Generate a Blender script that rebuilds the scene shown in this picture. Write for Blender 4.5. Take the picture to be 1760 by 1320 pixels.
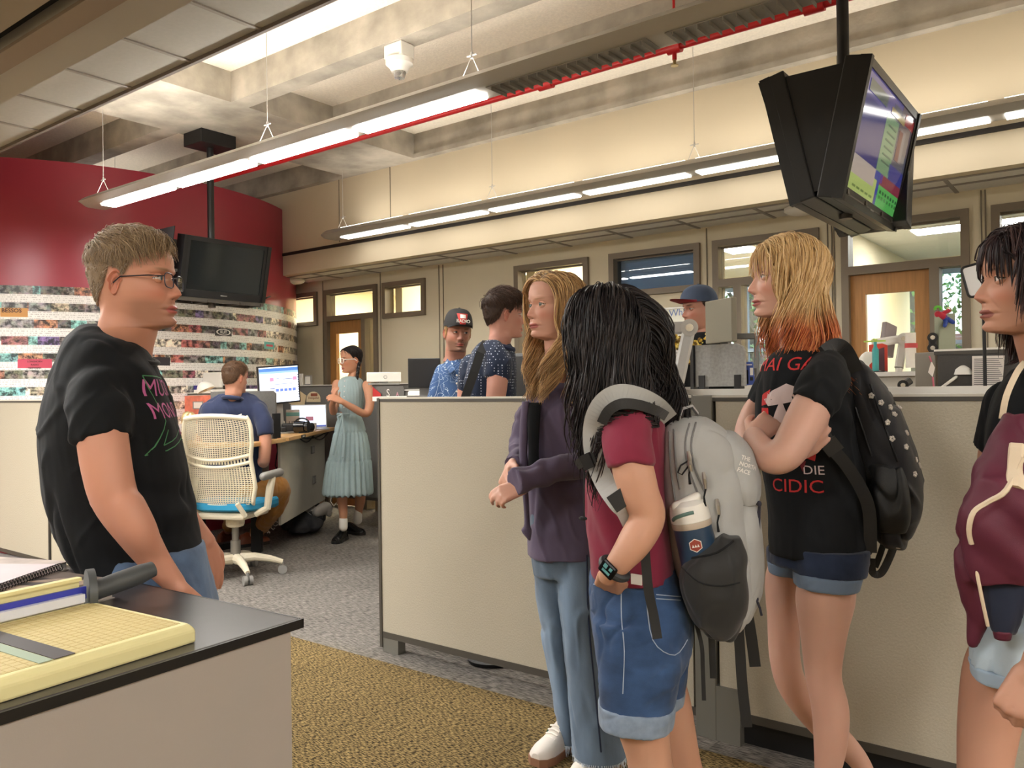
import bpy, bmesh, math, random
import numpy as np
from mathutils import Vector, Matrix
from mathutils.bvhtree import BVHTree
random.seed(7); np.random.seed(7)
PI = math.pi
SC = bpy.context.scene
for _o in list(bpy.data.objects): bpy.data.objects.remove(_o)
COL = SC.collection
# ---------------------------------------------------------------- camera, world, exposure
CAM = Vector((0, 0, 1.30)); YAW = math.radians(37.3); FPX = 1400.0
cam = bpy.data.cameras.new('camera'); cam.sensor_width = 36; cam.lens = FPX/1760*36; cam.clip_start = .05
camo = bpy.data.objects.new('camera', cam); COL.objects.link(camo)
RM = Matrix.Rotation(YAW, 3, 'Z') @ Matrix.Rotation(PI/2+math.radians(.29), 3, 'X') @ Matrix.Rotation(math.radians(-.8), 3, 'Z')
camo.matrix_world = Matrix.Translation(CAM) @ RM.to_4x4()
SC.camera = camo
SC.view_settings.view_transform = 'Standard'; SC.view_settings.look = 'None'
SC.view_settings.exposure = 1.78; SC.view_settings.gamma = 1.0; SC.view_settings.use_curve_mapping = False
W = bpy.data.worlds.new('sky'); SC.world = W; W.use_nodes = True
_nt = W.node_tree; _nt.nodes.clear()
_sky = _nt.nodes.new('ShaderNodeTexSky'); _sky.sky_type = 'NISHITA'; _sky.sun_disc = False; _sky.sun_elevation = math.radians(50); _sky.sun_rotation = 1.0
_bg = _nt.nodes.new('ShaderNodeBackground'); _bg.inputs[1].default_value = .36
_wo = _nt.nodes.new('ShaderNodeOutputWorld'); _nt.links.new(_sky.outputs[0], _bg.inputs[0]); _nt.links.new(_bg.outputs[0], _wo.inputs[0])
try:
    SC.cycles.use_denoising = True; SC.cycles.max_bounces = 7; SC.cycles.diffuse_bounces = 4; SC.cycles.transparent_max_bounces = 12
    SC.cycles.sample_clamp_indirect = 6; SC.cycles.caustics_reflective = False; SC.cycles.caustics_refractive = False
except Exception: pass
E_DOWN, E_UP, E_TROF, E_OFF = 18.0, 13.0, 15.0, 24.0      # lamp strengths

# ---------------------------------------------------------------- geometry of the view
FW = Vector((-math.sin(YAW), math.cos(YAW), 0)); RT = Vector((math.cos(YAW), math.sin(YAW), 0)); UP = Vector((0, 0, 1))
def ray(px, py):
    return RM @ Vector(((px-880)/FPX, (660-py)/FPX, -1))
def at(px, py, d):
    r = ray(px, py); return CAM + r*(d/r.dot(FW))
def axes(C):
    f = Vector((C[0]-CAM.x, C[1]-CAM.y, 0)).normalized(); return Vector((f.y, -f.x, 0)), f, f.dot(FW)
def atz(px, py, z):
    r = ray(px, py); return CAM + r*((z-CAM.z)/r.z)
def atY(px, py, Y):
    r = ray(px, py); return CAM + r*(Y/r.y)
def atX(px, py, X):
    r = ray(px, py); return CAM + r*(X/r.x)

# ---------------------------------------------------------------- materials
def lin(c):
    return tuple((v/255/12.92 if v/255 <= .04045 else ((v/255+.055)/1.055)**2.4) for v in c[:3])+(1,)
MATS = {}
def mat(name, rgb, rough=.6, metal=0, var=0, vscale=8, bump=0, bscale=200, emit=0, spec=.5, coat=0, attr=None, stretch=None, sheen=0, bdist=.002, sss=0):
    if name in MATS: return MATS[name]
    m = bpy.data.materials.new(name); m.use_nodes = True; nt = m.node_tree; b = nt.nodes['Principled BSDF']
    b.inputs['Roughness'].default_value = rough; b.inputs['Metallic'].default_value = metal
    b.inputs['Specular IOR Level'].default_value = spec; b.inputs['Coat Weight'].default_value = coat
    b.inputs['Sheen Weight'].default_value = sheen
    if sss: b.inputs['Subsurface Weight'].default_value = sss; b.inputs['Subsurface Radius'].default_value = (.012, .005, .003); b.inputs['Subsurface Scale'].default_value = 1
    c = lin(rgb); b.inputs['Base Color'].default_value = c
    vec = None
    if stretch:
        tc = nt.nodes.new('ShaderNodeTexCoord'); mp = nt.nodes.new('ShaderNodeMapping'); mp.inputs['Scale'].default_value = stretch
        nt.links.new(tc.outputs['Object'], mp.inputs[0]); vec = mp.outputs[0]
    else:
        tc = nt.nodes.new('ShaderNodeTexCoord'); vec = tc.outputs['Object']
    src = None
    if attr:
        a = nt.nodes.new('ShaderNodeAttribute'); a.attribute_name = attr; src = a.outputs['Color']; nt.links.new(src, b.inputs['Base Color'])
    if var:
        n = nt.nodes.new('ShaderNodeTexNoise'); n.inputs['Scale'].default_value = vscale; n.inputs['Detail'].default_value = 5; nt.links.new(vec, n.inputs['Vector'])
        mr = nt.nodes.new('ShaderNodeMapRange'); mr.inputs[1].default_value = .3; mr.inputs[2].default_value = .7; mr.inputs[3].default_value = 1-var; mr.inputs[4].default_value = 1+var
        nt.links.new(n.outputs[0], mr.inputs[0])
        mx = nt.nodes.new('ShaderNodeVectorMath'); mx.operation = 'SCALE'
        if src: nt.links.new(src, mx.inputs[0])
        else: mx.inputs[0].default_value = c[:3]
        nt.links.new(mr.outputs[0], mx.inputs['Scale']); nt.links.new(mx.outputs[0], b.inputs['Base Color'])
    if bump:
        n = nt.nodes.new('ShaderNodeTexNoise'); n.inputs['Scale'].default_value = bscale; n.inputs['Detail'].default_value = 3; nt.links.new(vec, n.inputs['Vector'])
        bp = nt.nodes.new('ShaderNodeBump'); bp.inputs['Strength'].default_value = bump; bp.inputs['Distance'].default_value = bdist
        nt.links.new(n.outputs[0], bp.inputs['Height']); nt.links.new(bp.outputs[0], b.inputs['Normal'])
    if emit:
        b.inputs['Emission Color'].default_value = c; b.inputs['Emission Strength'].default_value = emit
        if attr: nt.links.new(a.outputs['Color'], b.inputs['Emission Color'])
    MATS[name] = m; return m
def glassmat(name, tint=(255, 255, 255), refl=1.0, rough=.0):
    m = bpy.data.materials.new(name); m.use_nodes = True; nt = m.node_tree; nt.nodes.clear()
    o = nt.nodes.new('ShaderNodeOutputMaterial'); t = nt.nodes.new('ShaderNodeBsdfTransparent'); t.inputs[0].default_value = lin(tint)
    g = nt.nodes.new('ShaderNodeBsdfGlossy'); g.inputs['Roughness'].default_value = rough
    f = nt.nodes.new('ShaderNodeLayerWeight'); pw = nt.nodes.new('ShaderNodeMath'); pw.operation = 'POWER'; pw.inputs[1].default_value = 4; nt.links.new(f.outputs['Facing'], pw.inputs[0])
    mu = nt.nodes.new('ShaderNodeMath'); mu.operation = 'MULTIPLY_ADD'; mu.inputs[1].default_value = .36*refl; mu.inputs[2].default_value = .04*refl; mu.use_clamp = True; nt.links.new(pw.outputs[0], mu.inputs[0])
    mx = nt.nodes.new('ShaderNodeMixShader'); nt.links.new(mu.outputs[0], mx.inputs[0]); nt.links.new(t.outputs[0], mx.inputs[1]); nt.links.new(g.outputs[0], mx.inputs[2])
    nt.links.new(mx.outputs[0], o.inputs[0]); MATS[name] = m; return m
def emis(name, rgb, s, vc=None):
    m = bpy.data.materials.new(name); m.use_nodes = True; nt = m.node_tree; nt.nodes.clear()
    o = nt.nodes.new('ShaderNodeOutputMaterial'); e = nt.nodes.new('ShaderNodeEmission'); e.inputs[0].default_value = lin(rgb); e.inputs[1].default_value = s
    nt.links.new(e.outputs[0], o.inputs[0]); MATS[name] = m; return m

# ---------------------------------------------------------------- mesh building
class MB:
    def __init__(s): s.v = []; s.f = []; s.m = []; s.n = 0; s.mats = []; s.c = []
    def add(s, vs, fs, m=None, col=None):
        vs = np.asarray(vs, float).reshape(-1, 3); k = 0
        if m is not None:
            if m not in s.mats: s.mats.append(m)
            k = s.mats.index(m)
        s.v.append(vs); s.f += [tuple(i+s.n for i in f) for f in fs]; s.m += [k]*len(fs)
        s.c.append(np.tile(np.array([1, 1, 1, 1.]), (len(vs), 1)) if col is None else (np.tile(np.array(lin(col)), (len(vs), 1)) if len(np.shape(col)) == 1 else np.asarray(col)))
        s.n += len(vs); return s
    def box(s, a, b, m=None, M=None, col=None):
        x0, y0, z0 = [min(p, q) for p, q in zip(a, b)]; x1, y1, z1 = [max(p, q) for p, q in zip(a, b)]
        vs = [(x0, y0, z0), (x1, y0, z0), (x1, y1, z0), (x0, y1, z0), (x0, y0, z1), (x1, y0, z1), (x1, y1, z1), (x0, y1, z1)]
        if M is not None: vs = [M @ Vector(v) for v in vs]
        return s.add(vs, [(3, 2, 1, 0), (4, 5, 6, 7), (0, 1, 5, 4), (1, 2, 6, 5), (2, 3, 7, 6), (3, 0, 4, 7)], m, col)
    def tube(s, pts, rad, n=10, m=None, col=None, cap=True):
        pts = [Vector(p) for p in pts]; k = len(pts)
        if not hasattr(rad, '__len__'): rad = [rad]*k
        vs = []; fr = None
        for i, p in enumerate(pts):
            t = (pts[min(i+1, k-1)]-pts[max(i-1, 0)]).normalized()
            if fr is None:
                a = Vector((0, 0, 1)) if abs(t.z) < .9 else Vector((1, 0, 0)); fr = t.cross(a).normalized()
            else:
                fr = (fr - t*fr.dot(t)).normalized()
            w = t.cross(fr)
            for j in range(n):
                q = 2*PI*j/n; vs.append(p+fr*(math.cos(q)*rad[i])+w*(math.sin(q)*rad[i]))
        fs = [(i*n+j, i*n+(j+1) % n, (i+1)*n+(j+1) % n, (i+1)*n+j) for i in range(k-1) for j in range(n)]
        if cap: fs += [tuple(range(n-1, -1, -1)), tuple((k-1)*n+j for j in range(n))]
        return s.add(vs, fs, m, col)
    def cyl(s, p, q, r, r2=None, n=20, m=None, col=None): return s.tube([p, q], [r, r if r2 is None else r2], n, m, col)
    def capsule(s, p, q, r0, r1, n=20, m=None, k=5):
        p = Vector(p); q = Vector(q); t = (q-p).normalized(); P = []; R = []
        for i in range(k+1):
            a = PI/2*(i/k); P.append(p-t*r0*math.cos(a)); R.append(max(r0*math.sin(a), r0*.04))
        for i in range(k+1):
            a = PI/2*(i/k); P.append(q+t*r1*math.sin(a)); R.append(max(r1*math.cos(a), r1*.04))
        return s.tube(P, R, n, m)
    def ell(s, c, r, M=None, n=24, k=14, m=None, col=None):
        vs = []
        for i in range(k+1):
            a = PI*i/k
            for j in range(n):
                b = 2*PI*j/n; v = Vector((r[0]*math.sin(a)*math.cos(b), r[1]*math.sin(a)*math.sin(b), r[2]*math.cos(a)))
                if M is not None: v = M @ v
                vs.append(v+Vector(c))
        fs = [(i*n+j, (i+1)*n+j, (i+1)*n+(j+1) % n, i*n+(j+1) % n) for i in range(k) for j in range(n)]
        return s.add(vs, fs, m, col)
    def rings(s, R, m=None, col=None, cap=True, closed=True):
        k = len(R); n = len(R[0]); vs = np.concatenate([np.asarray(r, float) for r in R])
        e = n if closed else n-1
        fs = [(i*n+j, i*n+(j+1) % n, (i+1)*n+(j+1) % n, (i+1)*n+j) for i in range(k-1) for j in range(e)]
        if cap and closed: fs += [tuple(range(n-1, -1, -1)), tuple((k-1)*n+j for j in range(n))]
        return s.add(vs, fs, m, col)
    def prism(s, poly, z0, z1, m=None, M=None, col=None):
        n = len(poly); vs = [(x, y, z0) for x, y in poly]+[(x, y, z1) for x, y in poly]
        if M is not None: vs = [M @ Vector(v) for v in vs]
        return s.add(vs, [tuple(range(n-1, -1, -1)), tuple(range(n, 2*n))]+[(i, (i+1) % n, n+(i+1) % n, n+i) for i in range(n)], m, col)
    def lathe(s, prof, c=(0, 0, 0), M=None, n=28, m=None, col=None):
        vs = []
        for r, z in prof:
            for j in range(n):
                v = Vector((r*math.cos(2*PI*j/n), r*math.sin(2*PI*j/n), z))
                if M is not None: v = M @ v
                vs.append(v+Vector(c))
        k = len(prof)
        return s.add(vs, [(i*n+j, i*n+(j+1) % n, (i+1)*n+(j+1) % n, (i+1)*n+j) for i in range(k-1) for j in range(n)]+[tuple(range(n-1, -1, -1)), tuple((k-1)*n+j for j in range(n))], m, col)
    def mesh(s, name, colors=False):
        me = bpy.data.meshes.new(name); V = np.concatenate(s.v)
        me.from_pydata(V.tolist(), [], s.f)
        if s.mats:
            for m in s.mats: me.materials.append(m)
            if len(s.mats) > 1: me.polygons.foreach_set('material_index', s.m)
        if colors:
            a = me.color_attributes.new('col', 'FLOAT_COLOR', 'POINT'); a.data.foreach_set('color', np.concatenate(s.c).astype(np.float32).ravel())
        return me
def obj(name, mb, material=None, parent=None, smooth=False, bevel=0, colors=False, fixn=False):
    me = mb.mesh(name, colors) if isinstance(mb, MB) else mb
    if material is not None: me.materials.clear(); me.materials.append(material)
    if fixn:
        bm = bmesh.new(); bm.from_mesh(me); bmesh.ops.recalc_face_normals(bm, faces=bm.faces); bm.to_mesh(me); bm.free()
    if smooth is True: me.polygons.foreach_set('use_smooth', [True]*len(me.polygons))
    o = bpy.data.objects.new(name, me); COL.objects.link(o)
    if smooth == 'auto':
        me.polygons.foreach_set('use_smooth', [True]*len(me.polygons)); me.set_sharp_from_angle(angle=.6)
    if bevel:
        b = o.modifiers.new('b', 'BEVEL'); b.width = bevel; b.segments = 2; b.limit_method = 'ANGLE'
    if parent is not None:
        o.parent = parent; o.matrix_parent_inverse = parent.matrix_world.inverted() if parent.type != 'X' else Matrix()
    return o
def tag(o, label=None, cat=None, group=None, kind=None):
    if label: o['label'] = label
    if cat: o['category'] = cat
    if group: o['group'] = group
    if kind: o['kind'] = kind
    return o
def thing(name, loc, label, cat, group=None, rz=0):
    o = bpy.data.objects.new(name, None); COL.objects.link(o); o.empty_display_size = .05
    o.matrix_world = Matrix.Translation(Vector(loc)) @ Matrix.Rotation(rz, 4, 'Z')
    return tag(o, label, cat, group)
def local(name, mb, material, parent, **k):     # mesh given in the parent's own coordinates
    o = obj(name, mb, material, None, **k); o.parent = parent; return o
def struct(name, mb, material=None, **k): return tag(obj(name, mb, material, **k), kind='structure')
def copy_tree(o, parent=None, mw=None):
    c = o.copy(); COL.objects.link(c)
    if parent is not None: c.parent = parent
    if mw is not None: c.matrix_world = mw
    for ch in list(o.children): copy_tree(ch, c)
    return c
def text_mesh(txt, size, depth=.0, bold=False, res=3, align='CENTER', sp=1.0):
    cu = bpy.data.curves.new('t', 'FONT'); cu.body = txt; cu.size = size; cu.extrude = depth; cu.resolution_u = res; cu.align_x = align; cu.align_y = 'CENTER'; cu.space_character = sp
    if bold: cu.offset = size*.02
    o = bpy.data.objects.new('t', cu); COL.objects.link(o); bpy.context.view_layer.update()
    me = bpy.data.meshes.new_from_object(o.evaluated_get(bpy.context.evaluated_depsgraph_get())); bpy.data.objects.remove(o)
    V = [tuple(v.co) for v in me.vertices]; F = [tuple(p.vertices) for p in me.polygons]; bpy.data.meshes.remove(me)
    return V, F
def put_text(mb, txt, size, origin, xdir, ydir, depth=.001, m=None, col=None, **k):
    V, F = text_mesh(txt, size, depth, **k); X = Vector(xdir).normalized(); Y = Vector(ydir).normalized(); Z = X.cross(Y); O = Vector(origin)
    mb.add([O+X*v[0]+Y*v[1]+Z*v[2] for v in V], F, m, col)
# ---------------------------------------------------------------- setting
beige = mat('wall_beige', (206, 192, 165), .75, var=.02, vscale=2, bump=.05, bscale=120)
beige2 = mat('wall_olive', (212, 202, 178), .75, var=.02, vscale=2)
frame_m = mat('window_frame_bronze', (122, 110, 94), .5)
conc = mat('board_formed_concrete', (166, 158, 145), .85, var=.30, vscale=4.0, bump=.5, bscale=14, bdist=.01)
acou = mat('acoustic_panel', (236, 226, 210), .9, var=.07, vscale=60, bump=.4, bscale=90, bdist=.004)
tile_m = mat('ceiling_tile', (178, 176, 170), .9, var=.03, vscale=40, bump=.3, bscale=150)
grid_m = mat('ceiling_grid', (150, 143, 134), .6)
black = mat('black_metal', (22, 22, 23), .5)
white = mat('white_plastic', (232, 228, 220), .45)
greyp = mat('grey_plastic', (140, 138, 134), .5)

def carpet(name, c1, c2, sx, sy, thr=(.42, .58), tile=.0):
    m = bpy.data.materials.new(name); m.use_nodes = True; nt = m.node_tree; b = nt.nodes['Principled BSDF']; b.inputs['Roughness'].default_value = .95; b.inputs['Specular IOR Level'].default_value = .15
    tc = nt.nodes.new('ShaderNodeTexCoord'); mp = nt.nodes.new('ShaderNodeMapping'); mp.inputs['Scale'].default_value = (sx, sy, 1); nt.links.new(tc.outputs['Object'], mp.inputs[0])
    n = nt.nodes.new('ShaderNodeTexNoise'); n.inputs['Scale'].default_value = 1; n.inputs['Detail'].default_value = 3; nt.links.new(mp.outputs[0], n.inputs['Vector'])
    r = nt.nodes.new('ShaderNodeValToRGB'); r.color_ramp.elements[0].position = thr[0]; r.color_ramp.elements[1].position = thr[1]
    r.color_ramp.elements[0].color = lin(c1); r.color_ramp.elements[1].color = lin(c2); nt.links.new(n.outputs[0], r.inputs[0])
    n2 = nt.nodes.new('ShaderNodeTexNoise'); n2.inputs['Scale'].default_value = 1.3; n2.inputs['Detail'].default_value = 2; nt.links.new(tc.outputs['Object'], n2.inputs['Vector'])
    mr = nt.nodes.new('ShaderNodeMapRange'); mr.inputs[1].default_value = .3; mr.inputs[2].default_value = .7; mr.inputs[3].default_value = .88; mr.inputs[4].default_value = 1.1; nt.links.new(n2.outputs[0], mr.inputs[0])
    # carpet-tile joints
    bk = nt.nodes.new('ShaderNodeTexBrick'); bk.inputs['Scale'].default_value = 1; bk.inputs['Brick Width'].default_value = .61; bk.inputs['Row Height'].default_value = .61; bk.inputs['Mortar Size'].default_value = .004; bk.offset = 0
    bk.inputs['Color1'].default_value = (1, 1, 1, 1); bk.inputs['Color2'].default_value = (.86, .86, .86, 1); bk.inputs['Mortar'].default_value = (.72, .72, .72, 1); nt.links.new(tc.outputs['Object'], bk.inputs['Vector'])
    vm = nt.nodes.new('ShaderNodeVectorMath'); vm.operation = 'SCALE'; nt.links.new(r.outputs[0], vm.inputs[0]); nt.links.new(mr.outputs[0], vm.inputs['Scale'])
    v2 = nt.nodes.new('ShaderNodeVectorMath'); v2.operation = 'MULTIPLY'; nt.links.new(vm.outputs[0], v2.inputs[0]); nt.links.new(bk.outputs[0], v2.inputs[1]); nt.links.new(v2.outputs[0], b.inputs['Base Color'])
    bp = nt.nodes.new('ShaderNodeBump'); bp.inputs['Strength'].default_value = .6; bp.inputs['Distance'].default_value = .004; nt.links.new(n.outputs[0], bp.inputs['Height']); nt.links.new(bp.outputs[0], b.inputs['Normal'])
    return m
grey_carpet = carpet('grey_streaked_carpet', (92, 88, 84), (148, 142, 135), 22, 210)
gold_carpet = carpet('gold_streaked_carpet', (50, 41, 26), (160, 137, 92), 55, 230, (.42, .6))
XL, XR, YB, YF = -12.5, 6.0, -4.5, 6.1
struct('floor', MB().box((XL, 2.72, -.1), (XR, YF+4, 0)), grey_carpet)
struct('floor', MB().box((XL, YB, -.1), (XR, 2.72, 0.001)), gold_carpet)

# back wall with glazed openings
def op(x0, x1, y0, y1=None, Y=6.1):
    a = atY(x0, (y0), Y); b = atY(x1, y0, Y); return a.x, b.x, a.z
def opz(px, py, Y=6.1): p = atY(px, py, Y); return p.x, p.z
ZT = 2.55     # soffit ceiling height
BW = []       # holes: x0,x1,z0,z1
def hole(pl, pr, ztop, zbot):
    x0 = atY(pl, 600, 6.1).x; x1 = atY(pr, 600, 6.1).x; BW.append((x0, x1, zbot, ztop)); return x0, x1
zt_ = 2.43
H = {}
H['w1'] = (-9.3, hole(497, 546, 0, 0)[1], 2.43, 2.05); BW.clear()
def addhole(k, pl, pr, zt, zb):
    x0 = pl if pl < 0 and pl > -20 else atY(pl, 560, 6.1).x; x1 = atY(pr, 560, 6.1).x
    H[k] = (x0, x1, zt, zb); BW.append((x0, x1, zb, zt))
addhole('w1', -9.2, 547, 2.44, 2.05)
addhole('d1', 560, 650, 2.44, 0.0)
addhole('w2', 660, 733, 2.44, 2.06)
addhole('d2', 887, 1014, 2.44, 0.0)
addhole('w4', 1050, 1206, 2.44, 2.06)
addhole('w5', 1228, 1411, 2.44, 0.9)
addhole('d6', 1449, 1669, 2.44, 0.0)
addhole('w7', 1707, 1900, 2.44, 2.06)
def wall_holes(x0, x1, y0, y1, z0, z1, holes):
    mb = MB(); xs = sorted({x0, x1, *[h[0] for h in holes], *[h[1] for h in holes]})
    for a, b in zip(xs, xs[1:]):
        hs = [h for h in holes if h[0] <= a+1e-6 and h[1] >= b-1e-6]; z = z0
        for h in sorted(hs, key=lambda q: q[2]):
            if h[2] > z+1e-6: mb.box((a, y0, z), (b, y1, h[2]))
            z = h[3]
        if z < z1: mb.box((a, y0, z), (b, y1, z1))
    return mb
struct('wall_back', wall_holes(XL, XR, 6.1, 6.22, 0, 2.56, BW), beige2)
gl_warm = glassmat('clear_glass', (250, 250, 245), 1.0)
gl_dark = glassmat('tinted_reflective_glass', (226, 236, 246), 1.8)
gl_screenish = glassmat('shaded_glass', (228, 232, 238), 1.5)
wood = mat('oak_veneer', (176, 126, 72), .45, var=.16, vscale=3, stretch=(22, 22, 1.2))
nwin = [0]; ndoor = [0]
def glazing(k, rails=(), mull=(), glass=gl_warm, doorleaf=None, fw=.05):
    x0, x1, zt, zb = H[k]; y0, y1 = 6.07, 6.2
    isdoor = doorleaf is not None
    if isdoor: ndoor[0] += 1; nm = 'door_%d' % ndoor[0]
    else: nwin[0] += 1; nm = 'window_%d' % nwin[0]
    mb = MB(); mb.box((x0, y0, zt-fw), (x1, y1, zt)); mb.box((x0, y0, zb), (x0+fw, y1, zt-fw)); mb.box((x1-fw, y0, zb), (x1, y1, zt-fw))
    if zb > 0: mb.box((x0+fw, y0, zb), (x1-fw, y1, zb+fw))
    for z in rails: mb.box((x0+fw, y0, z-.03), (x1-fw, y1, z+.03))
    for (mx, a, b) in mull: mb.box((mx-.03, y0, a+(fw if a > 0 else 0)), (mx+.03, y1, b-.03))
    # inner stop bead
    mb.box((x0+fw, 6.13, zt-fw-.012), (x1-fw, 6.16, zt-fw))
    fr = struct(nm, mb, frame_m)
    if isdoor:
        a, b, top = doorleaf
        d = MB(); y2, y3 = 6.12, 6.165; st = .10
        d.box((a, y2, .02), (a+st, y3, top)); d.box((b-st, y2, .02), (b, y3, top)); d.box((a+st, y2, top-.14), (b-st, y3, top)); d.box((a+st, y2, .02), (b-st, y3, .28))
        obj('door_leaf', d, wood, fr); obj('door_pane', MB().box((a+st, 6.14, .28), (b-st, 6.145, top-.14)), gl_warm, fr)
        h = MB(); hx = a+.06; h.cyl((hx, 6.12, 1.0), (hx, 6.07, 1.0), .012); h.cyl((hx, 6.075, 1.0), (hx+.11, 6.075, 1.0), .011); obj('door_handle', h, mat('brushed_steel', (170, 168, 162), .35, 1), fr)
    g = MB(); zr = sorted([zb]+list(rails)+[zt])
    if isdoor:
        g.box((x0+fw, 6.14, rails[0]+.03), (x1-fw, 6.145, zt-fw))
        s0, s1 = (mull[0][0]+.03, x1-fw) if mull else (0, 0)
        if mull: g.box((s0, 6.14, 0.02), (s1, 6.145, rails[0]-.03))
    else: g.box((x0+fw, 6.14, zb+fw), (x1-fw, 6.145, zt-fw))
    obj('window_pane', g, glass, fr)
    return fr
glazing('w1')
x0, x1, _, _ = H['d1']; glazing('d1', rails=[2.11], mull=[(x1-.21, 0, 2.11)], doorleaf=(x0+.05, x1-.24, 2.08))
glazing('w2')
x0, x1, _, _ = H['d2']; glazing('d2', rails=[2.11], mull=[(x0+.22, 0, 2.11)], doorleaf=(x0+.26, x1-.06, 2.08))
glazing('w4', glass=gl_dark)
x0, x1, _, _ = H['w5']; glazing('w5', rails=[2.10], mull=[(x0+.2, .9, 2.1), (x0+.62, .9, 2.1)], glass=gl_screenish)
x0, x1, _, _ = H['d6']; glazing('d6', rails=[2.10], mull=[(x1-.21, 0, 2.1)], doorleaf=(x0+.05, x1-.24, 2.07), glass=gl_screenish)
glazing('w7', glass=gl_screenish)
x0, x1, _, _ = H['w4']; _rs = struct('trim_9', MB().box((x0+.03, 6.205, 2.0), (x1-.03, 6.21, 2.45)), mat('dim_office_panel', (176, 196, 216), .7))  # added blue-grey panel, its colour stands in for the dim office behind
# vertical panel seams and pilaster reveals of the back wall
seam = MB()
for px in (556, 655, 756, 763): 
    x = atY(px, 560, 6.1).x; seam.box((x-.004, 6.092, 0), (x+.004, 6.1, 2.55))
for px in (1217, 1425, 1432, 1436, 1690, 1697):
    x = atY(px, 560, 6.1).x; seam.box((x-.004, 6.092, 0), (x+.004, 6.1, 2.55))
struct('trim_1', seam, mat('seam_shadow_gap', (120, 110, 94), .8))

# soffit: upper wall, tiled underside
struct('wall_upper', MB().box((XL, 5.5, 2.55), (XR, 5.62, 3.70)), beige)
seam = MB()
for px in (583, 671): 
    x = atY(px, 330, 5.5).x; seam.box((x-.003, 5.494, 2.8), (x+.003, 5.5, 3.44))
seam.box((-1.5, 5.494, 2.8), (-1.494, 5.5, 3.44))
struct('trim_2', seam, MATS['seam_shadow_gap'])
struct('trim_3', MB().box((XL, 5.485, 2.755), (XR, 5.5, 2.785)), mat('dark_reveal', (40, 34, 30), .6))
struct('ceiling', MB().box((XL, 5.62, 2.56), (XR, 6.3, 2.62)).box((XL, 6.22, 2.62), (XR, 9.9, 2.66)), mat('ceiling_tile_brightened', (226, 223, 214), .9, var=.03, vscale=40))  # copy of the tile material, colour brightened in place of missing bounce light
g = MB()
for i in range(40):
    x = XL+i*.61; g.box((x-.012, 5.62, 2.553), (x+.012, 6.1, 2.56))
g.box((XL, 5.84, 2.553), (XR, 5.864, 2.56)); g.box((XL, 5.60, 2.545), (XR, 5.63, 2.56))
struct('trim_4', g, grid_m)

# concrete coffered ceiling
C = MB()
C.box((-6.2, 2.44, 3.43), (-5.24, 5.5, 3.80))
for y in (2.56, 3.52, 4.48): 
    for xa, xb in ((XL, -6.2), (-5.24, XR)):
        C.box((xa, y, 3.43), (xb, y+.15, 3.80))
for xa, xb in ((XL, -6.2), (-5.24, XR)): C.box((xa, 5.44, 3.43), (xb, 5.5, 3.80)); C.box((xa, 5.425, 3.43), (xb, 5.44, 3.47))
cbeam = struct('ceiling', C, conc)
P = MB()
for y in (1.9, 2.71, 3.67, 4.63):
    y1 = {1.9: 2.56, 2.71: 3.52, 3.67: 4.48, 4.63: 5.44}[y]
    for xa, xb in ((XL, -6.2), (-5.24, XR)): P.box((xa, y, 3.655), (xb, y1, 3.75))
struct('ceiling', P, acou)
struct('ceiling', MB().box((XL, 2.0, 3.80), (XR, 5.7, 3.9)), conc)
# dropped tile ceiling over the camera side
struct('ceiling', MB().box((XL, YB, 3.07), (XR, 2.42, 3.09)), tile_m)
struct('trim_5', MB().box((XL, 2.42, 3.05), (XR, 2.44, 3.80)), mat('ceiling_fascia', (120, 110, 104), .7))
g = MB(); x = -2.387*2.43-.61*9
while x < XR:
    g.box((x-.012, 1.67, 3.062), (x+.012, 2.42, 3.07)); x += .61
g.box((XL, 1.81, 3.062), (XR, 1.834, 3.07))
struct('trim_6', g, grid_m)
# lower bulkhead with linear slot
struct('ceiling', MB().box((XL, 1.427, 2.75), (XR, 1.69, 3.06)), mat('bulkhead_grey', (176, 171, 163), .8))
struct('trim_7', MB().box((XL, 1.425, 2.735), (XR, 1.52, 2.75)), mat('bulkhead_trim', (148, 132, 116), .7))
struct('trim_8', MB().box((XL, 1.345, 2.80), (XR, 1.427, 2.82)).box((XL, 1.345, 2.74), (XR, 1.35, 2.8)), mat('slot_black', (6, 6, 6), .9))
struct('ceiling', MB().box((XL, .6, 2.735), (XR, 1.345, 3.06)), mat('bulkhead_beige', (158, 146, 130), .8))
struct('wall_left', MB().box((XL-.1, YB, 0), (XL, 10, 3.8)), beige)
struct('wall_right', MB().box((XR, YB, 0), (XR+.1, 10, 3.8)), beige)
struct('wall_front', MB().box((XL, YB-.1, 0), (XR, YB, 3.8)), beige)

# offices behind the glass
cream = mat('office_cream', (236, 226, 198), .8)
offw = MB()
offw.box((XL, 8.6, 0), (-4.6, 8.7, 2.62))
for x in (-4.55, -2.02): offw.box((x, 6.22, 0), (x+.1, 9.7, 2.62))
for x in (-8.35, -6.3): offw.box((x, 6.22, 0), (x+.1, 8.6, 2.62))
struct('wall_office', offw, cream)
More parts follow.
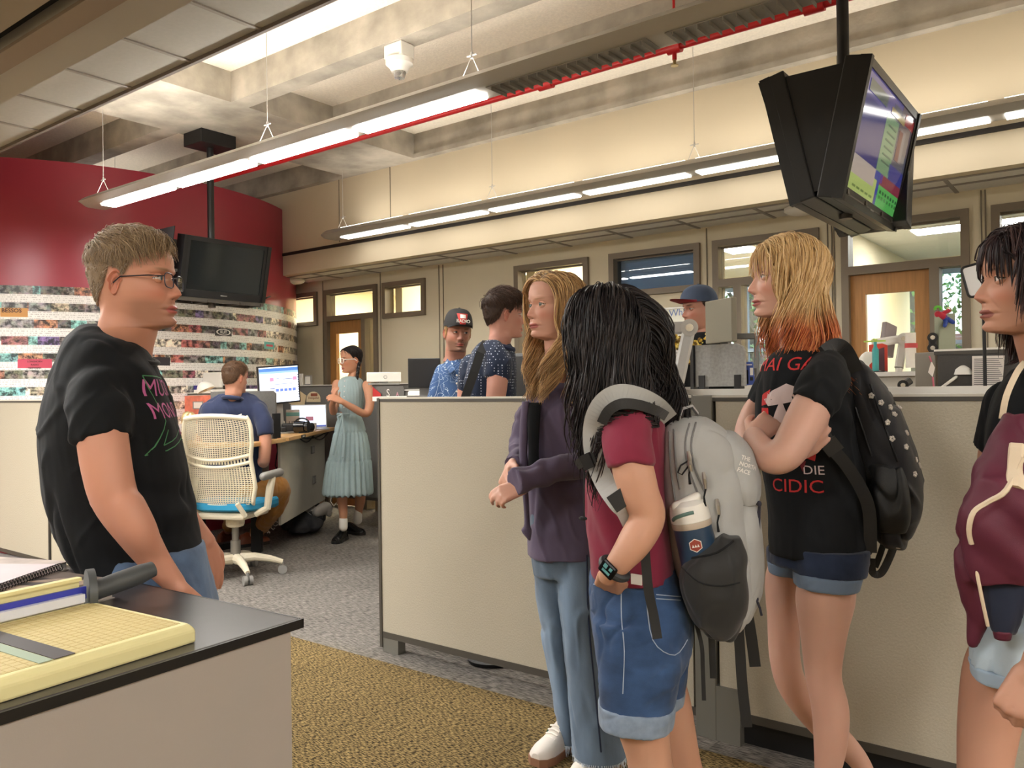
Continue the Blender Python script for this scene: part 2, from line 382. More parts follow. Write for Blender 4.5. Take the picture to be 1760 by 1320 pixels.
# exterior wall with windows for the right offices
holes = [(-4.2, -2.85, .9, 2.5), (-2.00, .6, .9, 2.5), (1.2, 3.0, .9, 2.5)]
struct('wall_exterior', wall_holes(-4.6, XR, 9.6, 9.75, 0, 2.66, holes), cream)
k = 0
for a, b, z0, z1 in holes:
    nwin[0] += 1; mb = MB(); n = 2 if b-a < 1 else 3
    for i in range(n+1): xx = a+(b-a)*i/n; mb.box((xx-.03, 9.62, z0), (xx+.03, 9.7, z1))
    mb.box((a, 9.62, z0), (b, 9.7, z0+.05)); mb.box((a, 9.62, z1-.05), (b, 9.7, z1)); mb.box((a, 9.62, 1.7), (b, 9.7, 1.74))
    fr = struct('window_%d' % nwin[0], mb, mat('blue_grey_frame', (120, 140, 165), .4)); obj('window_pane', MB().box((a, 9.66, z0), (b, 9.664, z1)), gl_warm, fr)

# office ceiling lamps, some of them added, and added fill lights out of view
lens_m = emis('lamp_lens', (255, 251, 243), E_DOWN); lensup_m = emis('lamp_uplight', (255, 249, 238), E_UP); trof_m = emis('fill_light_lens', (255, 252, 247), E_TROF); off_m = emis('office_lens', (255, 246, 226), E_OFF); lensup2_m = emis('lamp_uplight_low', (255, 249, 238), E_UP*.26); lens2_m = emis('lamp_lens_low', (255, 251, 243), E_DOWN*.17)
def troffer(x, y, z, w, l, label, cat='ceiling light', strength=None, grp=None):
    t = thing('ceiling_light', (x, y, z), label, cat, grp)
    local('light_frame', MB().box((-w/2-.02, -l/2-.02, -.012), (w/2+.02, l/2+.02, 0)), white, t)
    local('light_lens', MB().box((-w/2, -l/2, -.016), (w/2, l/2, -.0125)), trof_m if grp else off_m, t)
    return t
troffer(-7.3, 7.3, 2.62, .3, 1.2, 'lit ceiling light in the office behind the left oak door')
troffer(-9.2, 7.3, 2.62, .3, 1.2, 'lit ceiling light in the office beside the red curved wall')
troffer(-5.4, 7.2, 2.62, .3, 1.2, 'lit ceiling light in the office behind the small square window')
troffer(-3.9, 7.6, 2.62, .3, 1.2, 'lit ceiling light seen through glazing behind the blonde woman in purple')
troffer(-3.0, 7.2, 2.62, .3, 1.2, 'added ceiling light brightening the office right of the whiteboard')  # lamp added because this office came out dark
troffer(2.2, 7.8, 2.62, 1.2, .3, 'added ceiling light brightening the office beyond the right edge')  # another lamp added to brighten the offices
troffer(-.9, 7.8, 2.62, 1.2, .3, 'lit ceiling light in the office behind the right oak door')
for i, (x, y) in enumerate([(-7.4, .2), (-9.5, .2), (-7.5, -2.6), (-5.5, .2), (-3.6, .2), (-5.2, .9), (2.6, -.4), (4.6, .6), (-5.2, -2.6), (-1.3, -2.6), (2.6, -2.6)]):  # unseen troffers added to fill the room with light
    troffer(x, y, 3.06 if y < .5 else 2.73, .6, 1.2, 'added out-of-view fill light, recessed in the near ceiling', grp='added out-of-view fill lights')

# ---------------------------------------------------------------- partitions
fab = mat('partition_fabric', (180, 172, 154), .9, var=.05, vscale=160, bump=.6, bscale=130, bdist=.003)
fabd = mat('partition_dark_fabric', (88, 86, 84), .9, var=.06, vscale=200)
rail = mat('partition_rail', (74, 70, 64), .5)
capm = mat('partition_cap', (206, 200, 188), .5)
postm = mat('partition_post', (122, 120, 112), .5, metal=.3)
def partition(x0, x1, Y, top, label, fabric=fab, feet=(), lend=False, rend=False, thick=.07, z0=.10, grp=None, cap_m=None):
    t = thing('office_partition', ((x0+x1)/2, Y, 0), label, 'office partition', grp); cx = (x0+x1)/2
    b = lambda a, c: MB().box((a[0]-cx, a[1], a[2]), (c[0]-cx, c[1], c[2]))
    local('fabric_panel', b((x0+.012, 0, z0), (x1-.012, thick, top-.02)), fabric, t)
    local('top_cap', b((x0, -.004, top-.008), (x1, thick+.004, top)), cap_m or capm, t)
    local('top_rail', b((x0, -.003, top-.022), (x1, thick+.003, top-.008)), rail, t)
    local('bottom_rail', b((x0, -.003, z0-.03), (x1, thick+.003, z0)), rail, t)
    if lend: local('end_post', MB().box((x0-cx-.002, -.006, .02), (x0-cx+.014, thick+.006, top-.004)), rail, t)
    if rend: local('end_post', MB().box((x1-cx-.014, -.006, .02), (x1-cx, thick+.006, top-.004)), rail, t)
    for fx in feet: local('foot', MB().box((fx-cx-.06, -.004, 0), (fx-cx+.06, thick+.004, z0-.03)), postm, t)
    return t
PT = 1.263
p1 = partition(-3.0, -1.31, 2.83, PT, 'beige fabric partition left of the metal post, behind the woman in purple', lend=True)
local('foot', MB().box((-3.0+2.155+.014, .0, .0), (-3.0+2.155+.12, .05, .085)), postm, p1)
for fx in (-2.45, -1.75):
    local('floor_glide', MB().lathe([(.001, .0), (.11, 0), (.12, .02), (.06, .05), (.02, .07)], (fx+2.155, .2, 0)), black, p1)
p2 = partition(-1.23, 2.2, 2.83, PT, 'beige fabric partition right of the metal post, behind the backpack girls', z0=.12)
local('kick_base', MB().box((-1.23-.485, .03, 0), (2.2-.485, .07, .09)), black, p2)
tpost = thing('partition_post', (-1.27, 2.83, 0), 'grey metal post joining the two beige partitions', 'post')
local('post', MB().box((-.04, -.012, 0), (.04, .09, PT)), postm, tpost, bevel=.003)
local('foot', MB().box((.04, -.01, 0), (.13, .05, .20)), postm, tpost)
pL = partition(-7.47, -6.30, 2.68, PT, 'beige partition at the far left below the photo wall', z0=.09, rend=True)
pL2 = partition(-6.29, -5.1, 2.68, PT, 'beige partition directly behind the man in black', z0=.09, rend=True)
# ---------------------------------------------------------------- hanging light bars
fix_m = mat('fixture_grey', (176, 172, 164), .4, metal=.2)
wire_m = mat('steel_wire', (190, 186, 180), .4, metal=.5)
def light_bar(Y, z, x0, nsec, lit, wires, label, unlit_fins=True, first=-6.03, closed=False):
    t = thing('hanging_light', (x0, Y, z), label, 'hanging light', 'long hanging light bars')
    L = first-x0+nsec*.915+.1
    prof = [(-.13, .035), (-.075, .004), (-.05, 0), (.05, 0), (.075, .004), (.13, .035), (.10, .06), (.06, .085), (-.06, .085), (-.10, .06)]
    R = []
    for x, s in ((0, .25), (.03, .7), (.08, 1.), (L-.05, 1.), (L, .6)):
        R.append([(x, p[0]*s, .04+(p[1]-.04)*s) for p in prof])
    local('housing', MB().rings(R), fix_m, t, smooth='auto', fixn=True)
    for i in range(nsec):
        a = first-x0+i*.915; b = a+.835
        if i in lit:
            local('lens', MB().box((a, -.052, -.008), (b, .052, .001)), lens_m if Y < 4 else lens2_m, t)
            local('uplight', MB().box((a, -.05, .085), (b, .05, .09)), lensup_m if Y < 4 else lensup2_m, t)
        else:
            mb = MB().box((a, -.06, -.004), (b, .06, .0))
            for q in range(16): xx = a+.03+q*.052; mb.box((xx, -.058, -.022), (xx+.004, .058, -.004))
            local('louver', mb, greyp, t)
    for wx, zt in wires:
        wx -= x0; w = MB(); w.cyl((wx, 0, .2), (wx, 0, zt-z), .0025, n=6)
        w.cyl((wx, 0, .2), (wx-.035, -.04, .075), .0022, n=6).cyl((wx, 0, .2), (wx+.035, .04, .075), .0022, n=6)
        w.cyl((wx, 0, .185), (wx, 0, .215), .007, n=8).cyl((wx-.03, 0, .2), (wx+.03, 0, .2), .004, n=6)
        local('suspension_wire', w, wire_m, t)
    return t
light_bar(3.0, 2.70, -6.30, 13, {0, 1, 2, 3, 8, 9, 10, 11, 12}, [(-6.1, 3.655), (-4.1, 3.655), (-2.5, 3.655), (-.8, 3.655)], 'long grey hanging light bar with four lit lenses crossing in front of the red wall')
light_bar(5.28, 2.775, -6.30, 12, set(range(12)), [(-6.05, 3.655), (-4.2, 3.655), (-2.4, 3.655), (-.35, 3.655), (1.5, 3.655)], 'long hanging light bar along the beige upper wall, above the windows')
light_bar(4.05, 2.85, -11.5, 4, {0, 1, 2, 3}, [(-11.2, 3.655), (-8.0, 3.655)], 'hanging light bar behind the red curved wall, hidden in the photo', first=-11.3)
# red sprinkler pipe
red = mat('red_painted_pipe', (196, 28, 34), .4)
pp = thing('sprinkler_pipe', (-2, 4.2, 3.2), 'red sprinkler pipe running under the concrete ceiling beams', 'pipe')
local('pipe', MB().cyl((-4.6, 0, 0), (8, 0, 0), .02, n=14), red, pp, smooth='auto')
for x in (-.9, .75, 2.4): local('coupling', MB().cyl((x-.05, 0, 0), (x+.05, 0, 0), .032, n=14), red, pp, smooth='auto')
for x in (-.02, 2.1):
    local('sprinkler_tee', MB().cyl((x-.04, 0, 0), (x+.04, 0, 0), .035, n=14).cyl((x, 0, 0), (x, 0, -.07), .013, n=10).cyl((x, 0, .0), (x, 0, .45), .008, n=8), red, pp, smooth='auto')
    local('sprinkler_head', MB().cyl((x, 0, -.07), (x, 0, -.10), .009, n=10).cyl((x, 0, -.10), (x, 0, -.104), .022, n=14), mat('brass', (190, 170, 120), .3, 1), pp)
# emergency strobe on beam
st = thing('smoke_detector', (-3.7, 3.59, 3.43), 'white ceiling alarm strobe under the concrete beam', 'smoke detector')
p = atz(683, 85, 3.40); st.location = (p.x, 3.595, 3.43)
local('base', MB().box((-.075, -.06, -.09), (.075, .06, 0)), white, st, bevel=.008)
local('detector_body', MB().lathe([(.001, -.17), (.05, -.165), (.062, -.14), (.085, -.12), (.085, -.09)], (0, 0, 0)), white, st, smooth='auto')
local('strobe_lens', MB().lathe([(.001, -.215), (.03, -.205), (.042, -.17), (.04, -.16)], (0, 0, 0)), mat('chrome_lens', (200, 200, 200), .15, .8), st, smooth='auto')
# flat wireless access points
for i, (px, py, lab, Y) in enumerate([(505, 488, 'white round access point on the tiled soffit at the far left', 5.8), (1378, 367, 'white round access point on the tiled soffit behind the hanging screens', 5.85)]):
    p = atY(px, py, Y); a = thing('access_point', (p.x, Y, 2.56), lab, 'access point')
    local('dome', MB().lathe([(.001, -.055), (.09, -.05), (.12, -.03), (.12, -.01), (.1, 0)], (0, 0, 0)), white, a, smooth='auto')

# ---------------------------------------------------------------- hanging screens
tvb = mat('tv_black', (18, 18, 20), .45)
bez = mat('tv_bezel', (44, 44, 46), .35, metal=.3)
offs = mat('dark_screen', (20, 26, 30), .12, spec=.6)
def color_screen():
    m = bpy.data.materials.new('news_screen'); m.use_nodes = True; b = m.node_tree.nodes['Principled BSDF']
    a = m.node_tree.nodes.new('ShaderNodeAttribute'); a.attribute_name = 'col'; b.inputs['Base Color'].default_value = (.01, .01, .01, 1); b.inputs['Roughness'].default_value = .1
    m.node_tree.links.new(a.outputs['Color'], b.inputs['Emission Color']); b.inputs['Emission Strength'].default_value = .2; return m
scr_m = color_screen()
def tv(M, label, on=False, w=1.0, h=.60, name='television'):
    # local frame: x width, y = screen normal, z up
    t = thing(name, (0, 0, 0), label, 'television'); t.matrix_world = M
    local('back_case', MB().box((-w/2, -.10, -h/2), (w/2, -.03, h/2)), tvb, t, bevel=.006)
    local('side_rail', MB().box((-w/2, -.035, -h/2), (-w/2+.035, .012, h/2)), tvb, t); local('side_rail', MB().box((w/2-.035, -.035, -h/2), (w/2, .012, h/2)), tvb, t)
    e = MB().box((-w/2+.035, -.03, h/2-.035), (w/2-.035, .004, h/2)).box((-w/2+.035, -.03, -h/2), (w/2-.035, .004, -h/2+.06)).box((-w/2+.035, -.03, -h/2), (-w/2+.06, .004, h/2)).box((w/2-.06, -.03, -h/2), (w/2-.035, .004, h/2))
    local('bezel', e, bez, t)
    local('brand_badge', MB().box((-.03, .004, -h/2+.026), (.03, .006, -h/2+.034)), greyp, t)
    a0, a1, b0, b1 = -w/2+.06, w/2-.06, -h/2+.06, h/2-.035
    s = MB(); s.box((a0, -.02, b0), (a1, -.004, b1), col=(40, 44, 70))
    if on:
        def q(u0, u1, v0, v1, c, k): s.add([(a0+(a1-a0)*u, -.003+k*.0004, b0+(b1-b0)*v) for u, v in ((u0, v0), (u1, v0), (u1, v1), (u0, v1))], [(0, 1, 2, 3)], col=c)
        q(0, 1, 0, 1, (92, 84, 140), 0); q(0, .45, .3, .95, (84, 84, 96), 1); q(0, .28, .6, 1, (96, 84, 90), 2)
        q(.52, 1, .25, .8, (60, 58, 116), 2); q(.3, .56, .3, .82, (120, 150, 112), 3); q(.0, .32, .28, .44, (58, 60, 130), 3)
        q(.12, .24, .5, .8, (132, 120, 120), 3); q(.18, .26, .5, .78, (104, 44, 52), 4); q(0, .45, .2, .3, (132, 50, 66), 4); q(.4, .7, .10, .3, (60, 70, 150), 4)
        q(0, .45, .0, .20, (86, 172, 84), 5); q(.5, .98, .0, .22, (176, 192, 110), 5); q(.56, .98, .14, .3, (186, 170, 158), 6)
        for i in range(7): q(.02+.06*i, .055+.06*i, .13, .16, (40, 90, 50), 6); q(.02+.06*i, .055+.06*i, .08, .11, (60, 120, 60), 6)
        for i in range(6): q(.33, .5, .4+.065*i, .415+.065*i, (60, 84, 70), 6)
        q(.2, .5, .84, .9, (150, 130, 70), 6); q(0, .2, .86, .96, (150, 60, 60), 6); q(.6, .95, .84, .94, (70, 84, 80), 6)
        for i in range(5): q(.54+.08*i, .60+.08*i, .04, .06, (110, 130, 70), 6)
    local('screen', s, scr_m if on else offs, t, colors=on)
    return t
def cluster(cx, cy, zt, label, labs, on, w=1.0, h=.6):
    m = thing('screen_mount', (cx, cy, 0), label, 'ceiling mount')
    local('pole', MB().cyl((0, 0, zt-.1), (0, 0, 3.40), .028, n=16), tvb, m, smooth='auto')
    local('ceiling_plate', MB().box((-.13, -.16, 3.32), (.13, .16, 3.43)), tvb, m, bevel=.005)
    # trapezoid cover plate facing the near side, with slots
    y = -.46
    pl = MB(); pl.prism([(-.25, zt+.03), (.235, zt+.03), (.10, zt-.50), (-.10, zt-.50)], 0, .004, M=Matrix(((1, 0, 0), (0, 0, 1), (0, 1, 0))).to_4x4() if False else None)
    pl = MB(); P = [(-.25, zt+.03), (.235, zt+.03), (.10, zt-.50), (-.10, zt-.50)]
    pl.add([(x, y, z) for x, z in P]+[(x, y+.006, z) for x, z in P], [(0, 1, 2, 3)[::-1], (4, 5, 6, 7), (0, 1, 5, 4), (1, 2, 6, 5), (2, 3, 7, 6), (3, 0, 4, 7)])
    for (x, z) in ((.15, zt-.10), (.155, zt-.16), (-.17, zt-.2), (.08, zt-.36), (-.10, zt-.38)): pl.box((x-.004, y-.004, z-.025), (x+.004, y, z+.02))
    local('cover_plate', pl, tvb, m)
    # bracket frame and cables between the screens
    fr = MB()
    for s in (-1, 1): fr.box((s*.10-.012, -.42, zt-.52), (s*.10+.012, .42, zt-.49)); fr.box((s*.10-.012, -.42, zt-.3), (s*.10+.012, .42, zt-.28))
    for yy in (-.40, -.1, .2, .4): fr.box((-.12, yy-.012, zt-.52), (.12, yy+.012, zt-.5))
    fr.cyl((0, 0, zt-.55), (0, 0, zt-.1), .03)
    local('bracket', fr, mat('bracket_steel', (96, 92, 88), .4, .7), m)
    cb = MB(); rnd = random.Random(3)
    for i in range(9):
        a = Vector((rnd.uniform(-.08, .08), rnd.uniform(-.35, .3), zt-.42)); pts = [a+Vector((rnd.uniform(-.05, .05), j*.05, -.05-.05*math.sin(j*.8+i))) for j in range(6)]
        cb.tube(pts, .006, 6)
    local('cable', cb, mat('cable_black', (16, 15, 15), .5), m)
    for side, lab, o in ((1, labs[0], on), (-1, labs[1], False)):
        tilt = math.radians(12.5)*side
        M = Matrix.Translation((cx+side*.165, cy+.03, zt-.255)) @ Matrix.Rotation(tilt, 4, 'Y') @ Matrix.Rotation(-PI/2*side, 4, 'Z')
        tv(M, lab, o, w, h)
    M = Matrix.Translation((cx, cy+.60, zt-.27)) @ Matrix.Rotation(math.radians(-14), 4, 'X')
    if len(labs) > 2: tv(M, labs[2], False, w=.36, h=.55)
pR = atX(1449, 120, -1.08)
cluster(-1.085, 4.09, 2.64, 'black ceiling pole and bracket carrying the screens above the blonde girl', ('television showing green and purple news graphics, above the orange-haired girl', 'television seen edge-on at the left of the big hanging cluster', 'television tilted away behind the hanging cluster with the lit screen'), True)
cluster(-6.05, 3.86, 2.55, 'black ceiling pole and bracket before the red curved wall', ('switched-off black television hanging beside the head of the man in black', 'television half hidden behind the head of the man in black'), False, .80, .48)

# ---------------------------------------------------------------- red curved wall with photo band
RC = (-9.27, 4.22); RR = 2.37; RT_ = 3.26
def rwall_mat():
    m = mat('maroon_paint', (164, 56, 74), .3, var=.03, vscale=1.2, spec=.5); return m
mb = MB(); n = 96; vs = []; a0, a1 = -1.9, 1.9
for i in range(n+1):
    a = a0+(a1-a0)*i/n
    for r, z in ((RR, 0), (RR, RT_), (RR-.15, RT_), (RR-.15, 0)): vs.append((RC[0]+r*math.cos(a), RC[1]+r*math.sin(a), z))
fs = [(i*4+j, (i+1)*4+j, (i+1)*4+(j+1) % 4, i*4+(j+1) % 4) for i in range(n) for j in range(4)]+[(0, 1, 2, 3), (n*4+3, n*4+2, n*4+1, n*4)]
mb.add(vs, fs); struct('wall_curved', mb, rwall_mat(), smooth='auto', fixn=True)
def photoband_mat():
    m = bpy.data.materials.new('photo_history_print'); m.use_nodes = True; nt = m.node_tree; N = nt.nodes; Lk = nt.links.new; b = N['Principled BSDF']; b.inputs['Roughness'].default_value = .35
    tc = N.new('ShaderNodeUVMap'); sp = N.new('ShaderNodeSeparateXYZ'); Lk(tc.outputs[0], sp.inputs[0])
    def M(op, a, b_=None, c=None):
        n = N.new('ShaderNodeMath'); n.operation = op
        for i, x in enumerate((a, b_, c)):
            if x is None: continue
            if hasattr(x, 'is_output') or not isinstance(x, (int, float)): Lk(x, n.inputs[i])
            else: n.inputs[i].default_value = x
        return n.outputs[0]
    u, v = sp.outputs[0], sp.outputs[1]            # metres; v down from the top of the band
    row = M('FLOOR', M('DIVIDE', v, .15)); fv = M('FRACT', M('DIVIDE', v, .15)); isph = M('LESS_THAN', fv, .5)
    # photo cells: varied width through a warped u
    cw = N.new('ShaderNodeTexVoronoi'); cw.feature = 'F1'; cw.voronoi_dimensions = '2D'; cw.inputs['Randomness'].default_value = 1
    cc = N.new('ShaderNodeCombineXYZ'); Lk(M('MULTIPLY', u, 6.5), cc.inputs[0]); Lk(M('MULTIPLY', row, 7.3), cc.inputs[1]); cw.inputs['Scale'].default_value = 1; Lk(cc.outputs[0], cw.inputs['Vector'])
    hs = N.new('ShaderNodeSeparateColor'); Lk(cw.outputs['Color'], hs.inputs[0])
    cr = N.new('ShaderNodeValToRGB'); cr.color_ramp.interpolation = 'CONSTANT'; e = cr.color_ramp.elements
    pal = [(96, 92, 90), (150, 60, 62), (60, 52, 54), (176, 168, 160), (150, 92, 54), (70, 70, 76), (128, 124, 120), (88, 66, 130), (196, 190, 180), (56, 44, 44), (96, 158, 160), (120, 56, 60), (150, 140, 120), (78, 80, 62), (110, 110, 112)]
    e[0].color = lin(pal[0]); e[1].position = 1/15; e[1].color = lin(pal[1])
    for i in range(2, 15): q = e.new(i/15); q.color = lin(pal[i])
    Lk(hs.outputs[0], cr.inputs[0])
    n1 = N.new('ShaderNodeTexNoise'); n1.inputs['Scale'].default_value = 17; n1.inputs['Detail'].default_value = 6; n1.inputs['Roughness'].default_value = .7; Lk(tc.outputs[0], n1.inputs['Vector'])
    r1 = N.new('ShaderNodeValToRGB'); r1.color_ramp.elements[0].position = .43; r1.color_ramp.elements[1].position = .58; r1.color_ramp.elements[0].color = (.05, .045, .045, 1); r1.color_ramp.elements[1].color = (2.2, 2.1, 2.0, 1); Lk(n1.outputs[0], r1.inputs[0])
    n2 = N.new('ShaderNodeTexNoise'); n2.inputs['Scale'].default_value = 16; n2.inputs['Detail'].default_value = 2; Lk(tc.outputs[0], n2.inputs['Vector'])
    tint = N.new('ShaderNodeMix'); tint.data_type = 'RGBA'; tint.inputs[0].default_value = .12; Lk(cr.outputs[0], tint.inputs[6]); Lk(n2.outputs['Color'], tint.inputs[7])
    ph = N.new('ShaderNodeMix'); ph.data_type = 'RGBA'; ph.blend_type = 'MULTIPLY'; ph.inputs[0].default_value = .9; Lk(tint.outputs[2], ph.inputs[6]); Lk(r1.outputs[0], ph.inputs[7])
    # text lines
    tl = M('FRACT', M('MULTIPLY', fv, 8)); inl = M('MULTIPLY', M('GREATER_THAN', tl, .3), M('LESS_THAN', tl, .75))
    tn = N.new('ShaderNodeTexNoise'); tn.inputs['Scale'].default_value = 1; tn.inputs['Detail'].default_value = 3
    c3 = N.new('ShaderNodeCombineXYZ'); Lk(M('MULTIPLY', u, 90), c3.inputs[0]); Lk(M('MULTIPLY', M('FLOOR', M('MULTIPLY', v, 53.33)), 3.7), c3.inputs[1]); Lk(c3.outputs[0], tn.inputs['Vector'])
    ink = M('MULTIPLY', inl, M('GREATER_THAN', tn.outputs[0], .5))
    wh = N.new('ShaderNodeMix'); wh.data_type = 'RGBA'; wh.inputs[6].default_value = lin((236, 234, 232)); wh.inputs[7].default_value = lin((196, 192, 192)); Lk(ink, wh.inputs[0])
    fx = N.new('ShaderNodeMix'); fx.data_type = 'RGBA'; Lk(isph, fx.inputs[0]); Lk(wh.outputs[2], fx.inputs[6]); Lk(ph.outputs[2], fx.inputs[7]); Lk(fx.outputs[2], b.inputs['Base Color'])
    return m
ZB = 2.205
mb = MB(); vs = []; nn = 120
for i in range(nn+1):
    a = a0+.2+(a1-a0-.4)*i/nn
    for z in (ZB, .9): vs.append((RC[0]+(RR+.004)*math.cos(a), RC[1]+(RR+.004)*math.sin(a), z))
mb.add(vs, [(i*2, i*2+1, (i+1)*2+1, (i+1)*2) for i in range(nn)])
me = mb.mesh('photo_band'); uv = me.uv_layers.new(name='UVMap')
for l in me.loops:
    i, k = divmod(l.vertex_index, 2); uv.data[l.index].uv = ((a1-a0-.4)*RR*i/nn, 0 if k == 0 else (ZB-.9)*1.07)
pb = obj('photo_band', me, photoband_mat(), bpy.data.objects['wall_curved'], smooth=True)
def on_cyl(V, ang, z0, r=RR+.008):     # bend flat lettering round the wall
    return [(RC[0]+r*math.cos(ang+v[0]/r), RC[1]+r*math.sin(ang+v[0]/r), z0+v[1]) for v in V]
def cyl_ang(px, py):
    r = ray(px, py); dx, dy = r.x, r.y; ox, oy = CAM.x-RC[0], CAM.y-RC[1]
    A = dx*dx+dy*dy; B = 2*(ox*dx+oy*dy); Cc = ox*ox+oy*oy-(RR+.005)**2; t = (-B-math.sqrt(B*B-4*A*Cc))/(2*A)
    p = CAM+r*t; return math.atan2(p.y-RC[1], p.x-RC[0]), p.z
def cyl_text(mb, txt, px, py, size, m, **k):
    a, z = cyl_ang(px, py); V, F = text_mesh(txt, size, 0, **k); mb.add(on_cyl(V, a, z), F, m)
def cyl_rect(mb, px, py, w, h, m, r=RR+.006):
    a, z = cyl_ang(px, py); k = 8; vs = []
    for i in range(k+1):
        x = -w/2+w*i/k; vs += on_cyl([(x, -h/2), (x, h/2)], a, z, r)
    mb.add(vs, [(i*2, (i+1)*2, (i+1)*2+1, i*2+1) for i in range(k)], m)
d = MB(); inkb = mat('print_dark', (58, 20, 26), .5); wm = mat('print_white', (238, 236, 232), .5); pinkm = mat('print_pink', (196, 66, 92), .5); orng = mat('print_orange', (206, 150, 84), .5); darkm = mat('print_black', (46, 42, 50), .5); teal = mat('print_teal', (92, 170, 172), .5)
cyl_rect(d, 60, 625, .25, .074, pinkm)
for i, s in enumerate(('THE', 'LONGHORN', 'RADIO', 'NETWORK')): cyl_text(d, s, 60, 616+i*5.5, .019, inkb, bold=True)
cyl_rect(d, 24, 537, .2, .074, orng); cyl_text(d, 'BESSOS', 20, 534, .045, inkb, bold=True)
cyl_rect(d, 268, 621, .25, .074, darkm); cyl_text(d, 'npr', 262, 621, .062, wm)
cyl_rect(d, 384, 571, .20, .074, darkm)
V = [(.085*math.cos(t)*r_, .03*math.sin(t)*r_) for t in np.linspace(0, 2*PI, 33)[:-1] for r_ in (1, .82)]; a, z = cyl_ang(384, 571)
d.add(on_cyl([(x, y, 0) for x, y in V], a, z), [(2*i, (2*i+2) % 64, (2*i+3) % 64, 2*i+1) for i in range(32)], wm)
cyl_text(d, 'KUT', 384, 571, .04, wm, bold=True)
cyl_rect(d, 463, 594, .2, .074, teal); cyl_rect(d, 463, 594, .13, .02, pinkm, RR+.008)
local('printed_lettering', d, None, pb)

# ---------------------------------------------------------------- foreground counter and things on it
lam = mat('grey_laminate', (160, 150, 142), .55, var=.015, vscale=5, bump=.05, bscale=300)
ctop = mat('dark_laminate_top', (62, 58, 58), .28, var=.05, vscale=30, spec=.5)
ct = thing('counter', (-2.407, .14, 0), 'grey reception counter with dark top in the lower left corner', 'counter', rz=math.radians(3))
local('counter_top', MB().box((-2.6, -.9, .877), (1.26, .72, .895)), ctop, ct, bevel=.003)
local('top_edge', MB().box((1.2602, -.9, .878), (1.264, .724, .894)).box((-2.6, .7202, .878), (1.264, .7242, .894)), mat('edge_band_black', (16, 15, 16), .4), ct)
local('side_panel', MB().box((1.235, -.9, .0), (1.257, .70, .877)), lam, ct)
local('back_panel', MB().box((-2.6, .68, .0), (1.23, .70, .877)), lam, ct)
local('counter_body', MB().box((-2.6, -.9, .0), (-2.58, .68, .877)).box((-.2, -.5, .02), (.0, .6, .5)), lam, ct)

# guillotine cutter
cy_m = mat('cutter_cream', (224, 214, 158), .5); cyt = mat('cutter_bed', (192, 174, 118), .6)
def pc(px, py, z=.895): p = atz(px, py, z); return p
tC = thing('paper_cutter', (-1.345, .572, .895), 'cream guillotine paper cutter with dark handle on the counter', 'paper cutter', rz=math.radians(5))
W_, L_, Hc = .285, .60, .032
mb = MB(); R = [[(-.145, -.46, 0), (.145, -.46, 0), (.145, .155, 0), (-.145, .155, 0)], [(-.145, -.46, .022), (.145, -.46, .022), (.145, .155, .022), (-.145, .155, .022)], [(-.137, -.452, Hc), (.137, -.452, Hc), (.137, .147, Hc), (-.137, .147, Hc)]]
local('cutter_base', mb.rings(R), cy_m, tC, bevel=.004)
bed = MB().box((-.125, -.44, Hc), (.128, .138, Hc+.0006))
bm_ = mat('cutter_bed_lines', (186, 164, 104), .6); gl_ = MB()
for i in range(38): yy = -.43+i*.0152; gl_.box((-.125, yy, Hc+.0006), (.128, yy+.0012, Hc+.0009))
for i in range(17): xx = -.12+i*.0152; gl_.box((xx, -.44, Hc+.0006), (xx+.001, .138, Hc+.0009))
local('cutter_bed', bed, cyt, tC); local('grid_lines', gl_, bm_, tC)
local('ruler', MB().box((-.12, -.065, Hc+.001), (.13, -.035, Hc+.002)), mat('ruler_dark', (70, 66, 66), .5), tC)
local('ruler_strip', MB().box((-.12, -.086, Hc+.001), (.13, -.067, Hc+.002)), mat('ruler_green', (150, 166, 144), .5), tC)
gd = MB().box((-.155, -.46, Hc), (-.149, .13, Hc+.045)).box((-.155, -.46, Hc+.04), (-.14, .13, Hc+.046))
local('finger_guard', gd, cy_m, tC)
local('blade_arm', MB().box((-.148, -.46, Hc+.006), (-.143, .14, Hc+.028)), mat('blade_blue', (56, 64, 168), .35), tC)
local('blade_rail', MB().box((-.142, -.44, Hc+.003), (-.130, .13, Hc+.018)), mat('blade_rail_white', (224, 226, 236), .3), tC)
hd = MB(); y0 = .15
hd.cyl((-.16, y0, Hc+.012), (-.155, y0+.012, Hc+.012), .042, n=24)
hd.tube([(-.16, y0+.01, Hc+.012), (-.158, y0+.022, Hc+.014), (-.155, y0+.06, Hc+.02), (-.150, y0+.10, Hc+.027), (-.148, y0+.125, Hc+.032)], [.0185, .018, .019, .0185, .015], 18)
local('handle', hd, mat('grip_grey', (74, 76, 76), .5), tC, smooth='auto')
# books and spiral notebook
def book(X_, Y_, z, w, l, h, rz, label, cover_m, name='book', spiral=False, zc=None, art=None):
    t = thing(name, (X_, Y_, z), label, 'book' if not spiral else 'notebook', None, rz)
    local('pages', MB().box((-w/2+.003, -l/2+.003, .002), (w/2-.003, l/2-.003, h-.002)), mat('paper_pages', (224, 218, 212), .8, var=.06, vscale=300, stretch=(1, 1, 400)), t)
    local('cover', MB().box((-w/2, -l/2, h-.002), (w/2, l/2, h)).box((-w/2, -l/2, 0), (w/2, l/2, .002)), cover_m, t)
    if spiral:
        c = MB()
        for i in range(34):
            y = -l/2+.01+i*(l-.02)/33; c.tube([(w/2+.004+.006*math.cos(q), y+.0006*q, h/2+.008*math.sin(q)) for q in np.linspace(0, 2*PI, 10)], .0011, 5)
        local('spiral', c, black, t)
    if art: art(t, w, l, h)
    return t
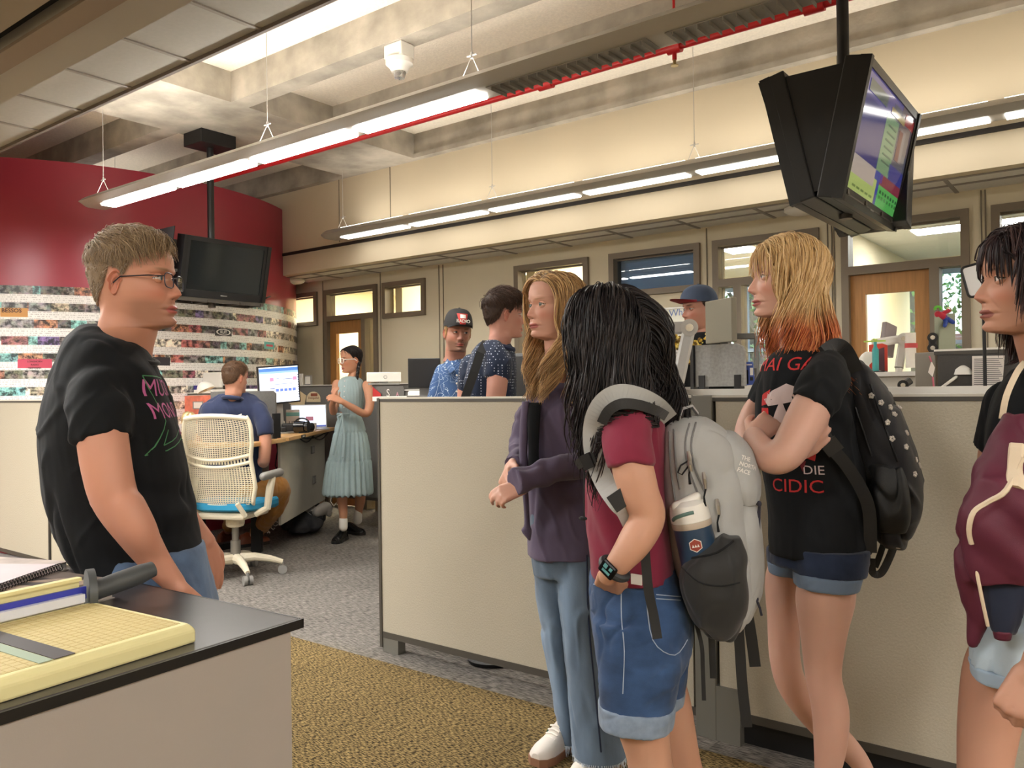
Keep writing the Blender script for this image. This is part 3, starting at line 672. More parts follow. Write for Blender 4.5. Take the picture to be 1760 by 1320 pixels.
def mag_art(t, w, l, h):
    d = MB(); dk = mat('cover_dark_figure', (44, 38, 36), .4); tn = mat('cover_tan', (150, 130, 112), .4); sk = mat('cover_skin', (190, 160, 140), .4)
    d.box((-w/2+.004, -l/2+.004, h), (w*.32, l*.3, h+.0004), dk)
    d.prism([(-w*.1, -l*.1), (w*.4, l*.1), (w*.42, l*.4), (.0, l*.34), (-w*.3, l*.1)], h+.0004, h+.0007, tn)
    d.prism([(-w*.35, -l*.02), (w*.2, l*.16), (w*.24, l*.46), (w*.10, l*.44), (-.0, l*.2), (-w*.35, l*.08)], h+.0007, h+.001, dk)
    d.prism([(w*.0, l*.02), (w*.30, -l*.10), (w*.34, l*.02), (w*.12, l*.1)], h+.0007, h+.001, sk)
    put_text(d, 'VOL', .02, (-w*.3, -l*.36, h+.001), (0, 1, 0), (-1, 0, 0), .0003, wm)
    for i in range(3): put_text(d, 'annual report', .008, (-w*.2+i*.012, -l*.3, h+.001), (0, 1, 0), (-1, 0, 0), .0003, wm)
    local('cover_print', d, None, t)
pinkish = mat('cover_pink_white', (206, 190, 192), .5, var=.06, vscale=9)
book(-1.690, .650, .895, .22, .27, .024, math.radians(12), 'thick catalogue lowest of the pile left of the cutter', mat('cover_grey', (192, 184, 180), .4), 'catalogue')
book(-1.675, .655, .919, .21, .26, .016, math.radians(10), 'dark glossy magazine with printed figures, on the pile beside the cutter', mat('cover_brown', (110, 98, 90), .3), 'magazine', art=mag_art)
book(-1.79, .60, .936, .20, .30, .010, math.radians(33), 'pale spiral notebook behind the glossy magazine', pinkish, 'spiral_notebook', True)
book(-2.02, .66, .895, .26, .36, .02, math.radians(20), 'pale folder with black edge behind the spiral notebook', mat('cover_photo', (176, 162, 152), .4, var=.3, vscale=14), 'folder')
# ---------------------------------------------------------------- figure tools
def fast_mesh(name, V, F, mats=(), col=None, smooth=True, midx=None):      # V (n,3), F (m,k) numpy
    me = bpy.data.meshes.new(name); V = np.asarray(V, np.float32); F = np.asarray(F, np.int32); k = F.shape[1]
    me.vertices.add(len(V)); me.vertices.foreach_set('co', V.ravel()); me.loops.add(F.size); me.loops.foreach_set('vertex_index', F.ravel())
    me.polygons.add(len(F)); me.polygons.foreach_set('loop_start', np.arange(0, F.size, k, dtype=np.int32)); me.polygons.foreach_set('loop_total', np.full(len(F), k, np.int32))
    for m in mats: me.materials.append(m)
    if midx is not None: me.polygons.foreach_set('material_index', np.asarray(midx, np.int32))
    me.update(calc_edges=True); me.validate()
    if smooth: me.polygons.foreach_set('use_smooth', [True]*len(me.polygons))
    if col is not None:
        a = me.color_attributes.new('col', 'FLOAT_COLOR', 'POINT'); a.data.foreach_set('color', np.asarray(col, np.float32).ravel())
    return me
def getV(me):
    a = np.empty(len(me.vertices)*3, np.float32); me.vertices.foreach_get('co', a); return a.reshape(-1, 3).astype(float)
def getN(me):
    a = np.empty(len(me.vertices)*3, np.float32); me.vertex_normals.foreach_get('vector', a); return a.reshape(-1, 3).astype(float)
def snoise(P, f, seed=0):
    r = np.random.RandomState(seed); s = 0
    for i in range(5):
        a = r.randn(3)*f; b = r.randn(3)*f*.6; s = s+np.sin(P@a+r.rand()*6+1.3*np.sin(P@b+r.rand()*6))
    return s/5
def remesh(mb, vox=.006, sm=6, wr=0, wf=22, wdir=(1, 1, 1), seed=1, folds=()):
    me = mb.mesh('tmp'); bm = bmesh.new(); bm.from_mesh(me); bmesh.ops.recalc_face_normals(bm, faces=bm.faces)
    bm.to_mesh(me); bm.free(); o = bpy.data.objects.new('tmp', me); COL.objects.link(o)
    m = o.modifiers.new('r', 'REMESH'); m.mode = 'VOXEL'; m.voxel_size = vox; m.use_smooth_shade = True
    if sm: s = o.modifiers.new('s', 'SMOOTH'); s.factor = .5; s.iterations = sm
    bpy.context.view_layer.update(); me2 = bpy.data.meshes.new_from_object(o.evaluated_get(bpy.context.evaluated_depsgraph_get()))
    bpy.data.objects.remove(o); bpy.data.meshes.remove(me)
    if wr or folds:
        V = getV(me2); N = getN(me2)
        if wr:
            Q = V*np.array(wdir)*3.0; h = 1.2*snoise(Q, wf*.6, seed)-2.4*np.exp(-(snoise(Q, wf*.45, seed+9)/.10)**2)*sstep(-.3, .4, snoise(Q, wf*.3, seed+2))+1.6*np.exp(-(snoise(Q, wf*.6, seed+4)/.12)**2)*sstep(-.2, .5, snoise(Q, wf*.35, seed+7))+.3*snoise(Q, wf*2.1, seed+5)
            V = V+N*(h*wr)[:, None]
        for (c, r, ax, amp, fq) in folds:     # local radiating folds: centre, radius, axis, amplitude, frequency
            c = np.array(c); ax = np.array(ax, float); ax /= np.linalg.norm(ax); d = V-c; w = np.exp(-(d**2).sum(1)/r**2)
            V = V+N*(w*amp*1.3*np.sin(d@ax*fq+2*np.sin(d@np.array([9., 7, 5]))))[:, None]
        me2.vertices.foreach_set('co', V.astype(np.float32).ravel()); me2.update()
    return me2
def ring(l, r, y, d, th, n=40, e=2.5, tilt=0, ds=0, dy=0):
    C = at((l+r)/2, y, d); RT, FW, ct_ = axes(C); u = abs(r-l)/2*d/FPX*ct_; v = th/2; out = []
    for i in range(n):
        a = 2*PI*i/n; c = math.cos(a); s = math.sin(a); c = math.copysign(abs(c)**(2/e), c); s = math.copysign(abs(s)**(2/e), s)
        out.append(C+RT*(u*c)+FW*(v*s+ds*u*c)+UP*(tilt*u*c+dy*v*s))
    return out
def loft(mb, rows, n=40, e=2.5, sub=4, shrink=1.0, m=None):
    rows = [tuple(r)+(0,)*(8-len(r)) for r in rows]; A = np.array([r[:8] for r in rows], float); k = len(A); out = []
    for i in range(k-1):
        p0, p1, p2, p3 = A[max(i-1, 0)], A[i], A[i+1], A[min(i+2, k-1)]
        for j in range(sub):
            t = j/sub; out.append(.5*((2*p1)+(-p0+p2)*t+(2*p0-5*p1+4*p2-p3)*t*t+(-p0+3*p1-3*p2+p3)*t**3))
    out.append(A[-1]); R = []
    for q in out:
        c = (q[0]+q[1])/2; h = (q[1]-q[0])/2*shrink; R.append(ring(c-h, c+h, q[2], q[3], q[4]*shrink, n, e, q[5], q[6], q[7]))
    mb.rings(R, m); return R
def limb(mb, pts, n=20, sub=5, flat=1.0, cap=True, m=None, ends=(1, 1)):
    """pts: (px, py, depth, radius in px); catmull-rom tube; ends 1 = rounded"""
    P = [np.array([*at(p[0], p[1], p[2]), p[3]*p[2]/FPX*axes(at(p[0], p[1], p[2]))[2]]) for p in pts]; return wlimb(mb, P, n, sub, m, ends)
def wlimb(mb, P, n=20, sub=5, m=None, ends=(1, 1)):
    P = [np.array([*p[0], p[1]]) if len(p) == 2 else np.array(p, float) for p in P]; k = len(P); o = []
    for i in range(k-1):
        p0, p1, p2, p3 = P[max(i-1, 0)], P[i], P[i+1], P[min(i+2, k-1)]
        for j in range(sub):
            t = j/sub; o.append(.5*((2*p1)+(-p0+p2)*t+(2*p0-5*p1+4*p2-p3)*t*t+(-p0+3*p1-3*p2+p3)*t**3))
    o.append(P[-1]); c = [q[:3] for q in o]; r = [max(q[3], .001) for q in o]
    if ends[0]:
        t = (c[0]-c[1]); t /= np.linalg.norm(t); R0 = r[0]
        c = [c[0]+t*R0*s for s in (1, .92, .7, .38)]+c; r = [R0*.05, R0*.39, R0*.71, R0*.92]+r
    if ends[1]:
        t = (c[-1]-c[-2]); t /= np.linalg.norm(t); R0 = r[-1]
        c = c+[c[-1]+t*R0*s for s in (.38, .7, .92, 1)]; r = r+[R0*.92, R0*.71, R0*.39, R0*.05]
    mb.tube([Vector(q) for q in c], r, n, m)

# ---- head: dense grid, local x = person's right, y = forward, z up, origin at eye level
ZK = [-.118, -.114, -.108, -.10, -.088, -.07, -.055, -.04, -.02, 0, .015, .03, .05, .07, .085, .10, .110, .116, .118]
YFK = [.045, .068, .080, .0855, .086, .087, .086, .085, .083, .080, .085, .088, .087, .081, .071, .053, .034, .014, -.01]
YBK = [-.045, -.05, -.054, -.058, -.064, -.071, -.078, -.085, -.092, -.097, -.10, -.102, -.101, -.096, -.087, -.070, -.050, -.03, -.02]
WK = [.046, .048, .050, .053, .057, .062, .0655, .068, .0705, .0725, .0745, .0755, .0755, .072, .0655, .052, .036, .016, .003]
def sstep(a, b, x): t = np.clip((x-a)/(b-a), 0, 1); return t*t*(3-2*t)
def head_mesh(fem=0, skin=(222, 176, 150), lip=(186, 106, 96), brow=(120, 92, 66), neck_end=(0, -.06, -.27), neck_r=.058, stubble=None, nose=1.0, jaw=1.0, sc=1.0, hres=1.0, smile=0, scalp=None, full=0, hat=False, chin=0):
    nz = int(150*hres); na = int(140*hres)
    # z levels: neck, then head
    zh = np.concatenate([np.linspace(-.118, -.10, int(12*hres), endpoint=False), np.linspace(-.10, .03, int(90*hres), endpoint=False), np.linspace(.03, .118, int(34*hres))])
    zn = np.linspace(-.26, -.12, int(26*hres))
    a = np.linspace(0, 2*PI, na, endpoint=False)
    a = PI/2+(lambda t: t+.55*np.sin(t)*-1)(a)        # denser around the face (angle pi/2)
    V = []
    S, Cn = np.sin(a), np.cos(a)
    def sl(w, yf, yb, z, e, yc=-.008):
        c = np.sign(Cn)*np.abs(Cn)**(2/e); s = np.sign(S)*np.abs(S)**(2/e)
        return np.stack([w*c, np.where(s > 0, yc+(yf-yc)*s, yc+(yc-yb)*s), np.full_like(a, z)], 1)
    nr = neck_r
    ne = np.array(neck_end)
    for z in zn:
        t = (-.12-z)/.14; cy = -.022; g = 1+.18*max(0, t-.35)**1.5*2
        V.append(sl(nr*g, cy+.052*g*nr/.058, cy-.052*g*nr/.058, z, 2.1, cy))
    HV = []; NH = []
    for z in zh:
        e = 2.15 if z < .03 else 2.05
        wj = np.interp(z, ZK, WK); wj = wj*(jaw if z < -.03 else 1+(jaw-1)*np.interp(z, [-.03, .01], [1, 0]))
        yf = np.interp(z, ZK, YFK)+(.0 if z > -.06 else chin*np.interp(z, [-.118, -.09, -.06], [1, 1, 0]))
        HV.append(sl(wj, yf, np.interp(z, ZK, YBK), z, e)); cy = -.022; NH.append(sl(nr, cy+.052*nr/.058, cy-.052*nr/.058, z, 2.1, cy))
    H = np.concatenate(HV); NH = np.concatenate(NH)
    x, y, z = H[:, 0].copy(), H[:, 1].copy(), H[:, 2].copy(); ax = np.abs(x)
    # narrow the front of the lower face (jaw taper), below cheekbones
    fy = sstep(.0, .085, y); low = sstep(-.02, -.11, z)
    x = x*(1-(.38 if fem else .30)*low*fy); x = x*(1-.10*sstep(.02, .085, y)*sstep(.03, -.03, z))
    # temples
    x = x*(1-.05*np.exp(-((y-.05)/.03)**2)*np.exp(-((z-.02)/.03)**2))
    # under-jaw cut: below the jaw line go back to the neck shape
    zj = np.interp(y, [-.04, -.02, -.005, .03, .06, .085], [-.03, -.062, -.076, -.094, -.106, -.112])
    f = sstep(0, 1, (zj-z)/np.interp(y, [-.06, -.02, .02, .09], [.085, .045, .02, .010])); f = np.where(z < -.1165, 1, f)
    x = x*(1-f)+NH[:, 0]*f; y = y*(1-f)+NH[:, 1]*f
    ax = np.abs(x); front = (y > .02)
    G = lambda cx, cz, sx, sz: np.exp(-((ax-cx)/sx)**2-((z-cz)/sz)**2)*front
    ny = nose*(.88 if fem else 1)
    hz = np.interp(z, [-.056, -.048, -.043, -.037, -.028, -.012, .002, .012, .02], [0, .004, .013, .0235, .022, .0125, .005, .002, 0])*ny
    wz = np.interp(z, [-.05, -.036, -.02, .0, .02], [.0125, .0115, .0075, .006, .008])
    y = y+hz*np.exp(-(ax/wz)**2)*front+.0075*G(.0135, -.040, .006, .0062)*ny
    y = y-.0030*G(.0075, -.0475, .004, .003)
    y = y-(.0115 if not fem else .010)*G(.031, .001, .0165, .0125)-.004*G(.014, .004, .008, .012)
    y = y+(.0055 if not fem else .002)*G(.028, .0185, .020, .0065)+(.0035 if not fem else .0)*G(.0, .018, .014, .008)
    y = y+(.003+.0025*full)*G(.042, -.030, .018, .018)-.0025*(1-full)*G(.045, -.065, .016, .018)
    mw = 1+.15*smile
    y = y+.0015*G(0, -.058, .025, .01)-.0016*G(0, -.056, .004, .007)
    uz = -.0665+smile*.05*np.clip(ax-.01, 0, 1)*3
    y = y+.0062*np.exp(-((ax-.006)/(.0155*mw))**2-((z-uz)/.0042)**2)*front+.0068*np.exp(-(ax/(.0145*mw))**2-((z-uz+.0105)/.0046)**2)*front
    y = y-.0058*np.exp(-(ax/(.0215*mw))**2-((z-uz+.0052)/.0017)**2)*front-.003*G(.0235*mw, -.072, .005, .005)-.0045*G(0, -.0875, .02, .0055)
    y = y+(.0055 if not fem else .004)*G(0, -.103, .016, .009)
    y = y-.0022*np.exp(-((ax-(.024+(-.045-z)*.35))/.003)**2)*np.exp(-((z+.055)/.013)**2)*front*(1 if smile else .5)
    C = np.tile(np.array(lin(skin)), (len(H), 1)); base = C.copy()
    def paint(w, c): 
        w = np.clip(w, 0, 1)[:, None]; C[:] = C*(1-w)+np.array(lin(c))*w
    red = tuple(np.clip(np.array(skin)*np.array([1.0, .84, .82]), 0, 255))
    paint(.55*G(.042, -.035, .02, .018), red); paint(.5*np.exp(-(ax/.012)**2-((z+.036)/.010)**2)*front, red)
    if stubble is not None:
        w = sstep(-.038, -.062, z)*sstep(-.02, .03, y)*sstep(-.118, -.112, z)*(1-.8*np.exp(-((ax-.03)/.012)**2-((z+.045)/.012)**2)); paint(.7*w, stubble)
    lm = (np.exp(-(ax/(.022*mw))**4-((z-uz+.0052)/.0098)**4)*front) > .45; lw = lm*sstep(.0255*mw, .018*mw, ax)*sstep(.0135, .009, np.abs(z-uz+.0052)); paint(lw*.9, lip)
    paint(np.exp(-(ax/(.019*mw))**2-((z-uz+.0052)/.0011)**2)*front*.85, (96, 44, 40))
    bz = .0205+.16*np.clip(.032-ax, -.02, .02)*-.5
    paint((.9 if not fem else .75)*np.exp(-((ax-.031)/.0165)**4-((z-bz)/(.0037 if not fem else .0026))**2)*front, brow)
    paint(.8*np.exp(-((ax-.0075)/.0035)**2-((z+.0468)/.0018)**2)*front, (90, 46, 40))
    paint(.35*G(.031, -.012, .014, .005), tuple(np.array(skin)*.86))
    H = np.stack([x, y, z], 1)
    if scalp is not None:
        w = scalp_mask(H)[:, None]; C[:] = C*(1-w)+np.array(lin(scalp))*w
    NV = np.concatenate(V); NC = np.tile(np.array(lin(skin)), (len(NV), 1))
    # bend the neck towards its base
    A = np.concatenate([NV, H]); Cc = np.concatenate([NC, C])
    t = np.clip((-.112-A[:, 2])/.148, 0, 1)
    off = (ne-np.array([0, -.022, -.26])); back = sstep(.05, .0, A[:, 1])
    A = A+off[None]*(t**1.15)[:, None]
    nrng = len(zn)+len(zh); i = np.arange(nrng-1)[:, None]*na; j = np.arange(na)[None]; j2 = (j+1) % na
    F = np.stack([i+j, i+na+j, i+na+j2, i+j2], -1).reshape(-1, 4)[:, ::-1]
    # close the ends with a centre vertex fan made of thin quads
    top = len(A); A = np.vstack([A, [[0, -.018, .1185]], [ne+[0, 0, -.01]]]); Cc = np.vstack([Cc, Cc[-1:], Cc[:1]])
    jj = np.arange(0, na, 2); b = (nrng-1)*na
    F = np.vstack([F, np.stack([b+jj, b+(jj+1) % na, b+(jj+2) % na, np.full_like(jj, top)], 1), np.stack([(jj+2) % na, (jj+1) % na, jj, np.full_like(jj, top+1)], 1)])
    A[:, :3] *= sc
    return A, F, Cc
def hairline(az):      # az degrees from front, lowest elevation carrying hair
    return np.interp(az, [0, 25, 45, 58, 68, 78, 88, 100, 118, 140, 180], [45, 46, 38, 30, 8, -6, 8, 14, -22, -34, -38])
HC = np.array([0, -.010, .012])
def scalp_mask(H, hl=hairline, soft=5):
    d = H-HC; az = np.degrees(np.abs(np.arctan2(d[:, 0], d[:, 1]))); el = np.degrees(np.arctan2(d[:, 2], np.hypot(d[:, 0], d[:, 1])))
    return sstep(-soft, soft, el-hl(az))
def ear_mesh(side, skin):
    nr, na = 14, 36; V = []; C = []
    for i in range(nr):
        r = (i+1)/nr
        for j in range(na):
            t = 2*PI*j/na; sx = .0165*(1 if math.sin(t) > 0 else .72); yy = r*sx*math.cos(t)*(1.0 if math.cos(t) < 0 else .8); zz = r*.031*math.sin(t)
            h = .0035+.0085*math.exp(-((r-.86)/.13)**2)*(1 if math.cos(t) < .55 else .35)+.004*math.exp(-((r-.45)/.14)**2)*(1 if math.cos(t) < .3 else .1)-.004*(r < .3)
            if i == nr-1: h -= .009
            if math.sin(t) < -.75 and r < .99: h = .006
            V.append((side*(h), yy, zz)); C.append(r)
    V.append((side*-.001, .002, -.004)); V = np.array(V)
    ca, sa = math.cos(-.2), math.sin(-.2); V[:, 1], V[:, 2] = V[:, 1]*ca-V[:, 2]*sa, V[:, 1]*sa+V[:, 2]*ca
    V[:, 0] += side*(np.clip(-V[:, 1], 0, 1)*.45)          # stands off at the back
    V = V+np.array([side*.0705, -.012, -.010])
    F = [(i*na+j, i*na+(j+1) % na, (i+1)*na+(j+1) % na, (i+1)*na+j) for i in range(nr-1) for j in range(na)]
    F += [(j, (j+1) % na, nr*na, nr*na) for j in range(0, na)]
    F = [f if f[2] != f[3] else f for f in F]
    quads = [f for f in F if f[2] != f[3]]; c = nr*na
    quads += [(j, (j+1) % na, (j+2) % na, c) for j in range(0, na, 2)]
    # back shell so the ear has thickness
    B = V.copy(); B[:, 0] -= side*.004; n0 = len(V); V = np.vstack([V, B]); quads += [tuple(q+n0 for q in f[::-1]) for f in quads]
    red = np.array(skin)*np.array([1, .90, .88]); return V, np.array(quads), np.tile(np.array(lin(tuple(red))), (len(V), 1))
def eye_mesh(side, gaze, skin, iris=(86, 110, 120), lid=.30, sc=1.0, lash=(40, 28, 24)):
    n, k = 48, 36; V = []; C = []; g = Vector(gaze).normalized(); r0 = .0122
    for i in range(k+1):
        t = PI*i/k
        for j in range(n):
            p = 2*PI*j/n; v = Vector((math.sin(t)*math.cos(p), math.cos(t), math.sin(t)*math.sin(p))); ang = v.angle(g); r = r0; c = (206, 196, 190)
            if ang < .2: c = (14, 12, 12)
            elif ang < .50: c = tuple(q*.8 for q in iris)
            elif ang < .56: c = tuple(q*.5 for q in iris)
            up = v.z-lid-.10*(-abs(v.x)**2*3); lo = -v.z-.42+.3*v.x*v.x
            if up > 0: r = r0*1.10; c = skin if up > .16 else lash
            elif lo > 0: r = r0*1.07; c = tuple(np.array(skin)*.94)
            V.append((v*r)); C.append(lin(c))
    F = [(i*n+j, i*n+(j+1) % n, (i+1)*n+(j+1) % n, (i+1)*n+j) for i in range(k) for j in range(n)]
    return np.array([tuple(v) for v in V])+np.array([side*.031, .0635, .0005]), np.array(F), np.array(C)
def cr(P, sub=5):     # smooth a polyline
    A = [np.array(p, float) for p in P]; k = len(A)
    if k < 3: return [tuple(a) for a in A]
    o = []
    for i in range(k-1):
        p0, p1, p2, p3 = A[max(i-1, 0)], A[i], A[i+1], A[min(i+2, k-1)]
        for j in range(sub): t = j/sub; o.append(tuple(.5*((2*p1)+(-p0+p2)*t+(2*p0-5*p1+4*p2-p3)*t*t+(-p0+3*p1-3*p2+p3)*t**3)))
    return o+[tuple(A[-1])]
class Head:
    def __init__(s, px, py, d, yaw, sc=1.0, pitch=0, roll=0, neck=None, **k):
        """yaw: degrees; 0 = facing right in the picture, 90 = facing the camera, 180 = facing left, 270 = facing away"""
        a = math.radians(yaw); RTl, FWl, _ = axes(at(px, py, d)); f = RTl*math.cos(a)-FWl*math.sin(a); x = f.cross(UP)
        s.R = Matrix((x, f, UP)).transposed() @ Matrix.Rotation(math.radians(pitch), 3, 'X') @ Matrix.Rotation(math.radians(roll), 3, 'Y')
        s.o = at(px, py, d); s.sc = sc; s.k = k
        if neck is not None:
            w = at(*neck); l = s.R.inverted() @ (w-s.o); k['neck_end'] = tuple(l/sc)
        s.skin = k.get('skin', (222, 176, 150)); s.A, s.F, s.C = head_mesh(sc=1.0, **k); s.M = np.array(s.R)
        # radius table of the skull for hair
        m = s.A[:, 2] > -.119; A = s.A[m] if False else s.A
        bv = BVHTree.FromPolygons([tuple(v) for v in s.A], [tuple(f) for f in s.F]); s.T = np.zeros((61, 120)); c = Vector(HC)
        for i in range(61):
            el = math.radians(-90+3*i)
            for j in range(120):
                az = math.radians(3*j); dr = Vector((math.cos(el)*math.sin(az), math.cos(el)*math.cos(az), math.sin(el))); h = bv.ray_cast(c, dr)
                s.T[i, j] = (h[0]-c).length if h[0] is not None and h[3] < .2 else .2
                if el < -.6 and s.T[i, j] > .13: s.T[i, j] = .13
    def rad(s, D):
        az = np.degrees(np.arctan2(D[:, 0], D[:, 1])) % 360/3; el = (np.degrees(np.arcsin(np.clip(D[:, 2], -1, 1)))+90)/3
        i = np.clip(el.astype(int), 0, 59); fi = el-i; j = az.astype(int) % 120; fj = az-np.floor(az); j2 = (j+1) % 120
        return (s.T[i, j]*(1-fi)+s.T[i+1, j]*fi)*(1-fj)+(s.T[i, j2]*(1-fi)+s.T[i+1, j2]*fi)*fj
    def w(s, P): return (np.asarray(P)*s.sc)@s.M.T+np.array(s.o)
    def loc(s, Wp): return ((np.asarray(Wp)-np.array(s.o))@s.M)/s.sc
    def parts(s):       # vertices of head, neck and ears in world space
        V, F, C = [s.w(s.A)], [s.F], [s.C]; n = len(s.A)
        for sd in (-1, 1):
            v, f, c = ear_mesh(sd, s.skin); V.append(s.w(v)); F.append(f+n); C.append(c); n += len(v)
        return np.concatenate(V), np.concatenate(F), np.concatenate(C)
skin_mats = {}
def skinmat():
    return mat('skin', (220, 170, 140), .48, attr='col', spec=.35, bump=.12, bscale=900, bdist=.0006, sss=.12)
def make_body(P, head, mb, vox=.006, sm=5, skin=None, voxname='body', tint=None):
    """head grid + remeshed limbs in one mesh with per-vertex skin colour"""
    V, F, C = head.parts(); C = C*np.array([.80, .78, .78, 1]); me = remesh(mb, vox, sm); bv = getV(me)
    bf = np.empty(len(me.loops), np.int32); me.loops.foreach_get('vertex_index', bf); ks = np.empty(len(me.polygons), np.int32); me.polygons.foreach_get('loop_total', ks)
    bf = bf.reshape(-1, 4) if (ks == 4).all() else None
    sk = skin or head.skin; bc = np.tile(np.array(lin(sk)), (len(bv), 1)); n1 = snoise(bv, 16, 3)*.035+snoise(bv, 50, 4)*.02; bc[:, :3] *= np.array([.80, .78, .78])*(1+n1[:, None]*np.array([.6, 1.3, 1.4]))
    if tint is not None: tint(bv, bc)
    Va = np.concatenate([V, bv]); Fa = np.concatenate([F, bf+len(V)]); Ca = np.concatenate([C, bc])
    bpy.data.meshes.remove(me); m2 = fast_mesh('body', Va, Fa, [skinmat()], Ca)
    o = bpy.data.objects.new('body', m2); COL.objects.link(o); o.parent = P; o.matrix_parent_inverse = P.matrix_world.inverted()
    for sd in (-1, 1):
        v, f, c = eye_mesh(sd, s_gaze.get(P.name, (0, 1, 0)), sk, **eye_kw.get(P.name, {})); e = fast_mesh('eye', head.w(v), f, [mat('eye', (255, 255, 255), .25, attr='col')], c)
        oe = bpy.data.objects.new('eye', e); COL.objects.link(oe); oe.parent = P; oe.matrix_parent_inverse = P.matrix_world.inverted()
    return o
s_gaze = {}; eye_kw = {}
def garment(name, P, mb, m, vox=.006, sm=5, wr=.002, wf=22, wdir=(1, 1, .5), seed=1, folds=(), parent=None, label=None):
    me = remesh(mb, vox, sm, wr, wf, wdir, seed, folds); me.materials.clear(); me.materials.append(m)
    me.polygons.foreach_set('use_smooth', [True]*len(me.polygons)); me.name = name
    o = bpy.data.objects.new(name, me); COL.objects.link(o); pr = parent or P; o.parent = pr; o.matrix_parent_inverse = P.matrix_world.inverted() if parent is None else Matrix()
    if label: o['label'] = label
    return o
def sub(name, P, mb, m=None, **k): return obj(name, mb, m, P, **k)
def strands(Pts, Rw, n=3):       # Pts (S,K,3) world, Rw (S,K)
    S, K, _ = Pts.shape; T = np.gradient(Pts, axis=1); T /= np.linalg.norm(T, axis=2, keepdims=True)+1e-9
    a = np.random.RandomState(5).randn(S, 1, 3); X = np.cross(T, a); X /= np.linalg.norm(X, axis=2, keepdims=True)+1e-9; Y = np.cross(T, X)
    out = np.empty((S, K, n, 3))
    for j in range(n):
        q = 2*PI*j/n; out[:, :, j] = Pts+X*(Rw*math.cos(q))[..., None]+Y*(Rw*math.sin(q))[..., None]
    b = (np.arange(S)*K*n)[:, None, None]+(np.arange(K-1)*n)[None, :, None]; j = np.arange(n)[None, None]; j2 = (j+1) % n
    F = np.stack([b+j, b+j2, b+n+j2, b+n+j], -1).reshape(-1, 4)
    return out.reshape(-1, 3), F
hairm = lambda: mat('hair', (120, 90, 60), .5, attr='col', spec=.3)
def hair_obj(P, V, F, C, name='hair'):
    me = fast_mesh(name, V, F, [hairm()], C); o = bpy.data.objects.new(name, me); COL.objects.link(o); o.parent = P; o.matrix_parent_inverse = P.matrix_world.inverted(); return o
def cap_shell(h, off, hl, col, rs):
    """closed-looking shell over the scalp at a given offset"""
    n, k = 96, 44; V = []; idx = {}
    az = np.linspace(0, 360, n, endpoint=False); A = []
    for i in range(k+1):
        t = i/k
        for a in az:
            aa = min(a, 360-a); lo = float(hl(np.array([aa]))[0])-1; el = 90-(90-lo)*t; A.append((math.radians(a), math.radians(el), t))
    A = np.array(A); D = np.stack([np.cos(A[:, 1])*np.sin(A[:, 0]), np.cos(A[:, 1])*np.cos(A[:, 0]), np.sin(A[:, 1])], 1)
    o = off*sstep(1.0, .82, A[:, 2])-.002*(A[:, 2] > .98); r = h.rad(D)+o+.0015*snoise(D, 14, rs); V = D*r[:, None]+HC
    i = np.arange(k)[:, None]*n; j = np.arange(n)[None]; F = np.stack([i+j, i+(j+1) % n, i+n+(j+1) % n, i+n+j], -1).reshape(-1, 4)
    c = np.array(lin(col))*np.ones((len(V), 1)); v = 1+.18*snoise(D, 30, 8); c[:, :3] *= v[:, None]*.8
    return h.w(V), F, c
def short_hair(P, h, col, col2, n=4200, length=.045, lift=.016, hl=hairline, topl=1.4, flow=None, seed=2, sidecol=None, thick=.0011, shell=.55, sidel=.45, maxel=91, clump=.9):
    r = np.random.RandomState(seed); D = r.randn(n*3, 3); D /= np.linalg.norm(D, axis=1)[:, None]
    az = np.degrees(np.abs(np.arctan2(D[:, 0], D[:, 1]))); el = np.degrees(np.arcsin(D[:, 2])); ok = (el > hl(az)+1) & (el < maxel); D = D[ok][:n]; az = az[ok][:n]; el = el[ok][:n]; S = len(D); K = 6
    top = sstep(20, 60, el)
    fl = np.zeros((S, 3)); 
    if flow is None:      # top: forward and to one side, sides: down and back
        fl += top[:, None]*np.array([.5, .8, 0])+(1-top)[:, None]*np.array([0, -.45, -1])
    else: fl = flow(D, top)
    cl_ = np.stack([snoise(D, 22, 40+i) for i in range(3)], 1); fl += r.randn(S, 3)*.16+cl_*clump
    L = length*(sidel+(topl+.55-sidel)*top)*(.7+.5*r.rand(S)); L *= np.where(el-hl(az) < 8, .6, 1)
    Pt = np.empty((S, K, 3)); d = D.copy(); lf = lift*(.35+.75*top)*(.5+.7*r.rand(S))*(1+.5*snoise(D, 13, 44))
    for k in range(K):
        t = k/(K-1); rr = h.rad(d)+lf*min(1, .12+1.6*t)*(1-.25*t*t); Pt[:, k] = d*rr[:, None]+HC
        g = fl-(fl*d).sum(1)[:, None]*d; g /= np.linalg.norm(g, axis=1)[:, None]+1e-9; d = d+g*(L/(K-1)/.1)[:, None]; d /= np.linalg.norm(d, axis=1)[:, None]
    W_ = h.w(Pt.reshape(-1, 3)).reshape(Pt.shape); R = thick*np.linspace(1, .35, K)[None]*(.7+.6*r.rand(S))[:, None]
    V, F = strands(W_, R); q = r.rand(S); c = np.array(lin(col))[None]*(1-q)[:, None]+np.array(lin(col2))[None]*q[:, None]
    if sidecol is not None: w = ((1-top)*.8*(r.rand(S) < .75))[:, None]; c = c*(1-w)+np.array(lin(sidecol))*w
    C = np.repeat(c, K*3, axis=0)
    v2, f2, c2 = cap_shell(h, lift*shell*.6, hl, tuple((np.array(col)+np.array(col2))/2*.92), seed)
    return hair_obj(P, np.vstack([V, v2]), np.vstack([F, f2+len(V)]), np.vstack([C, c2]))
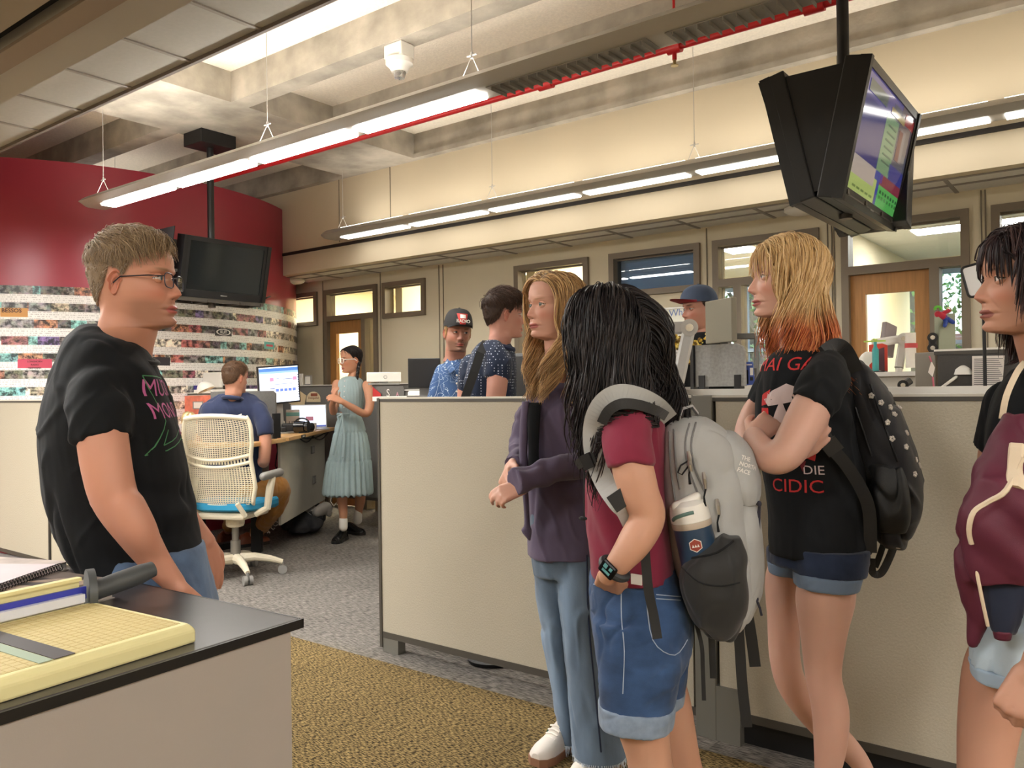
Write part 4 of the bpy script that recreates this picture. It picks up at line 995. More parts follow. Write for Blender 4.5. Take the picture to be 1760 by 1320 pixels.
def long_hair(P, h, n, L, cols, colfn=None, part=.0, off=(.006, .022), steps=26, body=(), wave=.004, wf=60, hl=hairline, back=.0, spread=.35, thick=.0022, seed=3, face=(.064, .045), Lvar=.12, drift=(0, 0, 0), flare=0, bangs=0, infall=0, bangl=.10, stop=(), tight=.010):
    """strands grown from the scalp, sliding over the skull, then falling over the shoulders"""
    r = np.random.RandomState(seed); D = r.randn(n*4, 3); D /= np.linalg.norm(D, axis=1)[:, None]
    az = np.degrees(np.abs(np.arctan2(D[:, 0], D[:, 1]))); el = np.degrees(np.arcsin(D[:, 2])); D = D[el > hl(az)+1][:n]; S = len(D)
    el = np.arcsin(D[:, 2]); o = off[0]+(off[1]-off[0])*r.rand(S)**.8; p = D*(h.rad(D)+.001)[:, None]+HC
    side = np.sign(p[:, 0]-part); LB = np.ones(S); d = np.stack([side*1.0, np.full(S, -.35-back), np.full(S, .1)], 1)+r.randn(S, 3)*.1
    if bangs: 
        fr = (p[:, 1] > .05)&(np.abs(p[:, 0]) < .05)&(r.rand(S) < bangs); d[fr] = np.stack([side[fr]*.55+r.randn(fr.sum())*.15, np.full(fr.sum(), .3), np.full(fr.sum(), -.75)], 1); o[fr] *= .45; LB[fr] = bangl/L*(.7+.5*r.rand(fr.sum()))
    d /= np.linalg.norm(d, axis=1)[:, None]; Ls = L*LB*(1-Lvar+2*Lvar*r.rand(S)); st = Ls/steps
    g = h.R.inverted() @ Vector((0, 0, -1)); g = np.array(g); dr = np.array(h.R.inverted() @ Vector(drift)); out = [p.copy()]; ph = r.rand(S)*.8; phc = snoise(D, 7, 11)*3
    for k in range(steps):
        t = (k+1)/steps; d = d+g*(.24+.26*t)+dr*.1+np.stack([side*flare*.05, np.zeros(S), np.zeros(S)], 1); d /= np.linalg.norm(d, axis=1)[:, None]; p = p+d*st[:, None]
        q = p-HC; rr = np.linalg.norm(q, axis=1); u = q/rr[:, None]; need = h.rad(u)+o*min(1, .3+3*t); ins = (rr < need)&(p[:, 2] > -.14)
        p[ins] = (HC+u*need[:, None])[ins]; mx_ = need+tight; far = (rr > mx_)&(p[:, 2] > -.045); p[far] = (HC+u*mx_[:, None])[far]
        fx, fy = face      # keep the face free
        inf = (p[:, 1] > fy)&(np.abs(p[:, 0]) < fx+.02)&(p[:, 2] < .05)&(p[:, 2] > -.17)
        if bangs: inf &= ~fr
        p[inf, 1] += (fy-p[inf, 1])*.5; p[inf, 0] += (np.sign(p[inf, 0]+1e-6)*(fx+o[inf]*.6)-p[inf, 0])*.35
        for (c, R3) in body:        # world-space ellipsoids of the shoulders and back
            cl = h.loc([tuple(c)])[0]; qq = (p-cl)/np.array(R3); m = np.linalg.norm(qq, axis=1); I = m < 1; p[I] = (cl+(p-cl)/np.maximum(m, 1e-3)[:, None])[I]
        if infall:
            lo = (p[:, 2] < -.10)&(D[:, 1] > -.25); p[lo, 0] -= side[lo]*.0022*infall; p[lo, 1] += .0035*infall
        v = p-out[-1]; vn = np.linalg.norm(v, axis=1)[:, None]+1e-9; d = .55*d+.45*v/vn; out.append(p.copy())
    Pt = np.stack(out, 1); K = Pt.shape[1]
    for (c, R3) in stop:       # hair tucked behind a shoulder ends where it meets it
        A_ = np.array([tuple(v.normalized()) for v in axes(c)[:2]]+[(0, 0, 1)]); Wp = h.w(Pt.reshape(-1, 3)).reshape(Pt.shape)-np.array(c); q = np.linalg.norm((Wp@A_.T)/np.array(R3), axis=2) < 1; hit = q.any(1); fi = np.argmax(q, 1)
        kk = np.minimum(np.arange(K)[None], np.where(hit, np.maximum(fi, 1), K-1)[:, None]); Pt = np.take_along_axis(Pt, kk[..., None], 1)
    tt = np.linspace(0, 1, K)[None, :, None]*LB[:, None, None]
    ang = wf*tt[..., 0]*L+phc[:, None]+ph[:, None]; Pt[..., 0] += wave*np.sin(ang)*tt[..., 0]; Pt[..., 1] += wave*np.cos(ang*.9+1)*tt[..., 0]
    W_ = h.w(Pt.reshape(-1, 3)).reshape(Pt.shape)
    R = thick*np.concatenate([np.full(K-5, 1.), np.linspace(.95, .3, 5)])[None]*(.6+.8*r.rand(S))[:, None]
    V, F = strands(W_, R); q = r.rand(S)[:, None]; cl = np.array([lin(c) for c in cols]); idx = (r.rand(S)*len(cols)).astype(int); base = cl[idx]
    C = np.repeat(np.repeat(base[:, None], K, 1)[:, :, None], 3, 2)
    if colfn is not None: C = colfn(C, W_, tt)
    C = C.reshape(-1, 4)
    v2, f2, c2 = cap_shell(h, .004, hl, tuple(np.array(cols).mean(0)*.9), seed)
    return hair_obj(P, np.vstack([V, v2]), np.vstack([F, f2+len(V)]), np.vstack([C, c2]))
def hand(mb, wr, dirv, up, size=1.0, curl=.5, side=1, fan=.12, thumb=.7, curls=None):
    """wr wrist centre, dirv towards the fingers, up = back of the hand normal; side +1/-1 picks the thumb side"""
    w = Vector(wr); d = Vector(dirv).normalized(); b = (Vector(up)-d*d.dot(Vector(up))).normalized(); t = d.cross(b)*side; s = size
    P0 = w+d*.005*s; 
    for q, L in ((-.030, .078), (-.010, .084), (.010, .082), (.028, .076)):
        mb.capsule(w+t*(q*.55*s)+d*.0*s, w+t*q*s+d*L*s, .0155*s, .0115*s, 12)
    for i, (q, L, r) in enumerate(((.030, .066, .0088), (.010, .075, .0092), (-.011, .070, .0088), (-.030, .055, .0078))):
        c = (curls[i] if curls else curl); k0 = w+t*q*s+d*(.082-.004*abs(i-1))*s; dd = (d+t*(q*fan*14)).normalized(); P = [k0]; ang = 0; ll = (L*.45, L*.31, L*.24)
        for m_, l in enumerate(ll):
            ang += c*(.9, 1.15, .8)[m_]; v = dd*math.cos(ang)-b*math.sin(ang); P.append(P[-1]+v*l*s)
        for a_, b_, r0, r1 in zip(P, P[1:], (1, .94, .88), (.95, .9, .78)): mb.capsule(a_, b_, r*r0*s, r*r1*s, 10, k=3)
    k0 = w+t*.026*s+d*.02*s-b*.006*s; v = (d*.75+t*thumb-b*.25).normalized(); k1 = k0+v*.042*s; v2 = (d*.95+t*thumb*.35-b*.35).normalized(); k2 = k1+v2*.03*s; v3 = (d-b*.5).normalized(); k3 = k2+v3*.024*s
    mb.capsule(w+t*.012*s, k1, .0145*s, .0108*s, 12); mb.capsule(k1, k2, .0105*s, .0095*s, 12); mb.capsule(k2, k3, .0095*s, .0078*s, 12)
def decal(P, target, polys, origin, xdir, ydir, m, name, push=.0015, col=None, raydir=None, sub_=1):
    """lay flat artwork on a garment: polys = list of (verts2d, faces); projected along the artwork's normal"""
    X = Vector(xdir).normalized(); Y = Vector(ydir).normalized(); N = X.cross(Y).normalized(); O = Vector(origin); me = target.data
    bv = BVHTree.FromPolygons([tuple(v.co) for v in me.vertices], [tuple(p.vertices) for p in me.polygons]); mb = MB()
    for V, F, mm in polys:
        bm = bmesh.new(); vv = [bm.verts.new((v[0], v[1], 0)) for v in V]
        for f in F:
            try: bm.faces.new([vv[i] for i in f])
            except Exception: pass
        bmesh.ops.triangulate(bm, faces=bm.faces); 
        for _ in range(2):
            long_ = [e for e in bm.edges if e.calc_length() > .012]
            if long_: bmesh.ops.subdivide_edges(bm, edges=long_, cuts=1); bmesh.ops.triangulate(bm, faces=bm.faces)
        bm.verts.ensure_lookup_table(); out = []
        for v in bm.verts:
            w = O+X*v.co.x+Y*v.co.y; h = bv.ray_cast(w+N*.4, -N)
            out.append((h[0]+h[1]*push if h[1].dot(N) > 0 else h[0]-h[1]*push) if h[0] is not None else None)
        ok = [v.index for v in bm.verts if out[v.index] is not None]; im = {q: i for i, q in enumerate(ok)}
        fs = [tuple(im[v.index] for v in f.verts) for f in bm.faces if all(v.index in im for v in f.verts)]
        if ok and fs: mb.add([out[q] for q in ok], fs, mm)
        bm.free()
    if mb.n == 0: return None
    return obj(name, mb, m, P)
def tmesh(txt, size, dx=0, dy=0, rot=0, **k):
    V, F = text_mesh(txt, size, 0, **k); c, s = math.cos(rot), math.sin(rot)
    return [(v[0]*c-v[1]*s+dx, v[0]*s+v[1]*c+dy) for v in V], F
def person(px, d, label, py=None):
    p = at(px, 1000, d); return thing('person', (p.x, p.y, 0), label, 'person')
def shoe(P, toe, heel, m, ms, w=.085, h=.07, name='shoe', ankle=.1):
    """toe and heel world points on the floor"""
    a = Vector(heel); b = Vector(toe); d = (b-a); L = d.length; d.normalize(); t = d.cross(UP); prof = [(0, .30, .55), (.06, .40, .95), (.25, .42, 1.15), (.42, .40, 1.0), (.62, .47, .68), (.8, .5, .55), (.93, .40, .45), (1, .18, .30)]
    mb = MB(); R = []
    for (u, ww, hh) in prof:
        c = a+d*(u*L); R.append([c+t*(w*ww*math.copysign(abs(math.cos(q))**.8, math.cos(q)))+UP*(.02+max(0, math.sin(q))*h*hh) for q in np.linspace(0, 2*PI, 21)[:-1]])
    mb.rings(R); up = obj(name, mb, m, P, smooth='auto', fixn=True)
    mb = MB(); R = []
    for (u, ww, hh) in prof:
        c = a+d*(u*L*1.02-.002); R.append([c+t*(s_*w*ww*1.06)+UP*z for s_, z in ((-1, .002), (1, .002), (1, .028), (-1, .028))])
    mb.rings(R); so = obj('sole', mb, ms, up, fixn=True)
    return up
# ---------------------------------------------------------------- people
def cloth(name, rgb, **k): 
    k.setdefault('rough', .85); k.setdefault('bump', .25); k.setdefault('bscale', 600); k.setdefault('bdist', .001); k.setdefault('var', .05); k.setdefault('vscale', 12); k.setdefault('spec', .25); k.setdefault('sheen', .15); return mat(name, rgb, **k)
denim = cloth('denim_blue', (90, 112, 142), var=.24, vscale=14, bump=.5, bscale=420); denimd = cloth('denim_dark', (34, 44, 66), var=.3, vscale=14, bump=.5, bscale=420); denimm = cloth('denim_mid', (52, 76, 112), var=.32, vscale=11, stretch=(1, 1, 1.8), bump=.5, bscale=420); deniml = cloth('denim_pale', (176, 192, 204), var=.08, vscale=10)
denimw = cloth('denim_washed', (104, 122, 142), var=.36, vscale=9, stretch=(1, 1, .4), bump=.5, bscale=420); cuffm = cloth('denim_cuff', (128, 142, 160), var=.16, vscale=40)
blk = cloth('black_cotton', (17, 19, 22), sheen=.02); blk2 = cloth('black_cotton_warm', (19, 20, 22))
leather = mat('brown_leather', (116, 58, 34), .35, var=.1); blleather = mat('black_leather', (20, 20, 22), .25, spec=.6); solew = mat('gum_sole', (128, 90, 66), .6); soleb = mat('black_sole', (24, 24, 24), .6)
def solid_legs(mb, legs, n=22):
    for L in legs: limb(mb, L, n)

# 1 --- man in the black t-shirt
P = person(215, 1.97, 'man with grey-brown hair, glasses and a black t-shirt, talking in profile at the left'); mt = MATS
eye_kw[P.name] = dict(iris=(96, 120, 130)); s_gaze[P.name] = (-.1, 1, .04)
h = Head(233, 484, 1.93, 24, sc=1.0, pitch=2, neck=(202, 628, 1.97), skin=(218, 158, 132), lip=(190, 104, 98), brow=(150, 118, 88), neck_r=.070, stubble=(168, 122, 100), scalp=(150, 122, 96), jaw=1.05, full=.8, nose=.95, chin=.002)
bd = MB()
loft(bd, [(150, 235, 590, 1.97, .16), (110, 262, 625, 1.97, .34), (85, 290, 680, 1.97, .38), (80, 305, 780, 1.97, .34), (95, 325, 880, 1.97, .32), (150, 345, 985, 1.97, .30)], shrink=.93)
armP = [(176, 680, 1.80, 42), (176, 745, 1.745, 46), (186, 815, 1.73, 45), (200, 862, 1.73, 42), (234, 915, 1.745, 36), (268, 965, 1.77, 27), (300, 1003, 1.79, 20)]
limb(bd, armP); limb(bd, [(192, 862, 1.74, 36), (178, 858, 1.74, 26)])
limb(bd, [(215, 870, 1.72, 36), (240, 915, 1.73, 33), (262, 955, 1.76, 22)])
wr = at(304, 1006, 1.79); hand(bd, wr, at(336, 1030, 1.85)-wr, UP+RT*.4, 1.05, curl=.35, side=-1)
wr2 = at(352, 930, 2.16); limb(bd, [(262, 712, 2.12, 34), (270, 800, 2.16, 34), (310, 880, 2.17, 26), (352, 930, 2.16, 18)]); hand(bd, wr2, at(371, 1010, 2.16)-wr2, RT*.6-FW*.3, 1.0, curl=.25, side=-1)
for px, dd in ((235, 1.88), (285, 2.04)): limb(bd, [(px, 1000, dd, 55), (px+8, 1180, dd, 45), (px+4, 1420, dd, 34), (px, 1590, dd, 24)])
make_body(P, h, bd, .0055, 5)
g = MB()
loft(g, [(138, 205, 558, 1.965, .13, .0, 0, 0), (128, 232, 574, 1.965, .22, -.15, 0, .0), (110, 256, 598, 1.965, .34, -.16), (92, 276, 640, 1.97, .42, -.05), (74, 294, 690, 1.97, .44), (68, 312, 740, 1.97, .43), (72, 328, 810, 1.97, .40), (84, 339, 870, 1.97, .38), (104, 347, 925, 1.97, .36), (128, 352, 965, 1.97, .35, -.02), (140, 352, 1005, 1.97, .34, -.05)], n=48, e=2.35)
limb(g, [(182, 648, 1.86, 44), (172, 672, 1.80, 54), (172, 712, 1.76, 58), (177, 757, 1.745, 56)], ends=(1, 0))
limb(g, [(250, 662, 2.08, 34), (262, 700, 2.12, 40), (266, 745, 2.14, 42)], ends=(1, 0))
arm_c = at(230, 720, 1.85)
tee = garment('t_shirt', P, g, blk, .0065, 6, .0032, 16, (1, 1, .55), 4, folds=[(tuple(at(232, 690, 1.8)), .11, (1, 0, -.9), .005, 75), (tuple(at(255, 900, 1.82)), .14, (.4, 0, 1), .0045, 60), (tuple(at(330, 850, 1.9)), .10, (.3, 0, 1), .004, 70)])
c = MB(); R = []
for q in np.linspace(0, 2*PI, 49)[:-1]:
    R.append(q)
ctr = h.w([h.k['neck_end']])[0]
pts = [h.w([(.083*math.cos(q), -.022+h.k['neck_end'][1]*.62+.022+.080*math.sin(q), -.168-.028*math.sin(q))])[0] for q in np.linspace(0, 2*PI, 40)]
sub('collar', P, MB().tube([Vector(p) for p in pts], .006, 10, cap=False), blk2, smooth='auto')
# trousers
g = MB(); loft(g, [(140, 352, 935, 1.97, .34), (150, 362, 985, 1.97, .36), (150, 378, 1050, 1.97, .37), (170, 360, 1130, 1.97, .33)], n=40)
for px, dd in ((232, 1.87), (300, 2.06)): limb(g, [(px, 1060, dd, 74), (px+8, 1190, dd, 64), (px+4, 1420, dd, 50), (px, 1600, dd, 44)], ends=(1, 0))
garment('jeans', P, g, denim, .007, 5, .003, 15, (1, 1, .4), 7)
for px, dd in ((232, 1.87), (300, 2.06)):
    q = at(px, 1000, dd); q.z = 0; shoe(P, q+RT*.2-FW*.03, q-RT*.09, leather, soleb)
short_hair(P, h, (126, 102, 78), (172, 146, 112), n=8000, length=.040, lift=.016, sidel=.32, sidecol=(158, 142, 124), thick=.0012, flow=lambda D, top: top[:, None]*np.array([.55, .95, 0])+(1-top)[:, None]*np.array([0, -.55, -1]), hl=lambda a: np.interp(a, [0, 20, 36, 50, 64, 72, 80, 88, 102, 118, 140, 180], [50, 50, 50, 46, 30, 8, -10, 6, 12, -24, -40, -44]))
def glasses(P, h, m, lens=(.0215, .017), r=.0014, y=.088, z=-.004, sq=3.2, gap=.0325):
    mb = MB(); Ls = []; k = h.M
    for s in (-1, 1):
        pts = []
        for q in np.linspace(0, 2*PI, 33): 
            cx = math.copysign(abs(math.cos(q))**(2/sq), math.cos(q)); cz = math.copysign(abs(math.sin(q))**(2/sq), math.sin(q)); pts.append((s*gap+lens[0]*cx, y-.35*abs(s*gap+lens[0]*cx)**1.6, z+lens[1]*cz-.002))
        W_ = h.w(pts); mb.tube([Vector(p) for p in W_], r, 6, cap=False); Ls.append(MB().add(h.w(pts[:-1]), [tuple(range(32))]))
        tmp = h.w([(s*(gap+lens[0]), y-.35*.054**1.6, z+.006), (s*.070, .06, z+.007), (s*.0775, -.0, z+.006), (s*.078, -.022, z-.012)]); mb.tube([Vector(p) for p in tmp], r*1.1, 6)
    mb.tube([Vector(p) for p in h.w([(-.012, y-.002, z+.004), (0, y+.004, z+.007), (.012, y-.002, z+.004)])], r, 6)
    f = sub('glasses', P, mb, m, smooth='auto'); [obj('lens', L, MATS.get('spectacle_lens') or glassmat('spectacle_lens', (244, 246, 248), 1.2), f) for L in Ls]; return f
glasses(P, h, mat('gunmetal', (62, 62, 74), .35, .6), y=.094)
# printed artwork on the chest
pk = mat('print_magenta', (190, 96, 150), .7); grn = mat('print_green', (70, 130, 84), .7)
O = at(300, 700, 1.97); X = axes(O)[1]
ln = lambda a, b, w: ([(a[0]-w*(b[1]-a[1])/math.dist(a, b), a[1]+w*(b[0]-a[0])/math.dist(a, b)), (b[0]-w*(b[1]-a[1])/math.dist(a, b), b[1]+w*(b[0]-a[0])/math.dist(a, b)), (b[0]+w*(b[1]-a[1])/math.dist(a, b), b[1]-w*(b[0]-a[0])/math.dist(a, b)), (a[0]+w*(b[1]-a[1])/math.dist(a, b), a[1]-w*(b[0]-a[0])/math.dist(a, b))], [(0, 1, 2, 3)])
pl = [(*tmesh('MUCIOUS', .056, .0, .045), pk), (*tmesh('MONSTERS', .052, 0, -.008), pk), (*tmesh('MIKE', .02, .02, -.062), pk)]
out = [(-.13, -.105), (-.095, -.03), (-.10, .03), (-.12, .075)]; inn = [(-.105, -.085), (-.085, -.045)]
for a, b in zip(out, out[1:]): pl.append((*ln(a, b, .0012), grn))
for a, b in (((-.13, -.105), (.0, -.075)), ((-.105, -.085), (.0, -.055)), ((-.105, -.085), (-.09, -.05)), ((-.12, .075), (.0, .07)), ((.13, -.105), (0, -.075)), ((.13, -.105), (.12, .075))): pl.append((*ln(a, b, .0012), grn))
decal(P, tee, pl, O, X, UP, None, 'shirt_print')

# 2 --- seated man in navy
P = person(400, 6.0, 'seated man in a navy polo and tan trousers, seen from behind at the desk')
h = Head(405, 650, 6.0, -42, neck=(398, 690, 6.0), skin=(206, 150, 124), neck_r=.062, scalp=(92, 66, 50), hres=.6)
bd = MB(); loft(bd, [(352, 446, 700, 6.05, .16), (352, 444, 760, 6.05, .22), (360, 440, 850, 6.05, .26)], shrink=.9)
limb(bd, [(455, 732, 5.98, 9), (456, 760, 5.95, 11), (453, 795, 5.95, 10), (448, 775, 6.2, 8), (440, 748, 6.45, 7)])
wr = at(440, 748, 6.45); hand(bd, wr, FW+UP*.1, UP, .95, .2)
limb(bd, [(352, 730, 6.15, 9), (348, 770, 6.2, 11), (362, 760, 6.45, 8)])
limb(bd, [(436, 850, 6.1, 14), (482, 840, 6.35, 12), (458, 890, 6.6, 9), (436, 918, 6.85, 7)]); limb(bd, [(385, 850, 6.1, 14), (400, 845, 6.6, 12), (398, 890, 6.8, 9), (392, 912, 6.9, 7)])
make_body(P, h, bd, .008, 3)
g = MB(); loft(g, [(376, 428, 676, 6.03, .12), (354, 452, 690, 6.03, .20), (345, 460, 708, 6.03, .25), (348, 458, 750, 6.05, .27), (352, 452, 800, 6.05, .28), (352, 450, 862, 6.05, .28)])
limb(g, [(444, 704, 6.02, 15), (454, 728, 5.98, 15.5), (457, 748, 5.96, 14)], ends=(1, 0)); limb(g, [(358, 704, 6.1, 15), (350, 748, 6.15, 14)], ends=(1, 0))
navy = cloth('navy_pique', (42, 50, 78)); pol = garment('polo_shirt', P, g, navy, .009, 4, .005, 12, (1, 1, .6), 5)
pts = [h.w([(.068*math.cos(q), -.03+.066*math.sin(q), -.150-.012*math.sin(q))])[0] for q in np.linspace(0, 2*PI, 30)]
sub('collar', P, MB().tube([Vector(p) for p in pts], .016, 8, cap=False), navy, smooth='auto')
tan = cloth('tan_cotton', (166, 116, 58)); g = MB()
limb(g, [(425, 850, 6.0, 24), (455, 838, 6.2, 24), (479, 842, 6.33, 21), (474, 868, 6.42, 18), (458, 892, 6.58, 16), (440, 914, 6.78, 13)], ends=(1, 0)); limb(g, [(385, 856, 6.0, 26), (395, 845, 6.6, 19), (398, 885, 6.78, 14), (393, 906, 6.88, 12)], ends=(1, 0))
garment('trousers', P, g, tan, .009, 4, .006, 14, (1, 1, .7), 6)
q = at(432, 930, 6.88); q.z = .0; shoe(P, q+RT*.12+FW*.10, q-RT*.08-FW*.07, leather, soleb, h=.09); q = at(390, 930, 6.95); q.z = 0; shoe(P, q+RT*.02+FW*.2, q-RT*.04-FW*.08, leather, soleb, h=.09)
short_hair(P, h, (84, 60, 44), (116, 86, 62), n=2200, length=.03, lift=.012, thick=.0016)

# 3 --- woman in the pale blue dress
P = person(600, 7.05, 'woman with dark braids and white glasses in a sleeveless pale blue dress')
sk = (208, 152, 120)
h = Head(603, 618, 7.1, 156, sc=1.0, pitch=-4, neck=(601, 653, 7.1), fem=1, skin=sk, neck_r=.048, scalp=(40, 34, 34), brow=(60, 48, 44), lip=(170, 84, 84), hres=.7)
s_gaze[P.name] = (0, 1, -.25)
bd = MB(); loft(bd, [(583, 622, 655, 7.1, .14), (580, 622, 690, 7.1, .18), (582, 620, 720, 7.1, .2), (576, 628, 770, 7.1, .24)], shrink=.9)
limb(bd, [(631, 662, 7.05, 8.5), (636, 690, 6.98, 8), (629, 711, 6.93, 7), (605, 700, 6.85, 6.2), (588, 690, 6.8, 5)])
limb(bd, [(579, 660, 7.1, 8), (575, 690, 7.05, 7.5), (573, 708, 7.0, 6.5), (571, 696, 6.9, 5.5), (574, 688, 6.85, 5)])
w_ = at(588, 690, 6.8); hand(bd, w_, at(568, 682, 6.78)-w_, UP*.7-FW*.7, .95, .35, side=1); w_ = at(575, 687, 6.86); hand(bd, w_, at(572, 668, 6.8)-w_, RT*-.6-FW*.6, .9, .55, side=1)
limb(bd, [(590, 820, 7.03, 11), (588, 856, 7.0, 9.5), (590, 880, 7.0, 7.5), (590, 905, 7.0, 6)]); limb(bd, [(616, 820, 7.25, 11), (619, 855, 7.3, 9.5), (617, 876, 7.35, 7), (615, 893, 7.35, 6)])
make_body(P, h, bd, .007, 3)
g = MB(); loft(g, [(592, 612, 647, 7.1, .11), (582, 624, 655, 7.1, .15), (580, 626, 675, 7.1, .2), (582, 623, 700, 7.1, .21), (583, 620, 712, 7.1, .20), (577, 626, 730, 7.1, .25), (571, 633, 760, 7.1, .32), (566, 636, 788, 7.1, .36), (563, 637, 791, 7.1, .38), (556, 640, 840, 7.1, .46), (556, 640, 848, 7.1, .46)], n=60, e=2.1)
me = remesh(g, .009, 2); V = getV(me); N_ = getN(me); ctr = at(600, 700, 7.1); aa = np.arctan2(V[:, 1]-ctr.y, V[:, 0]-ctr.x); z = V[:, 2]
zw = at(600, 712, 7.1).z; z2 = at(600, 742, 7.1).z; z3 = at(600, 790, 7.1).z; am = .010*sstep(zw, zw-.5, z)+.002
V += N_*(am*np.sin(aa*26+6*snoise(V*np.array([1, 1, .3]), 4, 2)))[:, None]; V += N_*(-.008*(np.exp(-((z-z2)/.012)**2)+np.exp(-((z-z3)/.012)**2)+.6*np.exp(-((z-zw)/.02)**2)))[:, None]
me.vertices.foreach_set('co', V.astype(np.float32).ravel()); drm = cloth('pale_blue_linen', (150, 168, 170)); me.materials.clear(); me.materials.append(drm); me.polygons.foreach_set('use_smooth', [True]*len(me.polygons))
dr = obj('dress', me, None, P)
b = MB(); y0 = at(590, 712, 6.95); b.tube([y0+RT*.05+FW*.0, y0-FW*.03, y0-RT*.05], .012, 8); b.tube([y0-FW*.035, y0-RT*.04-UP*.02-FW*.04, y0-RT*.02-UP*.08-FW*.05], .009, 8); b.tube([y0-FW*.04, y0+RT*.02-UP*.2-FW*.06, y0+RT*.015-UP*.36-FW*.1], [.008, .012, .012], 8); b.tube([y0-FW*.04, y0-RT*.05-UP*.2-FW*.05, y0-RT*.08-UP*.34-FW*.08], [.008, .012, .012], 8)
obj('belt_tie', b, drm, P)
for i in range(6): obj('button', MB().ell(at(592.5-i*.3, 655+i*9, 6.985-.003*i), (.006, .006, .006), n=8, k=6), white, P)
glasses(P, h, mat('clear_frame', (226, 222, 214), .3), lens=(.025, .021), r=.0032, y=.098)
hr = short_hair(P, h, (26, 22, 24), (44, 36, 36), n=2600, length=.05, lift=.008, thick=.0018, hl=lambda a: np.interp(a, [0, 25, 45, 60, 75, 90, 110, 140, 180], [42, 40, 32, 24, 14, 6, -10, -34, -38]), flow=lambda D, top: np.stack([np.sign(D[:, 0])*.6, np.full(len(D), -.6), np.full(len(D), -.5)], 1))
for s in (-1, 1):
    b = MB()
    for ph in (0, 2.1, 4.2):
        pts = []
        for i in range(40):
            t = i/39; c0 = Vector(h.w([(s*(.068-.012*t), -.045+(.07*t if s > 0 else .05*t), -.03-.235*t)])[0]); pts.append(c0+Vector((math.cos(ph+t*34)*.011, math.sin(ph*2+t*68)*.006, 0)))
        b.tube(pts, [.0085*(1-.4*i/39) for i in range(40)], 7)
    obj('braid', b, mat('black_hair', (28, 24, 26), .4), P, smooth='auto')
q = at(584, 930, 7.0); q.z = 0; shoe(P, q-FW*.11-RT*.02, q+FW*.13+RT*.02, blleather, soleb, h=.075); q = at(612, 905, 7.35); q.z = 0; shoe(P, q+RT*.08-FW*.05, q-RT*.12+FW*.1, blleather, soleb, h=.075)
for l in ([(590, 893, 7.0, 7.4), (590, 906, 7.0, 7.6)], [(615, 880, 7.35, 7.4), (615, 894, 7.35, 7.6)]): b = MB(); limb(b, l); sub('sock', P, b, white, smooth='auto')

# 4 --- man in trucker cap
P = person(786, 4.95, 'bearded man in a black and red trucker cap and blue patterned shirt')
h = Head(787, 572, 4.9, 76, pitch=-3, roll=-4, neck=(781, 622, 4.95), skin=(190, 138, 118), neck_r=.062, stubble=(120, 92, 76), scalp=(150, 112, 76), hres=.7, full=.8, brow=(120, 84, 60))
s_gaze[P.name] = (-.25, 1, .0)
bd = MB(); loft(bd, [(762, 820, 640, 4.97, .18), (760, 818, 700, 4.97, .24), (765, 815, 800, 4.97, .24)], shrink=.9)
limb(bd, [(754, 660, 4.95, 11), (752, 700, 4.95, 12), (760, 760, 4.85, 10), (775, 740, 4.7, 8)]); limb(bd, [(828, 660, 5.0, 11), (830, 720, 5.0, 12), (820, 760, 4.9, 9)])
for px in (775, 805): limb(bd, [(px, 800, 4.97, 20), (px, 900, 4.97, 16), (px, 1015, 4.97, 11)])
make_body(P, h, bd, .008, 3)
g = MB(); loft(g, [(770, 806, 618, 4.95, .13), (757, 826, 632, 4.96, .22), (753, 830, 655, 4.97, .27), (754, 828, 720, 4.97, .28), (756, 826, 800, 4.97, .28)]); limb(g, [(762, 640, 4.95, 16), (753, 675, 4.93, 17), (751, 705, 4.93, 16)], ends=(1, 0)); limb(g, [(824, 640, 4.98, 16), (832, 700, 5.0, 15)], ends=(1, 0))
flo = mat('blue_floral', (52, 84, 130), .8, bump=.2)
def overlay(m, c2, scale, thr, kind='noise', w=.03):
    nt = m.node_tree; b_ = nt.nodes['Principled BSDF']; tc = nt.nodes.new('ShaderNodeTexCoord'); mx = nt.nodes.new('ShaderNodeMix'); mx.data_type = 'RGBA'; cur = b_.inputs['Base Color']
    if cur.is_linked: nt.links.new(cur.links[0].from_socket, mx.inputs[6])
    else: mx.inputs[6].default_value = cur.default_value
    mx.inputs[7].default_value = lin(c2); ma = nt.nodes.new('ShaderNodeMath'); ma.operation = 'LESS_THAN'; ma.inputs[1].default_value = w
    if kind == 'noise':
        n = nt.nodes.new('ShaderNodeTexNoise'); n.inputs['Scale'].default_value = scale; n.inputs['Detail'].default_value = 1; n.inputs['Distortion'].default_value = 1.5; nt.links.new(tc.outputs['Object'], n.inputs['Vector'])
        s_ = nt.nodes.new('ShaderNodeMath'); s_.operation = 'SUBTRACT'; s_.inputs[1].default_value = thr; nt.links.new(n.outputs[0], s_.inputs[0]); ab = nt.nodes.new('ShaderNodeMath'); ab.operation = 'ABSOLUTE'; nt.links.new(s_.outputs[0], ab.inputs[0]); nt.links.new(ab.outputs[0], ma.inputs[0])
    else:
        n = nt.nodes.new('ShaderNodeTexVoronoi'); n.inputs['Scale'].default_value = scale; n.inputs['Randomness'].default_value = thr; nt.links.new(tc.outputs['Object'], n.inputs['Vector']); nt.links.new(n.outputs['Distance'], ma.inputs[0])
    nt.links.new(ma.outputs[0], mx.inputs[0]); nt.links.new(mx.outputs[2], b_.inputs['Base Color'])
overlay(flo, (190, 206, 224), 16, .5, w=.012)
garment('shirt', P, g, flo, .009, 4, .005, 12)
